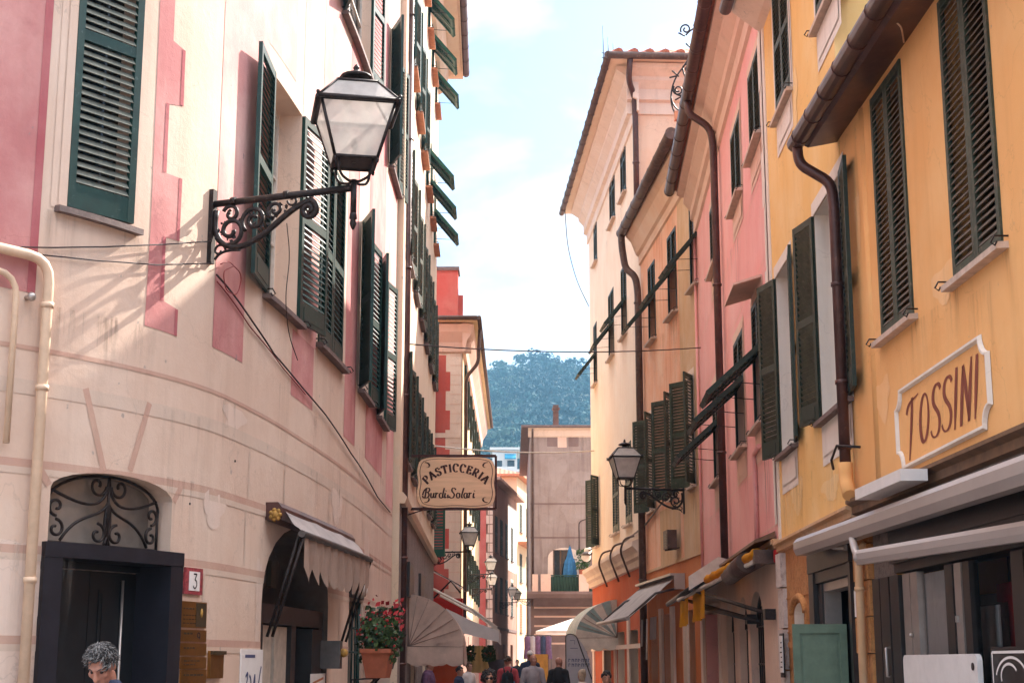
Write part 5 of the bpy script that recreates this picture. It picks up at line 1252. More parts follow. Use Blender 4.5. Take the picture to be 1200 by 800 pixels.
# ================================================================== STREET LAMPS
def lamp(F, s, z, label, k=1.0, yaw=0, hang=False, group='wall street lamps with lanterns', base=None, nrm=None, arm=1.32, hs=1.2):
    if base is None: base = F.map(s, z, 0); nrm = F.frame(s)[1]
    X = nrm.normalized(); Yv = Z3.cross(X)
    W = Matrix((X * k, Yv * k, Z3 * k)).transposed().to_4x4(); W.translation = base
    L = thing('street_lamp', label, 'street lamp', base, group)
    def put(mb, name, mat, par=L):
        mb.v = [tuple(W @ Vector(v)) for v in mb.v]; return mb.build(name, mat, par)
    m = MB()
    m.box((.02, 0, -.2), (.04, .07, .66)); m.tube([(.0, 0, 0), (arm, 0, .03)], .03, 10)
    for q in (.22, .72): m.tube([(q - .022, 0, .006 + .025 * q), (q + .022, 0, .006 + .025 * q)], .037, 10)
    f3 = lambda L2, r, dy=0: m.tube([(x, dy, y) for x, y in L2], r, 6)
    # S-shaped under brace ending in a scroll, with leafy scroll work between it and the arm
    f3(bez((.06, -.06), (.0, -.38), (.22, -.46), (.42, -.36)) + bez((.42, -.36), (.62, -.26), (.74, -.1), (.92, -.05))[1:] + spiral(.93, -.125, .085, .02, 95, -430, 34), .026)
    f3(spiral(.2, -.25, .14, .03, 200, 720, 40), .02); f3(spiral(.2, -.1, .08, .02, 160, -250, 24), .017)
    f3(spiral(.42, -.17, .12, .025, 230, -320, 36), .019); f3(spiral(.62, -.1, .075, .02, 250, -200, 24), .016)
    f3(bez((.06, -.5), (.1, -.42), (.2, -.42), (.3, -.43)), .012); f3(spiral(.1, -.42, .06, .015, 0, 360, 16), .011); f3(spiral(.78, -.03, .05, .015, 180, 520, 16), .011)
    RR = random.Random(5)
    for i in range(46):          # cast leaves on the scrolls
        t = RR.random(); cx = .08 + .66 * t; cz = -.06 - RR.random() * (.33 * (1 - t) + .05); a = RR.random() * 6.28; l = RR.uniform(.03, .06)
        tip = (cx + l * math.cos(a), RR.uniform(-.02, .02), cz + l * math.sin(a)); w = l * .35
        m.add([(cx, 0, cz), (cx + l * .5 * math.cos(a) - w * math.sin(a), .008, cz + l * .5 * math.sin(a) + w * math.cos(a)), tip, (cx + l * .5 * math.cos(a) + w * math.sin(a), -.008, cz + l * .5 * math.sin(a) - w * math.cos(a))], [(0, 1, 2, 3)])
    put(m, 'bracket', 'iron')
    m = MB(); px_ = arm + .02
    zo = .0
    m.tube([(px_, 0, -.2), (px_, 0, .1)], .026, 10)
    m.lathe([(0, -.34), (.012, -.33), (.022, -.31), (.03, -.285), (.022, -.25), (.034, -.24), (.03, -.2), (.026, -.19)], (px_, 0, 0), 10)
    for q in range(4):
        a = yaw + PI / 4 + q * PI / 2; r = lambda t: (px_ + t * math.cos(a), t * math.sin(a))
        P_ = [(*r(.0), .09), (*r(.06), .075), (*r(.16), .1), (*r(.2), .16), (*r(.205), .24)]; m.tube(smooth_path([Vector(p) for p in P_], 3), .012, 6)
    put(m, 'stem', 'iron')
    def ring(hw, z): return [Vector((px_ + hw * math.sqrt(2) * math.cos(yaw + PI / 4 + q * PI / 2), hw * math.sqrt(2) * math.sin(yaw + PI / 4 + q * PI / 2), z)) for q in range(4)]
    b0, b1, b2, b3 = ring(.148 * hs, .25), ring(.255 * hs, .69), ring(.285 * hs, .71), ring(.14 * hs, .925)
    m = MB()
    for q in range(4):
        n_ = (q + 1) % 4
        for a, b, r in ((b0[q], b1[q], .014), (b0[q], b0[n_], .016), (b2[q], b2[n_], .02), (b2[q], b3[q], .012), (b3[q], b3[n_], .016)): m.tube([a, b], r, 6)
        m.add([b1[q], b1[n_], b2[n_], b2[q]], [(0, 1, 2, 3)])
        m.ball(b2[q] + Vector((0, 0, .03)), .018, 6); m.ball(b0[q] - Vector((0, 0, .02)), (.016, .016, .028), 6)
    put(m, 'lantern_frame', 'iron')
    m = MB(); m.hexa(b3 + ring(.14, .945)); m.lathe([(.13, .94), (.1, .955), (.06, .965), (.055, .985), (.12, .995), (.145, 1.01), (.13, 1.03), (.07, 1.055), (.03, 1.065), (.022, 1.09), (.03, 1.1), (.012, 1.13), (0, 1.14)], (px_, 0, 0), 14)
    m.add(b0, [(3, 2, 1, 0)]); put(m, 'cap', 'iron')
    m = MB()
    for q in range(4):
        n_ = (q + 1) % 4; m.add([b0[q], b0[n_], b1[n_], b1[q]], [(0, 1, 2, 3)]); m.add([b2[q], b2[n_], b3[n_], b3[q]], [(0, 1, 2, 3)])
    put(m, 'glass', 'lamp_glass')
    m = MB(); m.ball((px_, 0, .42), (.035, .035, .06), 8); m.tube([(px_, 0, .25), (px_, 0, .36)], .02, 6); put(m, 'bulb', 'frame_white')
    return L
sL, zL = FA.px(247, 240)
lamp(FA, sL, zL, 'large scrolled iron lantern fixed beside the open shutter of the pink house', 1.0, math.radians(28))
sR, zR = FO.px(802, 574)
lamp(FO, sR, zR, 'iron lantern on a scrolled bracket below the tall shutters of the orange house', 1.0, math.radians(2))
b = at_depth(507, 647, 45.4); lamp(None, 0, 0, 'smaller lantern on a scrolled bracket in front of the red house', .8, .1, base=b, nrm=Vector((1, 0, 0)))
s_, z_ = FCs.px(545, 673); lamp(FCs, 6, at_depth(545, 673, 54).z, 'white glazed lantern further along on the side wall of the red house', .62, .1)
lamp(FCs, 10, at_depth(545, 690, 58).z, 'lowest and farthest lantern on the side wall of the red house', .6, .1)
s_, z_ = FD.px(586, 706); lamp(FD, 3.0, at_depth(586, 706, 83).z, 'dark little lantern on the shaded brown house', .7, .1)
lamp(FG, 0, 0, 'dark silhouetted lantern at the corner of the grey mauve house', .62, .1, base=Vector((.84, 71, at_depth(612, 702, 71).z)), nrm=Vector((-1, 0, 0)))

# ================================================================== AWNINGS
def scallop(mb, F, s0, s1, d, z1, z0, n, mi=0, amp=.08):
    k = n * 8; top, bot = [], []
    for i in range(k + 1):
        s = s0 + (s1 - s0) * i / k; ph = (i % 8) / 8; top.append(F.map(s, z1, d + .012 * math.sin(i * .9))); bot.append(F.map(s, z0 - amp * math.sin(PI * ph) + .0, d + .02 * math.sin(i * .7)))
    mb.add(top + bot, [(i, i + 1, k + 2 + i, k + 1 + i) for i in range(k)], mi)
def sagcloth(mb, F, s0, s1, p0, p1, n=10, sag=.03, mi=0, ks=8, wob=.015):
    """cloth from (d0,z0) to (d1,z1) with a slight sag"""
    vs = []
    for i in range(ks + 1):
        s = s0 + (s1 - s0) * i / ks
        for j in range(n + 1):
            t = j / n; d = p0[0] + (p1[0] - p0[0]) * t; z = p0[1] + (p1[1] - p0[1]) * t - sag * math.sin(PI * t) + wob * math.sin(i * 2.1 + j * .8) * math.sin(PI * t)
            vs.append(F.map(s, z, d))
    mb.add(vs, [(i * (n + 1) + j, i * (n + 1) + j + 1, (i + 1) * (n + 1) + j + 1, (i + 1) * (n + 1) + j) for i in range(ks) for j in range(n)], mi, True)
# cafe awning on the pink house
a0, z0 = FA.px(312, 592); a1, z1 = FA.px(400, 640)
PJ = .34; fb0 = FA.px(347, 624, PJ); fb1 = FA.px(421, 650, PJ); zf = .5 * (fb0[1] + fb1[1]); zt = z0
aw = thing('awning', 'small taupe scalloped awning over the cafe doorway of the pink house', 'awning', FA.map((a0 + a1) / 2, zf, 0), 'shop awnings')
m = MB(); strip(m, FA, a0 - .02, a1 + .02, [(0, zt - .14), (.16, zt - .14), (.16, zt - .02), (.12, zt + .03), (0, zt + .03)]); m.build('cassette', 'copper_brown', aw)
m = MB(); c = FA.map(a0 - .035, zt - .09, .1); tt, nn = FA.frame(a0)
for q in range(7): m.ball(c + (nn * math.cos(q * .9) + Z3 * math.sin(q * .9)) * .045, .022, 6)
m.ball(c, .04, 8); m.build('end_rosette', 'pebble_gold', aw)
m = MB(); sagcloth(m, FA, a0 + .1, a1 - .05, (.12, zt), (PJ, zf + .02), sag=.015); m.build('canvas', 'canvas_gray', aw)
m = MB(); m.tube([FA.map(a0 + (a1 - a0) * i / 10, zf, PJ + .01) for i in range(11)], .035, 8); m.build('front_bar', 'iron_light', aw)
m = MB(); scallop(m, FA, a0 + .12, a1 - .12, PJ + .01, zf - .02, zf - .3, 9, amp=.15); m.build('valance', 'canvas_taupe', aw)
for s in (a0 + .05, a1 - .05):
    m = MB(); p, q = FA.map(s, zf, PJ), FA.map(s, zf - .95, .06)
    for o in (-.025, .025): m.tube([p + nn * o, q + nn * o], .016, 6)
    m.ball(p, .04, 8); m.build('arm', 'iron', aw)
m = MB(); s = a1 - .95; mb_ = FA.map(s, zf - 1.1, .08); m.box(mb_, (.22, .22, .3)); m.build('winder_box', 'iron_light', aw)
m = MB(); m.ball(FA.map(s, zf - 1.08, .22), .05, 8); m.build('winder_knob', 'pebble_gold', aw)
def bonnet(label, F, s0, s1, zt, zb, proj, mats, ribs=7, val=.28, stripes=False, waves=8):
    """dutch bonnet: gathered quarter-round canopy with two fan-shaped ends"""
    aw = thing('awning', label, 'awning', F.map((s0 + s1) / 2, zb - val, 0), 'shop awnings')
    n = 14; m = MB()
    pr = [(proj * math.sin(PI / 2 * j / n) ** 1.15, zb + (zt - zb) * math.cos(PI / 2 * j / n)) for j in range(n + 1)]
    K = 16; vs = []
    for i in range(K + 1):
        s = s0 + (s1 - s0) * i / K
        for d, z in pr: vs.append(F.map(s, z, d + .01))
    for i in range(K):
        for j in range(n): m.add([vs[i * (n + 1) + j], vs[i * (n + 1) + j + 1], vs[(i + 1) * (n + 1) + j + 1], vs[(i + 1) * (n + 1) + j]], [(0, 1, 2, 3)], (i % 2) if stripes else 0, True)
    for s in (s0, s1):
        c = F.map(s, zb, .02)
        for j in range(n):
            mid = .5; p, q = F.map(s, pr[j][1], pr[j][0] + .01), F.map(s, pr[j + 1][1], pr[j + 1][0] + .01)
            sink = F.frame(s)[0] * (.03 * (1 if s == s0 else -1) * (1 if j % 2 else 0))
            for a, b in ((0, .5), (.5, 1)):
                m.add([c.lerp(p, a) + sink * (a > 0), c.lerp(p, b), c.lerp(q, b), c.lerp(q, a) + sink * (a > 0)], [(0, 1, 2, 3)], (j // 2 % 2) if stripes else 0)
    m.build('canvas', mats, aw)
    m = MB(); scallop(m, F, s0, s1, proj + .01, zb, zb - val, waves, amp=.07)
    for s in (s0, s1):
        k = 24; top = [F.map(s, zb, proj * i / k) for i in range(k + 1)]; bot = [F.map(s, zb - val - .07 * math.sin(PI * (i % 8) / 8), proj * i / k) for i in range(k + 1)]
        m.add(top + bot, [(i, i + 1, k + 2 + i, k + 1 + i) for i in range(k)], 0)
    m.build('valance', mats[0], aw)
    m = MB()
    for s in (s0, s1):
        for t in range(0, ribs): 
            j = int(n * t / (ribs - 1)); m.tube([F.map(s, zb, .02), F.map(s, pr[j][1] - .01, max(.02, pr[j][0] - .01))], .008, 5)
    m.tube([F.map(s0, zb, proj), F.map(s1, zb, proj)], .016, 6); m.build('frame', 'canvas_taupe', aw); return aw
bz = at_depth(478, 757, 28.3).z
bonnet('tan bonnet awning with a wavy hem below the hanging bakery sign', FB, 3.0, 6.2, at_depth(478, 697, 28).z, bz, .98, ['canvas_tan'], waves=7)
kz_ = lambda y, d: at_depth(700, y, d).z
bonnet('striped teal and cream bonnet awning at the far end of the cream house', FK, 6.2, 9.6, kz_(703, 47), kz_(747, 47), 1.25, ['canvas_stripe_pale', 'canvas_stripe_teal'], stripes=True, val=.3)
# white awning catching the sun in front of the set-back house
aw = thing('awning', 'sunlit white awning on white arms beside the red shop front', 'awning', FB2.map(4, 2.3, 0), 'shop awnings')
m = MB(); zf = at_depth(575, 740, 43).z; zt = at_depth(533, 715, 43).z
sagcloth(m, FB2, 1.2, 6.0, (.7, zt), (2.1, zf), sag=.04, ks=10); m.build('canvas', 'canvas_white', aw)
m = MB(); scallop(m, FB2, 1.2, 6.0, 2.1, zf, zf - .3, 10, amp=.02)
k = 16; m.add([FB2.map(1.2, zt + (zf - zt) * i / k - .04 * math.sin(PI * i / k), .7 + 1.4 * i / k) for i in range(k + 1)] + [FB2.map(1.2, zf - .3 + (zt - zf) * (1 - i / k) * .6, .7 + 1.4 * i / k) for i in range(k + 1)], [(i, i + 1, k + 2 + i, k + 1 + i) for i in range(k)]); m.build('valance', 'canvas_white', aw)
m = MB()
for s in (1.3, 5.9): m.tube([FB2.map(s, at_depth(520, 690, 42).z, .3), FB2.map(s, at_depth(560, 715, 42).z, 1.4), FB2.map(s, zf + .08, 2.05)], .04, 6)
m.tube([FB2.map(1.3, at_depth(560, 715, 42).z, 1.4), FB2.map(5.9, at_depth(560, 715, 42).z, 1.4)], .03, 6); m.build('arm', 'frame_white', aw)
# red shop canopy between
aw = thing('awning', 'red canopy with a pale cover on the set-back house', 'awning', FB2.map(6.5, 2.6, 0), 'shop awnings')
zz = at_depth(520, 735, 46).z; zz1 = at_depth(520, 700, 46).z; zz2 = at_depth(520, 668, 46).z
m = MB(); fbox(m, FB2, 6.2, 7.6, zz, zz1, .05, .95); m.build('canvas', 'canvas_red', aw)
m = MB(); sagcloth(m, FB2, 6.1, 7.6, (.05, zz2), (1.0, zz1 + .25), sag=-.05); m.build('cover', 'canvas_white', aw)
m = MB(); m.tube([FB2.map(6.2, zz1, .1), FB2.map(6.2, zz1 + .5, .6), FB2.map(6.2, zz1 + .15, .9)], .03, 6); m.tube([FB2.map(6.2, zz2, .1), FB2.map(6.2, zz1 + .3, 1.0), FB2.map(6.2, zz, 1.0)], .02, 6); m.build('frame', 'iron', aw)
# flat grey awning on the orange house
aw = thing('awning', 'sloping plain grey awning above the orange shop wall', 'awning', FO.map(4, 2.7, 0), 'shop awnings')
zt = at_depth(800, 672, 34).z; zf = kz_(726, 36)
s0_, s1_ = os_(803, 672)[0], FO.L - .35
m = MB(); sagcloth(m, FO, s0_, s1_, (.18, zt), (1.3, zf), sag=.02); m.build('canvas', 'canvas_gray', aw)
m = MB(); m.tube([FO.map(s0_, zf, 1.31), FO.map(s1_, zf, 1.31)], .05, 8); m.build('front_bar', 'awning_bar', aw)
m = MB(); fbox(m, FO, s0_, s1_, zt + .0, zt + .05, .01, .34); fbox(m, FO, s0_, s0_ + .05, zt - .3, zt, .01, .25); m.build('cassette', 'awning_bar', aw)
for s in (s0_ + .3, s1_ - .3): m = MB(); m.tube([FO.map(s, zt - .25, .05), FO.map(s - .4, zt - .4, .7), FO.map(s, zf, 1.28)], .03, 6); m.build('arm', 'iron_light', aw)
m = MB(); sagcloth(m, FO, s0_ + .4, s0_ + 1.3, (.6, zf + .05), (.62, zf - .45), sag=.0, wob=.03); m.build('side_curtain', 'canvas_gray', aw)
for s, z in ((s0_ + .5, zf - .9), (s0_ + 1.2, zf - .6)): m = MB(); m.tube([FO.map(s, zf, .8), FO.map(s + .03, z, .82)], .02, 5); m.build('tie_strap', 'frame_white', aw)
# dark folded awning and yellow awning on the rose house
aw = thing('awning', 'black folded awning under a dark lean-to cover on the rose house', 'awning', FP.map(9, 3, 0), 'shop awnings')
zt = 3.12
m = MB(); sagcloth(m, FP, 5.6, 12.6, (.06, zt + .1), (.75, zt - .28), sag=.0, wob=.005); m.build('canvas', 'canvas_black', aw)
m = MB(); m.tube([FP.map(5.6, zt - .3, .76), FP.map(12.6, zt - .3, .76)], .05, 8); fbox(m, FP, 5.6, 12.6, zt - .05, zt + .08, .01, .2); m.build('front_bar', 'shop_black', aw)
m = MB(); a = [FP.map(5.58, zt + .14, .02), FP.map(5.58, zt - .33, .8), FP.map(5.58, zt - .1, .8), FP.map(5.58, zt + .22, .3)]; m.prism(a, FP.frame(5)[0] * .04); m.build('end_plate', 'frame_white', aw)
aw = thing('awning', 'yellow shop awning rolled back with two hanging flaps', 'awning', FP.map(5, 2.7, 0), 'shop awnings')
pz = psx(908, 655)[1]
b0_, b1_ = FP.map(.4, at_depth(893, 656, 20.6).z, .24), FP.map(8.4, at_depth(797, 703, 28.6).z, .8)
m = MB(); m.tube([b0_, b1_], .035, 8); m.build('front_bar', 'frame_white', aw)
m = MB(); vs = []
for i in range(13):
    t = i / 12
    for j in range(7): u = j / 6; p = FP.map(.4 + 5.6 * t, 3.12, .1).lerp(b0_.lerp(b1_, t * .7), u); vs.append(p - Z3 * (.03 * math.sin(PI * u)))
m.add(vs, [(i * 7 + j, i * 7 + j + 1, (i + 1) * 7 + j + 1, (i + 1) * 7 + j) for i in range(12) for j in range(6)], 0, True)
m.tube([b0_.lerp(b1_, i / 24 * .56) + Z3 * (.085 + .008 * math.sin(i * 1.7)) for i in range(25)], [.07 + .008 * math.sin(i * 2.3) for i in range(25)], 9); m.build('canvas', 'canvas_yellow', aw)
for t0, t1 in ((.60, .78), (.84, .985)):
    m = MB(); vs = []
    for i in range(9):
        t = t0 + (t1 - t0) * i / 8; p = b0_.lerp(b1_, t)
        for j in range(6): u = j / 5; vs.append(p - Z3 * (.5 * u) + FP.frame(5)[1] * (.05 * math.sin(i * 1.3) * u) + FP.frame(5)[0] * (.06 * u))
    m.add(vs, [(i * 6 + j, i * 6 + j + 1, (i + 1) * 6 + j + 1, (i + 1) * 6 + j) for i in range(8) for j in range(5)], 0, True); m.build('valance', 'canvas_yellow', aw)
m = MB(); strip(m, FP, .25, 5.5, [(.02, 3.24), (.3, 3.16), (.3, 3.2), (.02, 3.32)]); m.build('cover', 'frame_wood', aw)
m = MB(); fbox(m, FP, .3, .5, 2.9, 3.08, .02, .3); fbox(m, FP, .3, 5.4, 2.95, 3.06, .02, .16); m.build('cassette', 'gutter_dark', aw)
for s, t in ((.7, .72), (3.0, .95)):
    m = MB(); m.tube([FP.map(s, 2.25, .06), b0_.lerp(b1_, t)], .03, 6); m.box(FP.map(s, 2.25, .08), (.14, .2, .14)); m.build('arm', 'iron', aw)
m = MB(); m.tube([FP.map(2.2, 2.2, .06), FP.map(6.6, 2.55, .55)], .03, 6); m.build('arm', 'iron', aw)
m = MB(); m.tube([FP.map(1.3, 2.98, .3), FP.map(3.2, 2.9, .35)], .14, 12); m.build('rolled_cloth', 'gutter_dark', aw)
# long folded awning of the ochre shop
aw = thing('awning', 'long pale grey awning bar folded against the ochre shop front', 'awning', FT.map(FT.L - 3, 2.5, 0), 'shop awnings')
pA = at_depth(937, 641, 17.2); ps_, pz_ = FT.px(1200, 552, .3); pB = FT.map(ps_, pz_, .3); pB = pA + (pB - pA) * 1.75
def beam(mb, a, b, w, h, mi=0):
    t = (b - a).normalized(); sx = t.cross(Z3).normalized(); u = sx.cross(t)
    pr = [(-w, -h), (w * .6, -h), (w, -h * .3), (w, h * .5), (w * .4, h), (-w, h)]
    mb.prism([a + sx * x + u * y for x, y in pr], b - a, mi)
m = MB(); beam(m, pA, pB, .07, .095); m.build('front_bar', 'awning_bar', aw)
m = MB(); beam(m, pA + Vector((.13, .1, .04)), pB + Vector((.13, 0, .04)), .05, .06); m.build('cassette', 'copper_brown', aw)
qA = at_depth(1006, 653, 13.6); qs_, qz_ = FT.px(1195, 623, .2); qB = FT.map(qs_, qz_, .2); qB = qA + (qB - qA) * 1.9
m = MB(); beam(m, qA, qB, .03, .065)
e0 = at_depth(985, 628, 15.3); m.tube(smooth_path([e0 + Vector((.12, .1, .06)), e0 + Vector((.03, -.3, .03)), qA + Vector((0, .1, .06)), qA]), .035, 8)
m.tube([at_depth(976, 640, 16), at_depth(992, 641, 15.4)], .03, 8); m.ball(qA, .05, 8); m.build('arm', 'awning_bar', aw)
# parasol tip behind the striped bonnet
u = thing('parasol', 'pale parasol peeking out behind the striped awning', 'parasol', at_depth(655, 780, 56) - Vector((0, 0, at_depth(655, 780, 56).z)))
tip = at_depth(662, 724, 56); edge = at_depth(640, 739, 56).z; R_ = 1.35; c = Vector((tip.x + .3, 56, tip.z))
m = MB(); vs = [c] + [Vector((c.x + R_ * math.cos(q * PI / 4), 56 + R_ * math.sin(q * PI / 4), edge)) for q in range(8)]; m.add(vs, [(0, 1 + q, 1 + (q + 1) % 8) for q in range(8)])
vs = [Vector((c.x + R_ * math.cos(q * PI / 4), 56 + R_ * math.sin(q * PI / 4), edge - k)) for k in (0, .1) for q in range(8)]; m.add(vs, [(q, (q + 1) % 8, 8 + (q + 1) % 8, 8 + q) for q in range(8)]); m.build('canopy', 'canvas_white', u)
m = MB(); m.tube([(c.x, 56, 0), (c.x, 56, c.z)], .03, 8); m.build('pole', 'iron_light', u)

# ================================================================== SMALL THINGS ON THE WALLS
def plate(F, x0, y0, x1, y1, d, th, name, mat, label, cat, group=None, extra=None):
    s0, zt = F.px(x0, y0); s1, zb = F.px(x1, y1); s0, s1 = min(s0, s1), max(s0, s1)
    t = thing(name, label, cat, F.map((s0 + s1) / 2, zb, 0), group)
    m = MB(); fbox(m, F, s0, s1, zb, zt, d, d + th); m.build('plate', mat, t)
    if extra: extra(t, s0, s1, zb, zt, d + th)
    return t
def lines(F, t, s0, s1, zb, zt, d, rows, mat='brass_dark', flip=1):
    m = MB(); RR = random.Random(int(zt * 1000))
    for y, w, h in rows:
        x = .1
        while x < w:
            l = RR.uniform(.05, .12); fbox(m, F, s0 + (s1 - s0) * x, s0 + (s1 - s0) * min(x + l, .92), zb + (zt - zb) * y, zb + (zt - zb) * (y + h), d, d + .0015); x += l + .03
    m.build('lettering', mat, t)
def tile3(t, s0, s1, zb, zt, d):
    m = MB(); w, h = s1 - s0, zt - zb; fbox(m, FA, s0 + w * .2, s1 - w * .2, zb + h * .14, zt - h * .14, d, d + .004); m.build('face', 'white_board', t)
    m = MB(); fm = lambda x, y: FA.map(s0 + w * (.5 + (x - .3) * .42), zb + h * (.22 + y * .56), d + .006)
    for st in ([(.1, .98), (.55, .98)], [(.55, .98), (.28, .58)], cub((.28, .58), (.7, .62), (.66, .05), (.3, .02)) + [(.12, .1), (.1, .2)]): ribbon(m, st, lambda *k: .1, fm)
    m.build('numeral', 'ink', t)
plate(FA, 215, 664, 234, 697, .002, .02, 'house_number_tile', 'tile_red', 'white number 3 tile with a red mottled border beside the doorway', 'house number', extra=tile3)
RW = [[(.7, .5, .05), (.45, .6, .04), (.3, .55, .04), (.15, .6, .04)], [(.6, .4, .16)], [(.55, .5, .14)], [(.6, .6, .12), (.3, .5, .1)], [(.55, .85, .12)], [(.5, .7, .12)], [(.5, .6, .12)]]
names = ['tall brass plaque with an emblem, topmost of the column by the doorway', 'brass plaque with a dark letter just under the emblem plaque', 'brass plaque third in the column by the doorway', 'brass plaque fourth in the column by the doorway', 'brass plaque with one long line fifth in the column', 'brass plaque second from the foot of the column', 'brass plaque at the foot of the column']
zs_ = [703.5, 737, 753, 769, 784, 801, 817, 833]
for i in range(7):
    def ex(t, s0, s1, zb, zt, d, i=i):
        lines(FA, t, s0, s1, zb, zt, d, RW[i])
        if i == 0:
            w, h = s1 - s0, zt - zb
            m = MB(); fbox(m, FA, s0 + w * .56, s1 - w * .03, zb + h * .04, zt - h * .04, d, d + .002); m.build('emblem_field', 'brass_dark', t)
            m = MB(); m.ball(FA.map(s0 + w * .78, zb + h * .58, d), (.012, .03, .04), 8); m.build('emblem', 'pebble_gold', t)
        if i == 1:
            w, h = s1 - s0, zt - zb; m = MB(); fm = lambda x, y: FA.map(s0 + w * (.6 + x * .2), zb + h * (.2 + y * .6), d + .002); ribbon(m, arc(.3, .6, .25, .35, 0, 360), lambda *k: .15, fm); ribbon(m, [(.55, .6), (.5, .05)], lambda *k: .15, fm); m.build('letter', 'ink', t)
    plate(FA, 210, zs_[i] + (0 if i else 0), 239.5, zs_[i + 1] - 1.2, .004, .012, 'brass_plaque', 'brass', names[i], 'plaque', 'brass plaques beside the doorway', ex)
def letterbox(t, s0, s1, zb, zt, d):
    m = MB(); fbox(m, FA, s0 - .01, s1 + .01, zt - .03, zt, d, d + .02); m.build('flap', 'brass_dark', t)
plate(FA, 243, 762, 257, 794, .004, .03, 'letter_plate', 'brass', 'single narrow brass plate beside the plaque column', 'plaque', None, letterbox)
def blue(t, s0, s1, zb, zt, d):
    w, h = s1 - s0, zt - zb; m = MB(); fm = lambda x, y: FA.map(s0 + w * x, zb + h * y, d + .002)
    for st in (cub((.12, .2), (.3, .6), (.35, .75), (.2, .6)), cub((.2, .3), (.5, .2), (.5, .6), (.36, .62)), cub((.5, .2), (.6, .7), (.66, .8), (.6, .3)), cub((.6, .3), (.8, .3), (.85, .7), (.92, .75)), [(.15, .9), (.6, .9)], [(.1, .12), (.9, .2)]): ribbon(m, st, lambda *k: .045, fm)
    m.build('lettering', 'ink_blue', t)
plate(FA, 281, 760, 303.5, 840, .004, .015, 'shop_notice', 'white_board', 'white board with blue handwriting hung by the cafe opening', 'sign', None, blue)
def oval(t, s0, s1, zb, zt, d):
    m = MB(); c = FA.map((s0 + s1) / 2, (zt + zb) / 2, d); tt, nn = FA.frame(s0); M = Matrix((tt, nn, Z3)).transposed().to_4x4(); m.ball(c, ((s1 - s0) / 2, .09, (zt - zb) / 2), 12, 0, M); m.build('glass', 'white_plastic', t)
plate(FA, 409, 676, 422, 703, .0, .05, 'wall_light', 'iron', 'oval white glass wall light beside the narrow grilled door', 'wall light', None, oval)
def sticker(t, s0, s1, zb, zt, d):
    m = MB(); w, h = s1 - s0, zt - zb; sheet(m, FA, [(s0 + w * .15, zb + h * .55), (s1 - w * .15, zt - h * .25), (s1 - w * .15, zt - h * .15), (s0 + w * .15, zb + h * .65)], (), d + .002, 0); m.build('print', 'wood_orange', t)
plate(FA, 363.5, 789, 380, 815, .0, .006, 'door_sticker', 'white_board', 'small white notice low on the dark cafe door jamb', 'sign', None, sticker)
# flower box with red geraniums
fs0, fz = FA.px(438, 794, .3); fp = FA.map(fs0 + .25, fz, .32)
fl = thing('flower_planter', 'terracotta planter overflowing with red geraniums by the brown downpipe', 'flower pot', fp)
tt, nn = FA.frame(fs0 + .25); M = Matrix((tt, nn, Z3)).transposed().to_4x4(); M.translation = fp
m = MB(); hh = .3
for (L0, W0, z0_), (L1, W1, z1_) in (((.26, .12, 0), (.34, .17, hh)), ((.36, .185, hh), (.36, .185, hh + .05))):
    m.hexa([M @ Vector(v) for v in ((-L0, -W0, z0_), (L0, -W0, z0_), (L0, W0, z0_), (-L0, W0, z0_), (-L1, -W1, z1_), (L1, -W1, z1_), (L1, W1, z1_), (-L1, W1, z1_))])
m.build('pot', 'pot_clay', fl)
RF = random.Random(3)
def leafcloud(mb, M, n, rx, ry, z0, z1, size, mi=0, rnd=RF):
    for _ in range(n):
        a = rnd.random() * 6.28; r = math.sqrt(rnd.random()); z = z0 + (z1 - z0) * rnd.random(); k = 1 - .45 * abs((z - z0) / (z1 - z0) - .45)
        c = M @ Vector((rx * r * math.cos(a) * k, ry * r * math.sin(a) * k, z)); s = size * rnd.uniform(.6, 1.3)
        u = Vector((rnd.gauss(0, 1), rnd.gauss(0, 1), rnd.gauss(0, .6))).normalized(); v = u.orthogonal().normalized(); w = u.cross(v)
        mb.add([c - v * s, c - w * s * .7, c + v * s + u * s * .2, c + w * s * .7], [(0, 1, 2, 3)], mi)
m = MB(); leafcloud(m, M, 620, .40, .28, hh - .14, hh + .42, .038); leafcloud(m, M, 320, .36, .25, hh, hh + .42, .036, 1)
m.build('foliage', ['leaf', 'leaf_dark'], fl)
m = MB(); leafcloud(m, M, 95, .42, .3, hh + .05, hh + .52, .02)
for _ in range(9):
    a = RF.random() * 6.28; c = M @ Vector((.45 * math.cos(a) * RF.random(), .33 * math.sin(a) * RF.random(), hh + RF.uniform(.25, .55))); m.ball(c, .022 * RF.uniform(.7, 1.2), 5)
m.build('blossom', 'petal', fl)
m = MB()
for x in (-.2, .2): a = M @ Vector((x, 0, 0)); b_ = M @ Vector((x, -.3, -.02)); m.tube([a, b_, M @ Vector((x, -.3, -.3)), a], .012, 5)
m.build('bracket', 'iron', fl)
f2 = thing('flower_planter', 'smaller dark planter of red flowers just behind the terracotta one', 'flower pot', FA.map(fs0 + 1.5, fz + .1, .25))
M2 = Matrix.Translation(FA.map(fs0 + 1.5, fz + .1, .25)); m = MB(); m.lathe([(0, 0), (.13, 0), (.19, .28), (.2, .3), (.17, .29), (0, .27)], tuple(M2.translation), 14); m.build('pot', 'gutter_dark', f2)
m = MB(); leafcloud(m, M2, 300, .3, .3, .25, .8, .045); m.build('foliage', 'leaf_dark', f2)
m = MB(); leafcloud(m, M2, 70, .32, .32, .4, .95, .04); m.build('blossom', 'petal', f2)
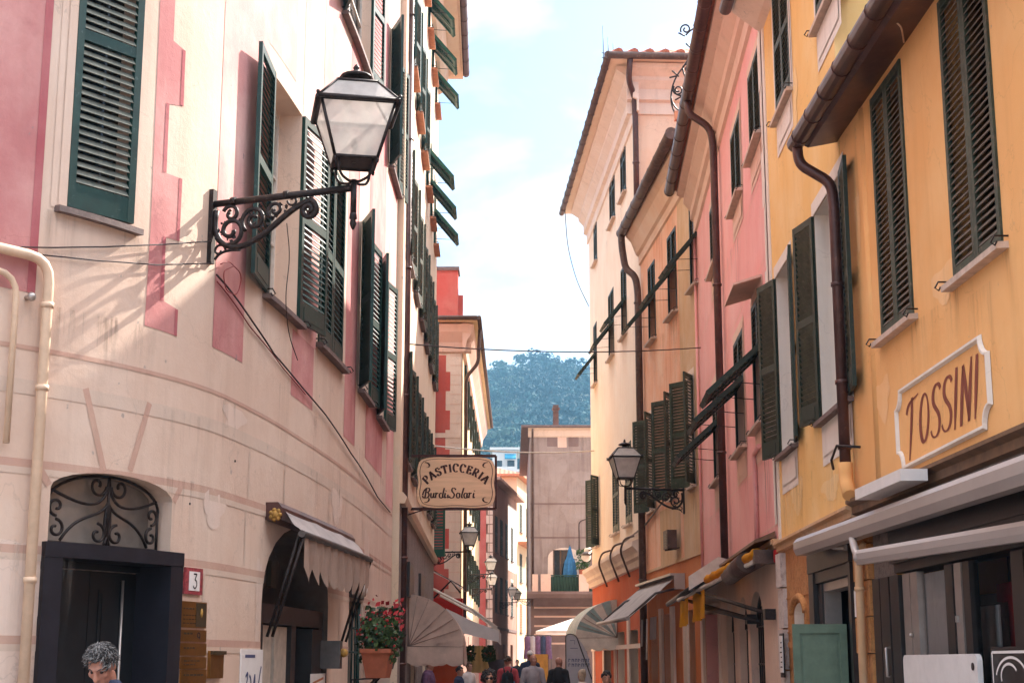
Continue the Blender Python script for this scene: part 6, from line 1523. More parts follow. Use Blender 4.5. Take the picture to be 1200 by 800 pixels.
# meter box, air conditioner, red lantern, notices on the other side
m = MB(); s_, z_ = os_(795, 643); fbox(m, FO, s_ - .28, s_ + .28, z_, z_ + .42, .08, .3)
t_ = thing('air_conditioner', 'dark metal air conditioner box on the orange house', 'air conditioner', FO.map(s_, z_, 0)); m.build('casing', 'gutter_dark', t_)
m = MB(); [fbox(m, FO, s_ - .22, s_ + .22, z_ + .06 + k * .06, z_ + .08 + k * .06, .301, .312) for k in range(5)]; m.build('grille', 'shop_black', t_)
m = MB(); [m.tube([FO.map(s_ + x, z_ + .02, .0), FO.map(s_ + x, z_ - .02, .28)], .015, 5) for x in (-.2, .2)]; m.build('bracket', 'iron', t_)
rl_ = at_depth(911.5, 659, 20.3); t_ = thing('red_lantern', 'small red cylinder lantern standing on the awning cover', 'lantern', rl_)
m = MB(); m.lathe([(0, 0), (.05, 0), (.055, .02), (.055, .15), (.045, .17), (0, .175)], tuple(rl_), 12); m.build('body', 'red_lamp', t_)
m = MB(); m.lathe([(0, .175), (.03, .176), (.02, .2), (0, .205)], tuple(rl_), 10); m.build('cap', 'iron', t_)
s_, z_ = ys(925, 790); t_ = thing('menu_board', 'narrow white notice in a dark frame on the rough stone corner', 'sign', FY.map(FY.L - .4, z_, .08))
m = MB(); fbox(m, FY, FY.L - .52, FY.L - .3, 1.5, 1.95, .08, .1); m.build('plate', 'white_board', t_); m = MB(); fbox(m, FY, FY.L - .56, FY.L - .26, 1.44, 1.98, .075, .09); m.build('frame', 'iron', t_)
m = MB(); [fbox(m, FY, FY.L - .49, FY.L - .34 - .03 * (k % 3), 1.56 + k * .06, 1.575 + k * .06, .1, .102) for k in range(6)]; m.build('lettering', 'ink', t_)
# white board and dark shop decal in front of the ochre shop window
def corner_board(x0, y0, x1, y1, Y0, th, name, mat, label, cat):
    a, b_ = at_depth(x0, y0, Y0), at_depth(x1, y1, Y0 - .35); t = thing(name, label, cat, Vector(((a.x + b_.x) / 2, Y0, 0))); return a, b_, t
wa, wb = ts(1078, 780), ts(1168, 780); zt1 = FT.px(1120, 766, .1)[1]
t_ = thing('notice_board', 'white rounded board leaning against the shop window', 'board', FT.map((wa + wb) / 2, .6, .1))
lo, hi = min(wa, wb), max(wa, wb); r_ = .06
o_ = [(lo, .62), (hi, .62)] + [(hi - r_ + r_ * math.cos(math.radians(a)), zt1 - r_ + r_ * math.sin(math.radians(a))) for a in range(0, 91, 15)] + [(lo + r_ + r_ * math.cos(math.radians(a)), zt1 - r_ + r_ * math.sin(math.radians(a))) for a in range(90, 181, 15)]
m = MB(); m.prism([FT.map(a, b_, .1) for a, b_ in o_], FT.frame(lo)[1] * .04); m.build('panel', 'white_plastic', t_)
m = MB(); c = FT.map(lo + .09, zt1 - .09, .142); X_, n_ = FT.frame(lo); m.tube([c, c + n_ * .006], .028, 14); m.build('badge', 'ink', t_)
m = MB(); m.tube([FT.map((lo + hi) / 2, .62, .1), FT.map((lo + hi) / 2, .0, .2)], .02, 8); m.build('stand', 'alu', t_)
da, db = sorted((ts(1172, 780), ts(1222, 780))); t_ = thing('shop_decal_sign', 'dark sign with pale outlined letters DE at the shop window', 'sign', FT.map((da + db) / 2, 1.0, .06)); zt2 = FT.px(1185, 757, .06)[1]
m = MB(); fbox(m, FT, da, db, 1.0, zt2, .05, .065); m.build('panel', 'shop_black', t_)
m = MB(); w_ = db - da; h_ = zt2 - 1.0
fm = lambda x, y: FT.map(db - w_ * x, 1.0 + h_ * y, .067)
for ox in (.12,):
    for st in ([(ox, .3), (ox, .58)], [(ox, .58), (ox + .12, .58), (ox + .2, .5), (ox + .2, .38), (ox + .12, .3), (ox, .3)], [(ox + .3, .3), (ox + .3, .58), (ox + .5, .58)], [(ox + .3, .44), (ox + .45, .44)], [(ox + .3, .3), (ox + .5, .3)]): ribbon(m, st, lambda *k: .028, fm)
for st in (arc(.5, .68, .38, .22, 20, 165), arc(.45, .72, .2, .12, 30, 200), [(.05, .95), (.95, .95)], [(.05, .95), (.05, .05)]): ribbon(m, st, lambda *k: .025, fm)
m.build('lettering', 'white_board', t_)
# round ball lamp pair on the cream house corner
cg = at_depth(687, 652, 53.7); t_ = thing('globe_lamp', 'pair of white globe lamps at the corner of the cream house', 'lamp', FK.map(FK.L, cg.z, 0))
m = MB(); m.ball(cg, .17, 12); m.ball(at_depth(689, 645, 53.9), .14, 10); m.build('globe', 'white_plastic', t_)
m = MB(); m.tube([cg, FK.map(FK.L - .1, cg.z + .1, .0)], .025, 6); m.tube([at_depth(689, 645, 53.9), FK.map(FK.L - .1, cg.z + .25, 0)], .025, 6); m.lathe([(.18, -.02), (.185, .02), (.1, .1), (0, .12)], tuple(cg + Z3 * .06), 12); m.build('bracket', 'iron_light', t_)
# balcony furniture on the grey house
bp = FG.map(gx(660, 690)[0], zs + .13, .55); t_ = thing('closed_parasol', 'folded blue parasol standing on the balcony', 'parasol', bp); ptop = at_depth(668, 638, 69.4).z - bp.z
bp2 = Vector((at_depth(668, 680, 69.4).x, 69.4, bp.z)); t_.location = bp2; t_['_w'] = tuple(bp2)
m = MB(); n_ = 16; vs = []
prof = [(.30, .62), (.34, .8), (.27, 1.3), (.17, ptop * .72), (.07, ptop * .92), (.0, ptop)]
for r, z in prof:
    for j in range(n_): a = 2 * PI * j / n_; k = 1 if j % 2 else .7; vs.append(bp2 + Vector((r * k * math.cos(a), r * k * math.sin(a), z)))
m.add(vs, [(i * n_ + j, i * n_ + (j + 1) % n_, (i + 1) * n_ + (j + 1) % n_, (i + 1) * n_ + j) for i in range(len(prof) - 1) for j in range(n_)], 0, False); m.build('canopy', 'parasol_blue', t_)
m = MB(); m.tube([bp2, bp2 + Z3 * ptop], .025, 6); m.lathe([(0, 0), (.2, 0), (.2, .06), (0, .08)], tuple(bp2), 12); m.build('pole', 'iron_light', t_)
bp3 = Vector((at_depth(682.5, 672, 69.2).x, 69.05, at_depth(682.5, 674, 69.05).z)); t_ = thing('potted_plant', 'leafy plant on the balcony pier beside the blue parasol', 'plant', bp3)
m = MB(); m.lathe([(0, 0), (.14, 0), (.18, .26), (.15, .25), (0, .24)], tuple(bp3), 12); m.build('pot', 'pot_clay', t_); m = MB(); leafcloud(m, Matrix.Translation(bp3), 220, .38, .38, .25, 1.15, .07); m.build('foliage', 'leaf', t_)
# feather flag
ff = at_depth(664, 800, 41); fx = ff.x; t_ = thing('feather_flag', 'pale lettered feather banner standing in the street', 'flag', (fx, 41, 0))
ztop = at_depth(666, 742, 41).z; m = MB()
o_ = [(0, .5), (.0, ztop - .02)] + [(.78 * math.sin(PI / 2 * k / 10) ** 1.0 * .86, .9 + (ztop - .9) * (math.cos(PI / 2 * k / 10) ** .8)) for k in range(1, 11)] + [(.66, .5)]
m.prism([(fx + x, 41, z) for x, z in o_], (0, .012, 0)); m.build('banner', 'flag_white', t_)
m = MB(); m.tube(smooth_path([Vector((fx - .015, 41, 0)), Vector((fx - .015, 41, ztop)), Vector((fx + .25, 41, ztop - .02)), Vector((fx + .66, 41, 1.2))], 6, .5), .016, 6); m.lathe([(0, 0), (.22, 0), (.22, .05), (0, .07)], (fx, 41, 0), 12); m.build('pole', 'iron_light', t_)
m = MB(); fm = lambda x, y: (fx + x, 40.997, y); zz = at_depth(670, 775, 41).z
for r_ in range(2):
    for q in range(7): x0 = .06 + q * .085; zz_ = zz - r_ * .12; [ribbon(m, st, lambda *k: .016, fm) for st in ([(x0, zz_), (x0, zz_ + .08)], [(x0, zz_ + .08), (x0 + .045, zz_ + .06 - .02 * (q % 2))], [(x0 + .045, zz_), (x0 + .045, zz_ + .08 * (q % 3 > 0))])]
ribbon(m, [(.1, zz + .35), (.3, zz + .35)], lambda *k: .012, fm); ribbon(m, [(.1, zz + .55), (.22, zz + .55), (.22, zz + .45)], lambda *k: .012, fm); m.build('lettering', 'ink_blue', t_)
# boards on the street
def aboard(x, y, Y, w, h, name, mat, label):
    p = at_depth(x, y, Y); t = thing(name, label, 'board', (p.x, Y, 0)); m = MB()
    m.prism([(p.x - w / 2, Y, p.z - h), (p.x + w / 2, Y, p.z - h), (p.x + w / 2, Y + .05, p.z), (p.x - w / 2, Y + .05, p.z)], (0, .03, 0)); m.build('panel', mat, t)
    m = MB()
    for sx in (-1, 1): m.tube([(p.x + sx * w / 2, Y + .02, 0), (p.x + sx * w / 2, Y + .07, p.z)], .022, 6); m.tube([(p.x + sx * w / 2, Y + .5, 0), (p.x + sx * w / 2, Y + .07, p.z - .05)], .022, 6)
    build_each(m, 'leg', 'frame_wood', t)
aboard(632, 766, 50, .55, 1.1, 'poster_board', 'board_orange', 'plain orange board standing behind the grey shirted man')
aboard(580, 772, 45, .52, .9, 'chalk_board', 'board_slate', 'dark blackboard standing under the white awning')
# clothes rack outside the shop at the corner of the grey house
cr = at_depth(632, 755, 66); t_ = thing('clothes_rack', 'rail of purple and grey clothes hanging by the striped base', 'clothes rack', (cr.x - .1, 66, 0))
m = MB(); z_ = at_depth(630, 744, 66).z
for x in (-.6, .5): m.tube([(cr.x + x, 66, 0), (cr.x + x, 66, z_)], .02, 6)
m.tube([(cr.x - .6, 66, z_), (cr.x + .5, 66, z_)], .02, 6); m.build('rail', 'iron_light', t_)
for k, mm_ in enumerate(('cloth_purple', 'cloth_gray', 'cloth_purple', 'cloth_navy', 'cloth_purple')):
    m = MB(); x = cr.x - .5 + k * .22; vs = []
    for (hw, z) in ((.03, 0), (.14, -.07), (.13, -.5), (.17, -.95)):
        for j in range(8): a = 2 * PI * j / 8; vs.append((x + hw * 1.0 * math.cos(a), 66 + .1 * math.sin(a), z_ - .02 + z))
    m.add(vs, [(i * 8 + j, i * 8 + (j + 1) % 8, (i + 1) * 8 + (j + 1) % 8, (i + 1) * 8 + j) for i in range(3) for j in range(8)], 0, True); m.build('garment', mm_, t_)
# iron scroll ornament on the roof of the orange house
ob_ = at_depth(796, 135, 32.3); t_ = thing('iron_ornament', 'tall curly wrought iron bracket on the orange house roof', 'ironwork', ob_)
W_ = lambda x, y: at_depth(640 + x / 4, 40 + y / 4, 32.3)
m = MB(); G_ = lambda L, r=.02: m.tube([W_(*p) for p in L], r, 5)
G_(cub((615, 385), (560, 320), (590, 210), (640, 160)) + cub((640, 160), (690, 80), (710, 40), (730, -10))[1:]); G_(cub((640, 160), (640, 200), (700, 260), (640, 285)) + cub((640, 285), (610, 300), (590, 260), (600, 245))[1:])
G_(spiral(618, 262, 24, 7, 180, -320)); G_(spiral(664, 162, 24, 7, 190, 640)); G_(spiral(655, -22, 26, 7, 150, 600)); G_(cub((585, 290), (590, 350), (640, 380), (680, 372)))
G_(cub((735, -40), (680, -30), (660, 0), (655, 5))); G_([(578, 205), (620, 195)]); G_([(590, 172), (622, 200)]); G_([(655, 45), (672, 60)]); G_([(605, 310), (640, 290), (690, 300)]); G_([(620, -5), (650, 10)]); m.build('scrollwork', 'iron', t_)
m = MB(); m.box(W_(616, 385), (.14, .14, .2)); m.tube([W_(616, 395), W_(616, 370)], .03, 6); m.build('base', 'terracotta', t_)

# ================================================================== CABLES
def cable(label, pts, r, sag=0, mat='wire_dark', group='cables strung along and across the street', n=14):
    P_ = [Vector(p) for p in pts]; S = []
    if len(P_) == 2:
        for i in range(n + 1): t = i / n; S.append(P_[0].lerp(P_[1], t) - Z3 * (sag * 4 * t * (1 - t)))
    else: S = smooth_path(P_, 5, 1.0)
    m = MB(); m.tube(S, r, 5); return single(m, 'cable', mat, label, 'cable', group)
s1_, z1_ = FB.px(478, 403); s2_, z2_ = FO.px(824, 407)
cable('thin cable spanning the street from the ivory house to the orange house', [FB.map(s1_, z1_, 0), FO.map(s2_, z2_, 0)], .012, .12)
p_ = at_depth(508, 522, 44); q_ = at_depth(696, 528, 50); cable('pale cord strung across the alley below the hill', [p_, q_], .022, .12, 'frame_white')
c0 = at_depth(662, 246, 53.4); c3 = FK.map(FK.L, FK.px(694, 352)[1], .02)
cable('slack wire dangling from the eave of the cream house', [c0, at_depth(665, 290, 53.4), at_depth(676, 330, 53.45), c3], .014)
def wallpts(pts, d):
    Q = [FA.px(*p) for p in pts]; o = []
    for (a, b), (c, e) in zip(Q, Q[1:]):
        k = max(2, int(abs(c - a) / .1)); o += [FA.map(a + (c - a) * i / k, b + (e - b) * i / k, d) for i in range(k)]
    return o + [FA.map(*Q[-1], d)]
cable('upper thin wire running into the foot of the big lantern', wallpts(((-30, 290), (60, 291), (120, 290), (190, 287), (246, 283)), .03), .006)
cable('lower thin wire running into the foot of the big lantern', wallpts(((-30, 290), (40, 299), (110, 306), (180, 311), (246, 309)), .03), .006)
cable('dark cable curving down the pink wall past the awning', wallpts(((250, 322), (278, 356), (318, 415), (352, 455), (378, 485), (408, 530), (440, 582), (455, 600)), .03), .009)
cable('second thinner wire sagging beside the curved cable', wallpts(((252, 330), (290, 382), (330, 432), (356, 462)), .02), .006, mat='wire_red')
cable('loose wire hanging from the lantern bracket in front of the window', [FA.map(*FA.px(x, y), .12) for x, y in ((322, 262), (326, 300), (320, 350), (324, 392), (335, 422))], .005)
cable('coil of red wire bundled at the lantern plate', [FA.map(*FA.px(x, y), .05) for x, y in ((252, 310), (262, 306), (278, 322), (272, 348), (258, 340), (255, 318), (268, 312))], .005, mat='wire_red')
cable('twist of wire poking from the top of the ochre eave', [FT.map(*FT.px(1062, 50), .02), FT.map(*FT.px(1056, 30, .2), .2), FT.map(*FT.px(1044, 18, .2), .25), FT.map(*FT.px(1032, 20, .2), .3)], .008, mat='pipe_cream')

# ================================================================== PEOPLE
def remesh(mb, voxel, name, mat, parent, smooth=2, label=None):
    o = mb.build(name, mat, parent, label)
    md = o.modifiers.new('r', 'REMESH'); md.mode = 'VOXEL'; md.voxel_size = voxel; md.use_smooth_shade = True
    if smooth: s = o.modifiers.new('s', 'SMOOTH'); s.iterations = smooth; s.factor = .5
    bpy.context.view_layer.update(); dg = bpy.context.evaluated_depsgraph_get()
    me = bpy.data.meshes.new_from_object(o.evaluated_get(dg)); old = o.data; o.modifiers.clear(); o.data = me; bpy.data.meshes.remove(old)
    me.polygons.foreach_set('use_smooth', [True] * len(me.polygons)); return o
def person(loc, H, yaw, label, top='cloth_gray', legs='denim', hair=None, hair_style='short', skin='skin', look=0, stride=.1, arms=(0, 0), backpack=None, glasses=False, vox=.016, sleeve=.55, turn=0, tufts=0, group='people walking in the street'):
    """standing or walking figure facing -Y before the yaw; look = head nod in degrees"""
    t = thing('person', label, 'person', loc, group); k = H / 1.75
    W = Matrix.Translation(Vector(loc)) @ Matrix.Rotation(yaw, 4, 'Z') @ Matrix.Scale(k, 4)
    HM = Matrix.Translation((0, -.01, 1.50)) @ Matrix.Rotation(turn, 4, 'Z') @ Matrix.Rotation(math.radians(look), 4, 'X') @ Matrix.Translation((0, -.015, .125))
    def lim(mb, pts, rr, k_=10): 
        mb.tube(pts, rr, k_)
        for p, r in zip(pts, rr): mb.ball(p, r * .99, 8)
    def fin(mb): mb.v = [tuple(W @ Vector(v)) for v in mb.v]
    legp, armp = [], []
    for sx, st in ((-1, stride), (1, -stride)):
        legp.append([(sx * .09, 0, .92), (sx * .095, -st * 1.0 - .01, .5), (sx * .09, -st * 2.0 + (.08 if st < 0 else 0), .09)])
    for i, sx in enumerate((-1, 1)):
        a = arms[i]; sh = Vector((sx * .185, .0, 1.40)); el = sh + Vector((sx * .06, .03 - .1 * a, -.285)); wr = el + Vector((-sx * .05 * a, -.05 - .2 * a, -.25 + .16 * a)); armp.append((sh, el, wr))
    b = MB()
    lim(b, [(0, 0, .95), (0, .005, 1.1), (0, .0, 1.28), (0, .005, 1.38)], [.135, .125, .145, .13]); lim(b, [(-.14, .005, 1.395), (.14, .005, 1.395)], [.075, .075]); lim(b, [(-.085, 0, .93), (.085, 0, .93)], [.1, .1])
    lim(b, [(0, .01, 1.42), (0, -.005, 1.54)], [.062, .056])
    for L_ in legp:
        lim(b, L_, [.085, .058, .042]); f_ = L_[2]; lim(b, [(f_[0], f_[1] + .03, .05), (f_[0] * 1.08, f_[1] - .14, .035)], [.045, .034])
    for i, (sh, el, wr) in enumerate(armp):
        lim(b, [sh, el, wr], [.052, .042, .028]); sx = (-1, 1)[i]; dv = (wr - el).normalized(); pal = wr + dv * .07; lim(b, [wr, pal], [.026, .034])
        side = dv.cross(Vector((sx, 0, 0))).normalized()
        for q in range(4): p0 = pal + side * (.024 * (q - 1.5)); p1 = p0 + dv * (.04 - .004 * abs(q - 1.2)) + Vector((-sx * .008, 0, 0)); lim(b, [p0, p1, p1 + dv * .025 + Vector((-sx * .015, 0, 0))], [.0095, .0085, .007], 6)
        lim(b, [wr + dv * .03 - side * .02, wr + dv * .07 - side * .05, wr + dv * .1 - side * .055], [.012, .01, .008], 6)
    h = MB()
    h.ball((0, .012, .03), (.076, .097, .098), 16); h.ball((0, -.022, -.035), (.06, .07, .085), 14); h.ball((0, -.066, -.095), (.026, .024, .022), 10)
    lim(h, [(0, -.09, .022), (0, -.112, -.022)], [.010, .016], 8); h.ball((-.014, -.1, -.026), .011, 6); h.ball((.014, -.1, -.026), .011, 6)
    lim(h, [(-.045, -.072, .034), (-.02, -.086, .038), (.02, -.086, .038), (.045, -.072, .034)], [.009, .011, .011, .009], 8)
    lim(h, [(-.022, -.083, -.06), (0, -.09, -.058), (.022, -.083, -.06)], [.006, .0085, .006], 6); lim(h, [(-.018, -.082, -.07), (0, -.088, -.071), (.018, -.082, -.07)], [.006, .008, .006], 6)
    for sx in (-1, 1): h.ball((sx * .077, .012, -.002), (.011, .022, .034), 8); h.ball((sx * .042, -.06, -.015), (.024, .022, .026), 8)
    b.add([HM @ Vector(v) for v in h.v], h.f); fin(b); remesh(b, vox, 'body', skin, t, 1 if vox < .012 else 2)
    s = MB(); lim(s, [(0, 0, .93), (0, .005, 1.1), (0, .0, 1.28), (0, .005, 1.39)], [.15, .145, .165, .145]); lim(s, [(-.145, .005, 1.395), (.145, .005, 1.395)], [.088, .088]); lim(s, [(0, .01, 1.42), (0, .005, 1.455)], [.085, .07])
    for sh, el, wr in armp:
        e = sh.lerp(el, min(1, sleeve * 2)); lim(s, [sh, e], [.07, .064])
        if sleeve > .5: lim(s, [el, el.lerp(wr, (sleeve - .5) * 1.9)], [.06, .045])
    fin(s); remesh(s, max(vox, .014), 'shirt', top, t)
    s = MB(); lim(s, [(-.085, 0, .93), (.085, 0, .93)], [.118, .118])
    for L_ in legp: lim(s, L_, [.105, .075, .062])
    fin(s); remesh(s, max(vox, .016), 'trousers', legs, t)
    s = MB()
    for L_ in legp: f_ = L_[2]; lim(s, [(f_[0], f_[1] + .035, .05), (f_[0] * 1.08, f_[1] - .15, .04)], [.05, .042])
    fin(s); remesh(s, .016, 'shoes', 'cloth_black', t)
    if hair:
        s = MB(); RR = random.Random(int(H * 997) + len(label))
        if hair_style in ('short', 'gray'):
            for _ in range(90 if not tufts else tufts):
                a = RR.uniform(0, 6.28); e = RR.uniform(-.15, 1.57); c = Vector((.078 * math.cos(e) * math.cos(a), .012 + .1 * math.cos(e) * math.sin(a), .032 + .1 * math.sin(e)))
                if c.y < -.05 and c.z < .085: continue
                if c.z < .0 and c.y < .03: continue
                n_ = (c - Vector((0, .01, .02))).normalized(); 
                if tufts:
                    tg = n_.cross(Vector((RR.gauss(0, .5), RR.gauss(0, .5), 1))).normalized(); l = RR.uniform(.018, .042)
                    s.tube([c - n_ * .004, c + n_ * l * .3 + tg * l * .5, c + n_ * l * .4 + tg * l * 1.3 - Z3 * .004], [.0045, .0035, .001], 4, RR.random() < .38 and 1 or 0)
                else: s.ball(c, RR.uniform(.014, .026), 6)
            s.ball((0, .02, .045), (.078, .093, .09), 12)
        elif hair_style == 'curly':
            for _ in range(170):
                a = RR.uniform(0, 6.28); e = RR.uniform(-.6, 1.57); r = RR.uniform(.9, 1.2); c = Vector((.105 * r * math.cos(e) * math.cos(a), .03 + .115 * r * math.cos(e) * math.sin(a), .02 + .115 * r * math.sin(e)))
                if c.y < -.055 and c.z < .075: continue
                s.ball(c, RR.uniform(.014, .028), 6)
            s.ball((0, .03, .04), (.09, .095, .095), 12)
        elif hair_style == 'bun':
            s.ball((0, .022, .035), (.083, .1, .1), 14); s.ball((0, .11, .09), (.05, .05, .05), 12); s.ball((0, .03, -.05), (.065, .075, .06), 10)
        elif hair_style == 'cap':
            s.ball((0, .012, .055), (.085, .105, .085), 14); s.box((0, -.11, .045), (.12, .1, .014))
        s.v = [tuple(W @ (HM @ Vector(v))) for v in s.v]; s.build('cap' if hair_style == 'cap' else 'hair', [hair, 'hair_silver'] if tufts else hair, t)
    e = MB()
    for sx in (-1, 1): e.ball((sx * .031, -.071, .012), .0115, 8)
    e.v = [tuple(W @ (HM @ Vector(v))) for v in e.v]; e.build('eyes', 'hair_dark' if look > 15 else 'eye_white', t)
    e = MB()
    for sx in (-1, 1): e.ball((sx * .031, -.082, .012), .006, 6); e.tube([(sx * .014, -.094, .036), (sx * .034, -.088, .042), (sx * .052, -.07, .036)], [.003, .0045, .002], 5)
    e.v = [tuple(W @ (HM @ Vector(v))) for v in e.v]; e.build('eyebrows', hair if hair and hair_style != 'cap' else 'hair_dark', t)
    if glasses:
        e = MB()
        for sx in (-1, 1): e.ball((sx * .034, -.095, .012), (.028, .008, .022), 10); e.tube([(sx * .06, -.09, .016), (sx * .082, .0, .016)], .003, 5)
        e.tube([(-.01, -.1, .016), (.01, -.1, .016)], .003, 5); e.v = [tuple(W @ (HM @ Vector(v))) for v in e.v]; e.build('sunglasses', 'cloth_black', t)
    if backpack:
        s = MB(); lim(s, [(-.07, .19, 1.0), (-.07, .2, 1.3)], [.085, .075]); lim(s, [(.07, .19, 1.0), (.07, .2, 1.3)], [.085, .075]); lim(s, [(0, .23, .98), (0, .23, 1.12)], [.09, .085]); lim(s, [(0, .19, 1.33), (0, .17, 1.4)], [.07, .03])
        fin(s); remesh(s, .016, 'backpack', backpack, t)
        s = MB()
        for sx in (-1, 1): s.tube(smooth_path([Vector((sx * .08, .17, 1.38)), Vector((sx * .1, .06, 1.49)), Vector((sx * .11, -.12, 1.42)), Vector((sx * .13, -.15, 1.2)), Vector((sx * .13, .1, 1.0))], 4, .1), .018, 6)
        fin(s); s.build('strap', backpack, t)
    return t
def at_head(x, y_top, Y):
    p = at_depth(x, y_top, Y); return (p.x, Y, 0), p.z
G1 = 'people walking in the street'
l, H = at_head(128, 752, 9.8); person(l, 1.755, -.25, 'man with tousled salt and pepper hair looking down in front of the dark doorway', top='cloth_navy', hair='hair_gray', hair_style='gray', look=36, arms=(.9, .9), skin='skin_red', vox=.0085, tufts=1500, turn=.1)
l, H = at_head(573, 786, 22); person(l, H, .05, 'curly dark haired woman in sunglasses at the foot of the street', top='cloth_red', hair='hair_dark', hair_style='curly', glasses=True)
l, H = at_head(595, 769, 39); person(l, H, PI, 'man in a red and white shirt carrying a black backpack', top='cloth_red', hair='hair_brown', backpack='cloth_black', skin='skin_red')
l, H = at_head(624.5, 766.5, 36); person(l, H, .15, 'bald man in a grey polo shirt facing the camera', top='cloth_gray', hair=None, skin='skin_red', stride=.14, arms=(.25, .2), turn=.35)
l, H = at_head(654.5, 769.5, 38); person(l, H, PI * .9, 'bald man in a black t-shirt seen from behind', top='cloth_black', hair=None, skin='skin_red', turn=-.4)
l, H = at_head(682, 784, 27); person(l, H, PI * 1.1, 'fair haired person with a bun near the feather banner', top='paper', hair='hair_blond', hair_style='bun')
l, H = at_head(710, 786, 24); person(l, H, .1, 'dark haired man coming up by the orange pilasters', top='cloth_navy', hair='hair_dark', look=12)
l, H = at_head(621, 762, 44); person(l, H, .2, 'person in a white cap behind the grey polo man', top='cloth_navy', hair='cloth_white', hair_style='cap')
l, H = at_head(595, 750, 72); person(l, 1.72, PI, 'distant walker in a blue jacket at the mouth of the alley', top='cloth_blue', hair='hair_dark', sleeve=1, vox=.02)
l, H = at_head(606, 752, 74); person(l, 1.74, .3, 'distant walker in black at the mouth of the alley', top='cloth_black', hair='hair_dark', sleeve=1, vox=.02)
l, H = at_head(586, 754, 70); person(l, 1.66, PI, 'distant walker in purple beside the shaded house', top='cloth_purple', hair='hair_dark', sleeve=1, vox=.02)
l, H = at_head(549, 776, 40); person(l, H, .8, 'woman in white pausing under the white awning', top='cloth_white', hair='hair_brown', vox=.02)
l, H = at_head(538, 781, 37); person(l, H, 1.2, 'man in a dark jacket by the tan bonnet awning', top='cloth_navy', hair='hair_dark', sleeve=1, vox=.02)
l, H = at_head(505, 770, 33); person((l[0] - .05, l[1], 0), 1.7, 1.4, 'man in purple standing below the tan bonnet awning', top='cloth_purple', hair='hair_dark', sleeve=1, vox=.02)

# hanging plants and a yellow drape under the white awning
for k_, (x, y) in enumerate(((549, 752), (573, 752))):
    c = at_depth(x, y, 43.3); t_ = thing('hanging_basket', ('hanging green basket under the inner side of the white awning', 'hanging green basket under the street edge of the white awning')[k_], 'hanging plant', c - Z3 * .4, 'hanging baskets under the white awning')
    m = MB(); M_ = Matrix.Translation(c - Z3 * .4); leafcloud(m, M_, 260, .2, .2, -.12, .3, .05); m.build('foliage', 'leaf', t_); m = MB(); m.lathe([(0, -.02), (.1, 0), (.15, .12), (.13, .12), (0, .1)], tuple(c - Z3 * .4), 10); m.build('basket', 'pot_clay', t_)
    m = MB(); m.tube([c - Z3 * .3, c + Z3 * .15], .006, 4); m.build('chain', 'iron', t_)
c = at_depth(561, 756, 44.4); m = MB(); vs = []
for i in range(13):
    for j in range(7): u = j / 6; vs.append(c + Vector(((i / 12 - .5) * .5 * (.55 + .8 * u), .05 * math.sin(i * 1.6), -.75 * u)))
m.add(vs, [(i * 7 + j, i * 7 + j + 1, i * 7 + j + 8, i * 7 + j + 7) for i in range(12) for j in range(6)], 0, True); single(m, 'fabric_drape', 'canvas_straw', 'pale yellow cloth hanging between the green baskets', 'cloth')

# ================================================================== HILL, WOOD, HILLSIDE HOUSES
def ridge(x): 
    v = 118 + 2.5 * math.sin(x * .09 + .6) + 3 * math.sin(x * .023)
    if x > 16: v -= 6 * (1 - math.exp(-(x - 16) / 30)) + .02 * (x - 16)
    if x < -8: v -= .06 * (-8 - x)
    return max(30, v)
def hill_z(x, y):
    t = (y - 190) / 430
    if t <= 0: return -.5
    b = t ** 1.15 if t < 1 else max(0, 1 - (t - 1) * 1.2)
    w = 13 * noise.noise(Vector((x * .017, y * .012, 2))) + 3 * noise.noise(Vector((x * .04, y * .04, 7)))
    return -.5 + ridge(x) * b + w * min(1, t * 2) * max(0, min(1, 1.2 - t)) 
nx, ny = 70, 50; vs = []; fs = []
for j in range(ny + 1):
    for i in range(nx + 1):
        x = -520 + 1040 * i / nx; y = 185 + 620 * j / ny; vs.append((x, y, hill_z(x, y)))
for j in range(ny):
    for i in range(nx): a = j * (nx + 1) + i; fs.append((a, a + 1, a + nx + 2, a + nx + 1))
m = MB(); m.add(vs, fs, 0, True); ho = m.build('hill', 'hill_ground'); ho['kind'] = 'structure'
import numpy as np
rg = np.random.default_rng(4)
def crown(n, seed):
    r = np.random.default_rng(seed); lob = r.normal(0, .45, (6, 3)) * [1, 1, .5] + [0, 0, .6]; lr = r.uniform(.45, .8, 6)
    k = r.integers(0, 6, n); d = r.normal(0, 1, (n, 3)); d /= np.linalg.norm(d, axis=1)[:, None]; d[:, 2] = np.abs(d[:, 2]) * .9 - .15
    c = lob[k] + d * lr[k][:, None] * r.uniform(.75, 1.05, n)[:, None]
    u = np.cross(d, r.normal(0, 1, (n, 3))); u /= np.linalg.norm(u, axis=1)[:, None] + 1e-6; nn = d + r.normal(0, .35, (n, 3)); w = np.cross(nn, u); w /= np.linalg.norm(w, axis=1)[:, None] + 1e-6
    s = r.uniform(.13, .24, n)[:, None]
    return np.stack([c - u * s, c - w * s * .8, c + u * s, c + w * s * .8], 1)      # n x 4 x 3
CR = [crown(90, i) for i in range(9)]
V, MI = [], []
y = 300.0
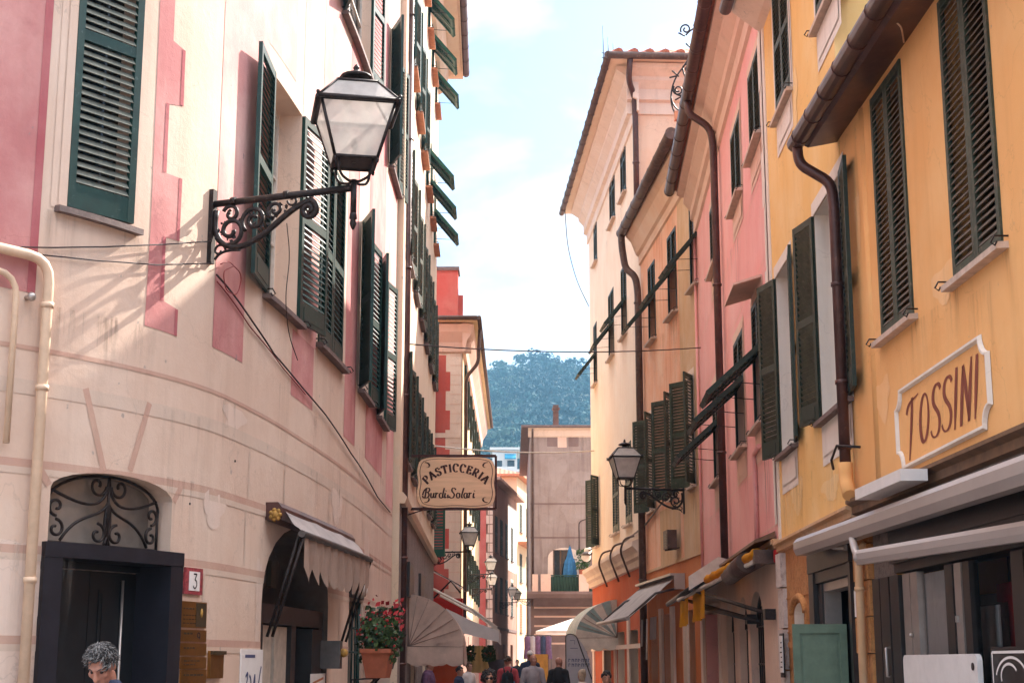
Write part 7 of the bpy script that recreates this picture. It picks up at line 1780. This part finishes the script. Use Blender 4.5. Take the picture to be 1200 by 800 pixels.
while y < 650:
    x = -62 + rg.uniform(-3, 3)
    while x < 95:
        px_, py_ = x + rg.uniform(-2, 2), y + rg.uniform(-2, 2)
        k = rg.choice([1.5, 2.0, 2.6, 3.6], p=[.3, .35, .25, .1]) * rg.uniform(.85, 1.15); a = rg.uniform(0, 6.28); c, s = math.cos(a), math.sin(a)
        q = CR[rg.integers(0, 9)] * k; R_ = np.array([[c, -s, 0], [s, c, 0], [0, 0, 1]])
        z = hill_z(px_, py_)
        V.append((q.reshape(-1, 3) @ R_.T) + [px_, py_, z + k * .4]); tn = noise.noise(Vector((px_ * .035, py_ * .02, 5))) + .25 * rg.normal(); g_ = 1 if tn > .22 else (2 if tn < -.2 else 0); MI.append(np.full(90, g_))
        x += rg.uniform(2.6, 4.4)
    y += 3.6
V = np.concatenate(V); MI = np.concatenate(MI); nf = len(MI)
me = bpy.data.meshes.new('hillside_wood'); me.vertices.add(len(V)); me.vertices.foreach_set('co', V.astype(np.float32).ravel())
me.loops.add(nf * 4); me.loops.foreach_set('vertex_index', np.arange(nf * 4, dtype=np.int32)); me.polygons.add(nf)
me.polygons.foreach_set('loop_start', np.arange(0, nf * 4, 4, dtype=np.int32)); me.polygons.foreach_set('material_index', MI.astype(np.int32))
for k in 'abc': me.materials.append(MC['hill_tree_' + k])
me.update(calc_edges=True); wo = bpy.data.objects.new('hillside_wood', me); COL.objects.link(wo); wo['kind'] = 'stuff'
def block(x0, x1, ytop, Y, dep, label, roof='flat', storeys=5, awn=False):
    a, b_ = at_depth(x0, ytop, Y), at_depth(x1, ytop, Y); zt = a.z; z0 = -1
    t = thing('apartment_block', label, 'apartment building', ((a.x + b_.x) / 2, Y, z0), 'apartment buildings on the hillside'); m = MB(); m.box(((a.x + b_.x) / 2, Y + dep / 2, (zt + z0) / 2), (b_.x - a.x, dep, zt - z0)); m.build('wall', 'apartment_white', t)
    m = MB(); m.box(((a.x + b_.x) / 2, Y + dep / 2, zt + .2), (b_.x - a.x + .8, dep + .8, .35)); m.build('roof', 'roof_tiles' if roof == 'tile' else 'apartment_white', t)
    n = max(2, int((b_.x - a.x) / 2.2))
    for q in range(storeys):
        z = zt - 2.6 - q * 3.1
        for i in range(n):
            x = a.x + (b_.x - a.x) * (i + .5) / n; m = MB(); m.box((x, Y - .02, z + .2), (1.1, .08, 1.5)); m.build('window', 'pane_dark', t)
        if awn: m = MB(); m.box(((a.x + b_.x) / 2, Y - .55, z - 1.0), (b_.x - a.x - .3, 1.1, .18)); m.box(((a.x + b_.x) / 2, Y - 1.07, z - .5), (b_.x - a.x - .3, .05, .8)); m.build('balcony', 'apartment_white', t)
    if awn:
        m = MB(); m.prism([((a.x + b_.x) / 2, Y - .05, zt - .6), ((a.x + b_.x) / 2, Y - 1.5, zt - 1.4), ((a.x + b_.x) / 2, Y - 1.5, zt - 1.6), ((a.x + b_.x) / 2, Y - .05, zt - .8)], ((b_.x - a.x) * .45, 0, 0)); m.build('sun_blind', 'blue_awning', t)
block(577, 606, 527, 236, 10, 'tall white apartment block with a blue sun blind below the wooded hill', awn=True)
block(598, 624, 553, 215, 9, 'lower white apartment block in front of the tall one', storeys=4)
block(560, 584, 548, 260, 9, 'white apartment block half hidden behind the red house', 'tile', storeys=4)

# ================================================================== SKY, SUN, CAMERA
SUN_AZ, SUN_EL = math.radians(40), math.radians(37)          # azimuth from +Y towards +X
w = bpy.data.worlds.new('World'); sc.world = w; w.use_nodes = True; nt = w.node_tree
bg = nt.nodes['Background']; out = nt.nodes['World Output']
sky = N(nt, 'ShaderNodeTexSky', sky_type='NISHITA'); sky.sun_disc = False; sky.sun_elevation = SUN_EL; sky.sun_rotation = SUN_AZ; sky.air_density = 1.0; sky.dust_density = 1.2; sky.ozone_density = 1.5
hs = N(nt, 'ShaderNodeHueSaturation'); hs.inputs['Saturation'].default_value = 1.2; nt.links.new(sky.outputs[0], hs.inputs['Color']); nt.links.new(hs.outputs[0], bg.inputs['Color']); bg.inputs['Strength'].default_value = .05
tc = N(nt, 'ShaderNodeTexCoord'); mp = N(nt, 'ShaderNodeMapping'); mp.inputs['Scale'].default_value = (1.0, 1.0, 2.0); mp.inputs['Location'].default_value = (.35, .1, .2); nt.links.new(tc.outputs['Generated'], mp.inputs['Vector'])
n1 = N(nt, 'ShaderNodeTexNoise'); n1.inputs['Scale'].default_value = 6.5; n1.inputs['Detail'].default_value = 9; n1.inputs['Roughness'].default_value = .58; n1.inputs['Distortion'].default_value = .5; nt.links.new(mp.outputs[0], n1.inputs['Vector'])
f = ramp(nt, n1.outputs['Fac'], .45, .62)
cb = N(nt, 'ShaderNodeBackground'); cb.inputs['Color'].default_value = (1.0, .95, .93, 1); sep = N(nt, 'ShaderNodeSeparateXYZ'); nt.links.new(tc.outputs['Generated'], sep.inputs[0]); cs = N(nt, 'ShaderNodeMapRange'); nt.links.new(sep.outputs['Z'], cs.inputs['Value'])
for k_, v_ in (('From Min', .42), ('From Max', .8), ('To Min', .235), ('To Max', 1.9)): cs.inputs[k_].default_value = v_  # clouds overhead, out of view, brightened as added fill light for the street
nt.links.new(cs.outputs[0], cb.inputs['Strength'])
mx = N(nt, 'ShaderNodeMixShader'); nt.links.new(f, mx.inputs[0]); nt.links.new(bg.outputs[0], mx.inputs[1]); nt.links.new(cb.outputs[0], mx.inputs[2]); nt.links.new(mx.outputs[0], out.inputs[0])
sl = bpy.data.lights.new('sun', 'SUN'); sl.energy = 2.5; sl.angle = math.radians(.55); sl.color = (1.0, .92, .82); so = bpy.data.objects.new('sun', sl); COL.objects.link(so)
sv = Vector((math.sin(SUN_AZ) * math.cos(SUN_EL), math.cos(SUN_AZ) * math.cos(SUN_EL), math.sin(SUN_EL))); so.rotation_euler = sv.to_track_quat('Z', 'Y').to_euler(); so.location = (20, 20, 40)
# the sea air between the street and the hill
hz = MB(); hz.box((0, 250, 89), (1300, 1150, 182)); hm, hnt, hb = new_mat('haze'); hnt.nodes.remove(hb); pv = N(hnt, 'ShaderNodeVolumePrincipled'); pv.inputs['Color'].default_value = (.32, .68, 1.0, 1); pv.inputs['Density'].default_value = .00042; hnt.links.new(pv.outputs[0], hnt.nodes['Material Output'].inputs['Volume']); MC['haze'] = hm
ho = hz.build('haze', 'haze'); ho['kind'] = 'stuff'
cam = bpy.data.cameras.new('camera'); co = bpy.data.objects.new('camera', cam); COL.objects.link(co); sc.camera = co
co.location = (0, 0, HC); co.rotation_euler = (PI / 2 + PITCH, 0, 0); cam.sensor_width = 36; cam.lens = FPX * 36 / 1200; cam.clip_end = 5000; cam.clip_start = .05
sc.view_settings.view_transform = 'Standard'; sc.view_settings.look = 'None'; sc.view_settings.gamma = 1; sc.view_settings.exposure = 2.52
sc.cycles.use_denoising = True; sc.cycles.max_bounces = 8; sc.cycles.diffuse_bounces = 4; sc.cycles.transparent_max_bounces = 12
try: sc.cycles.denoiser = 'OPENIMAGEDENOISE'
except Exception: pass
for o in bpy.data.objects:
    if '_w' in o: del o['_w']
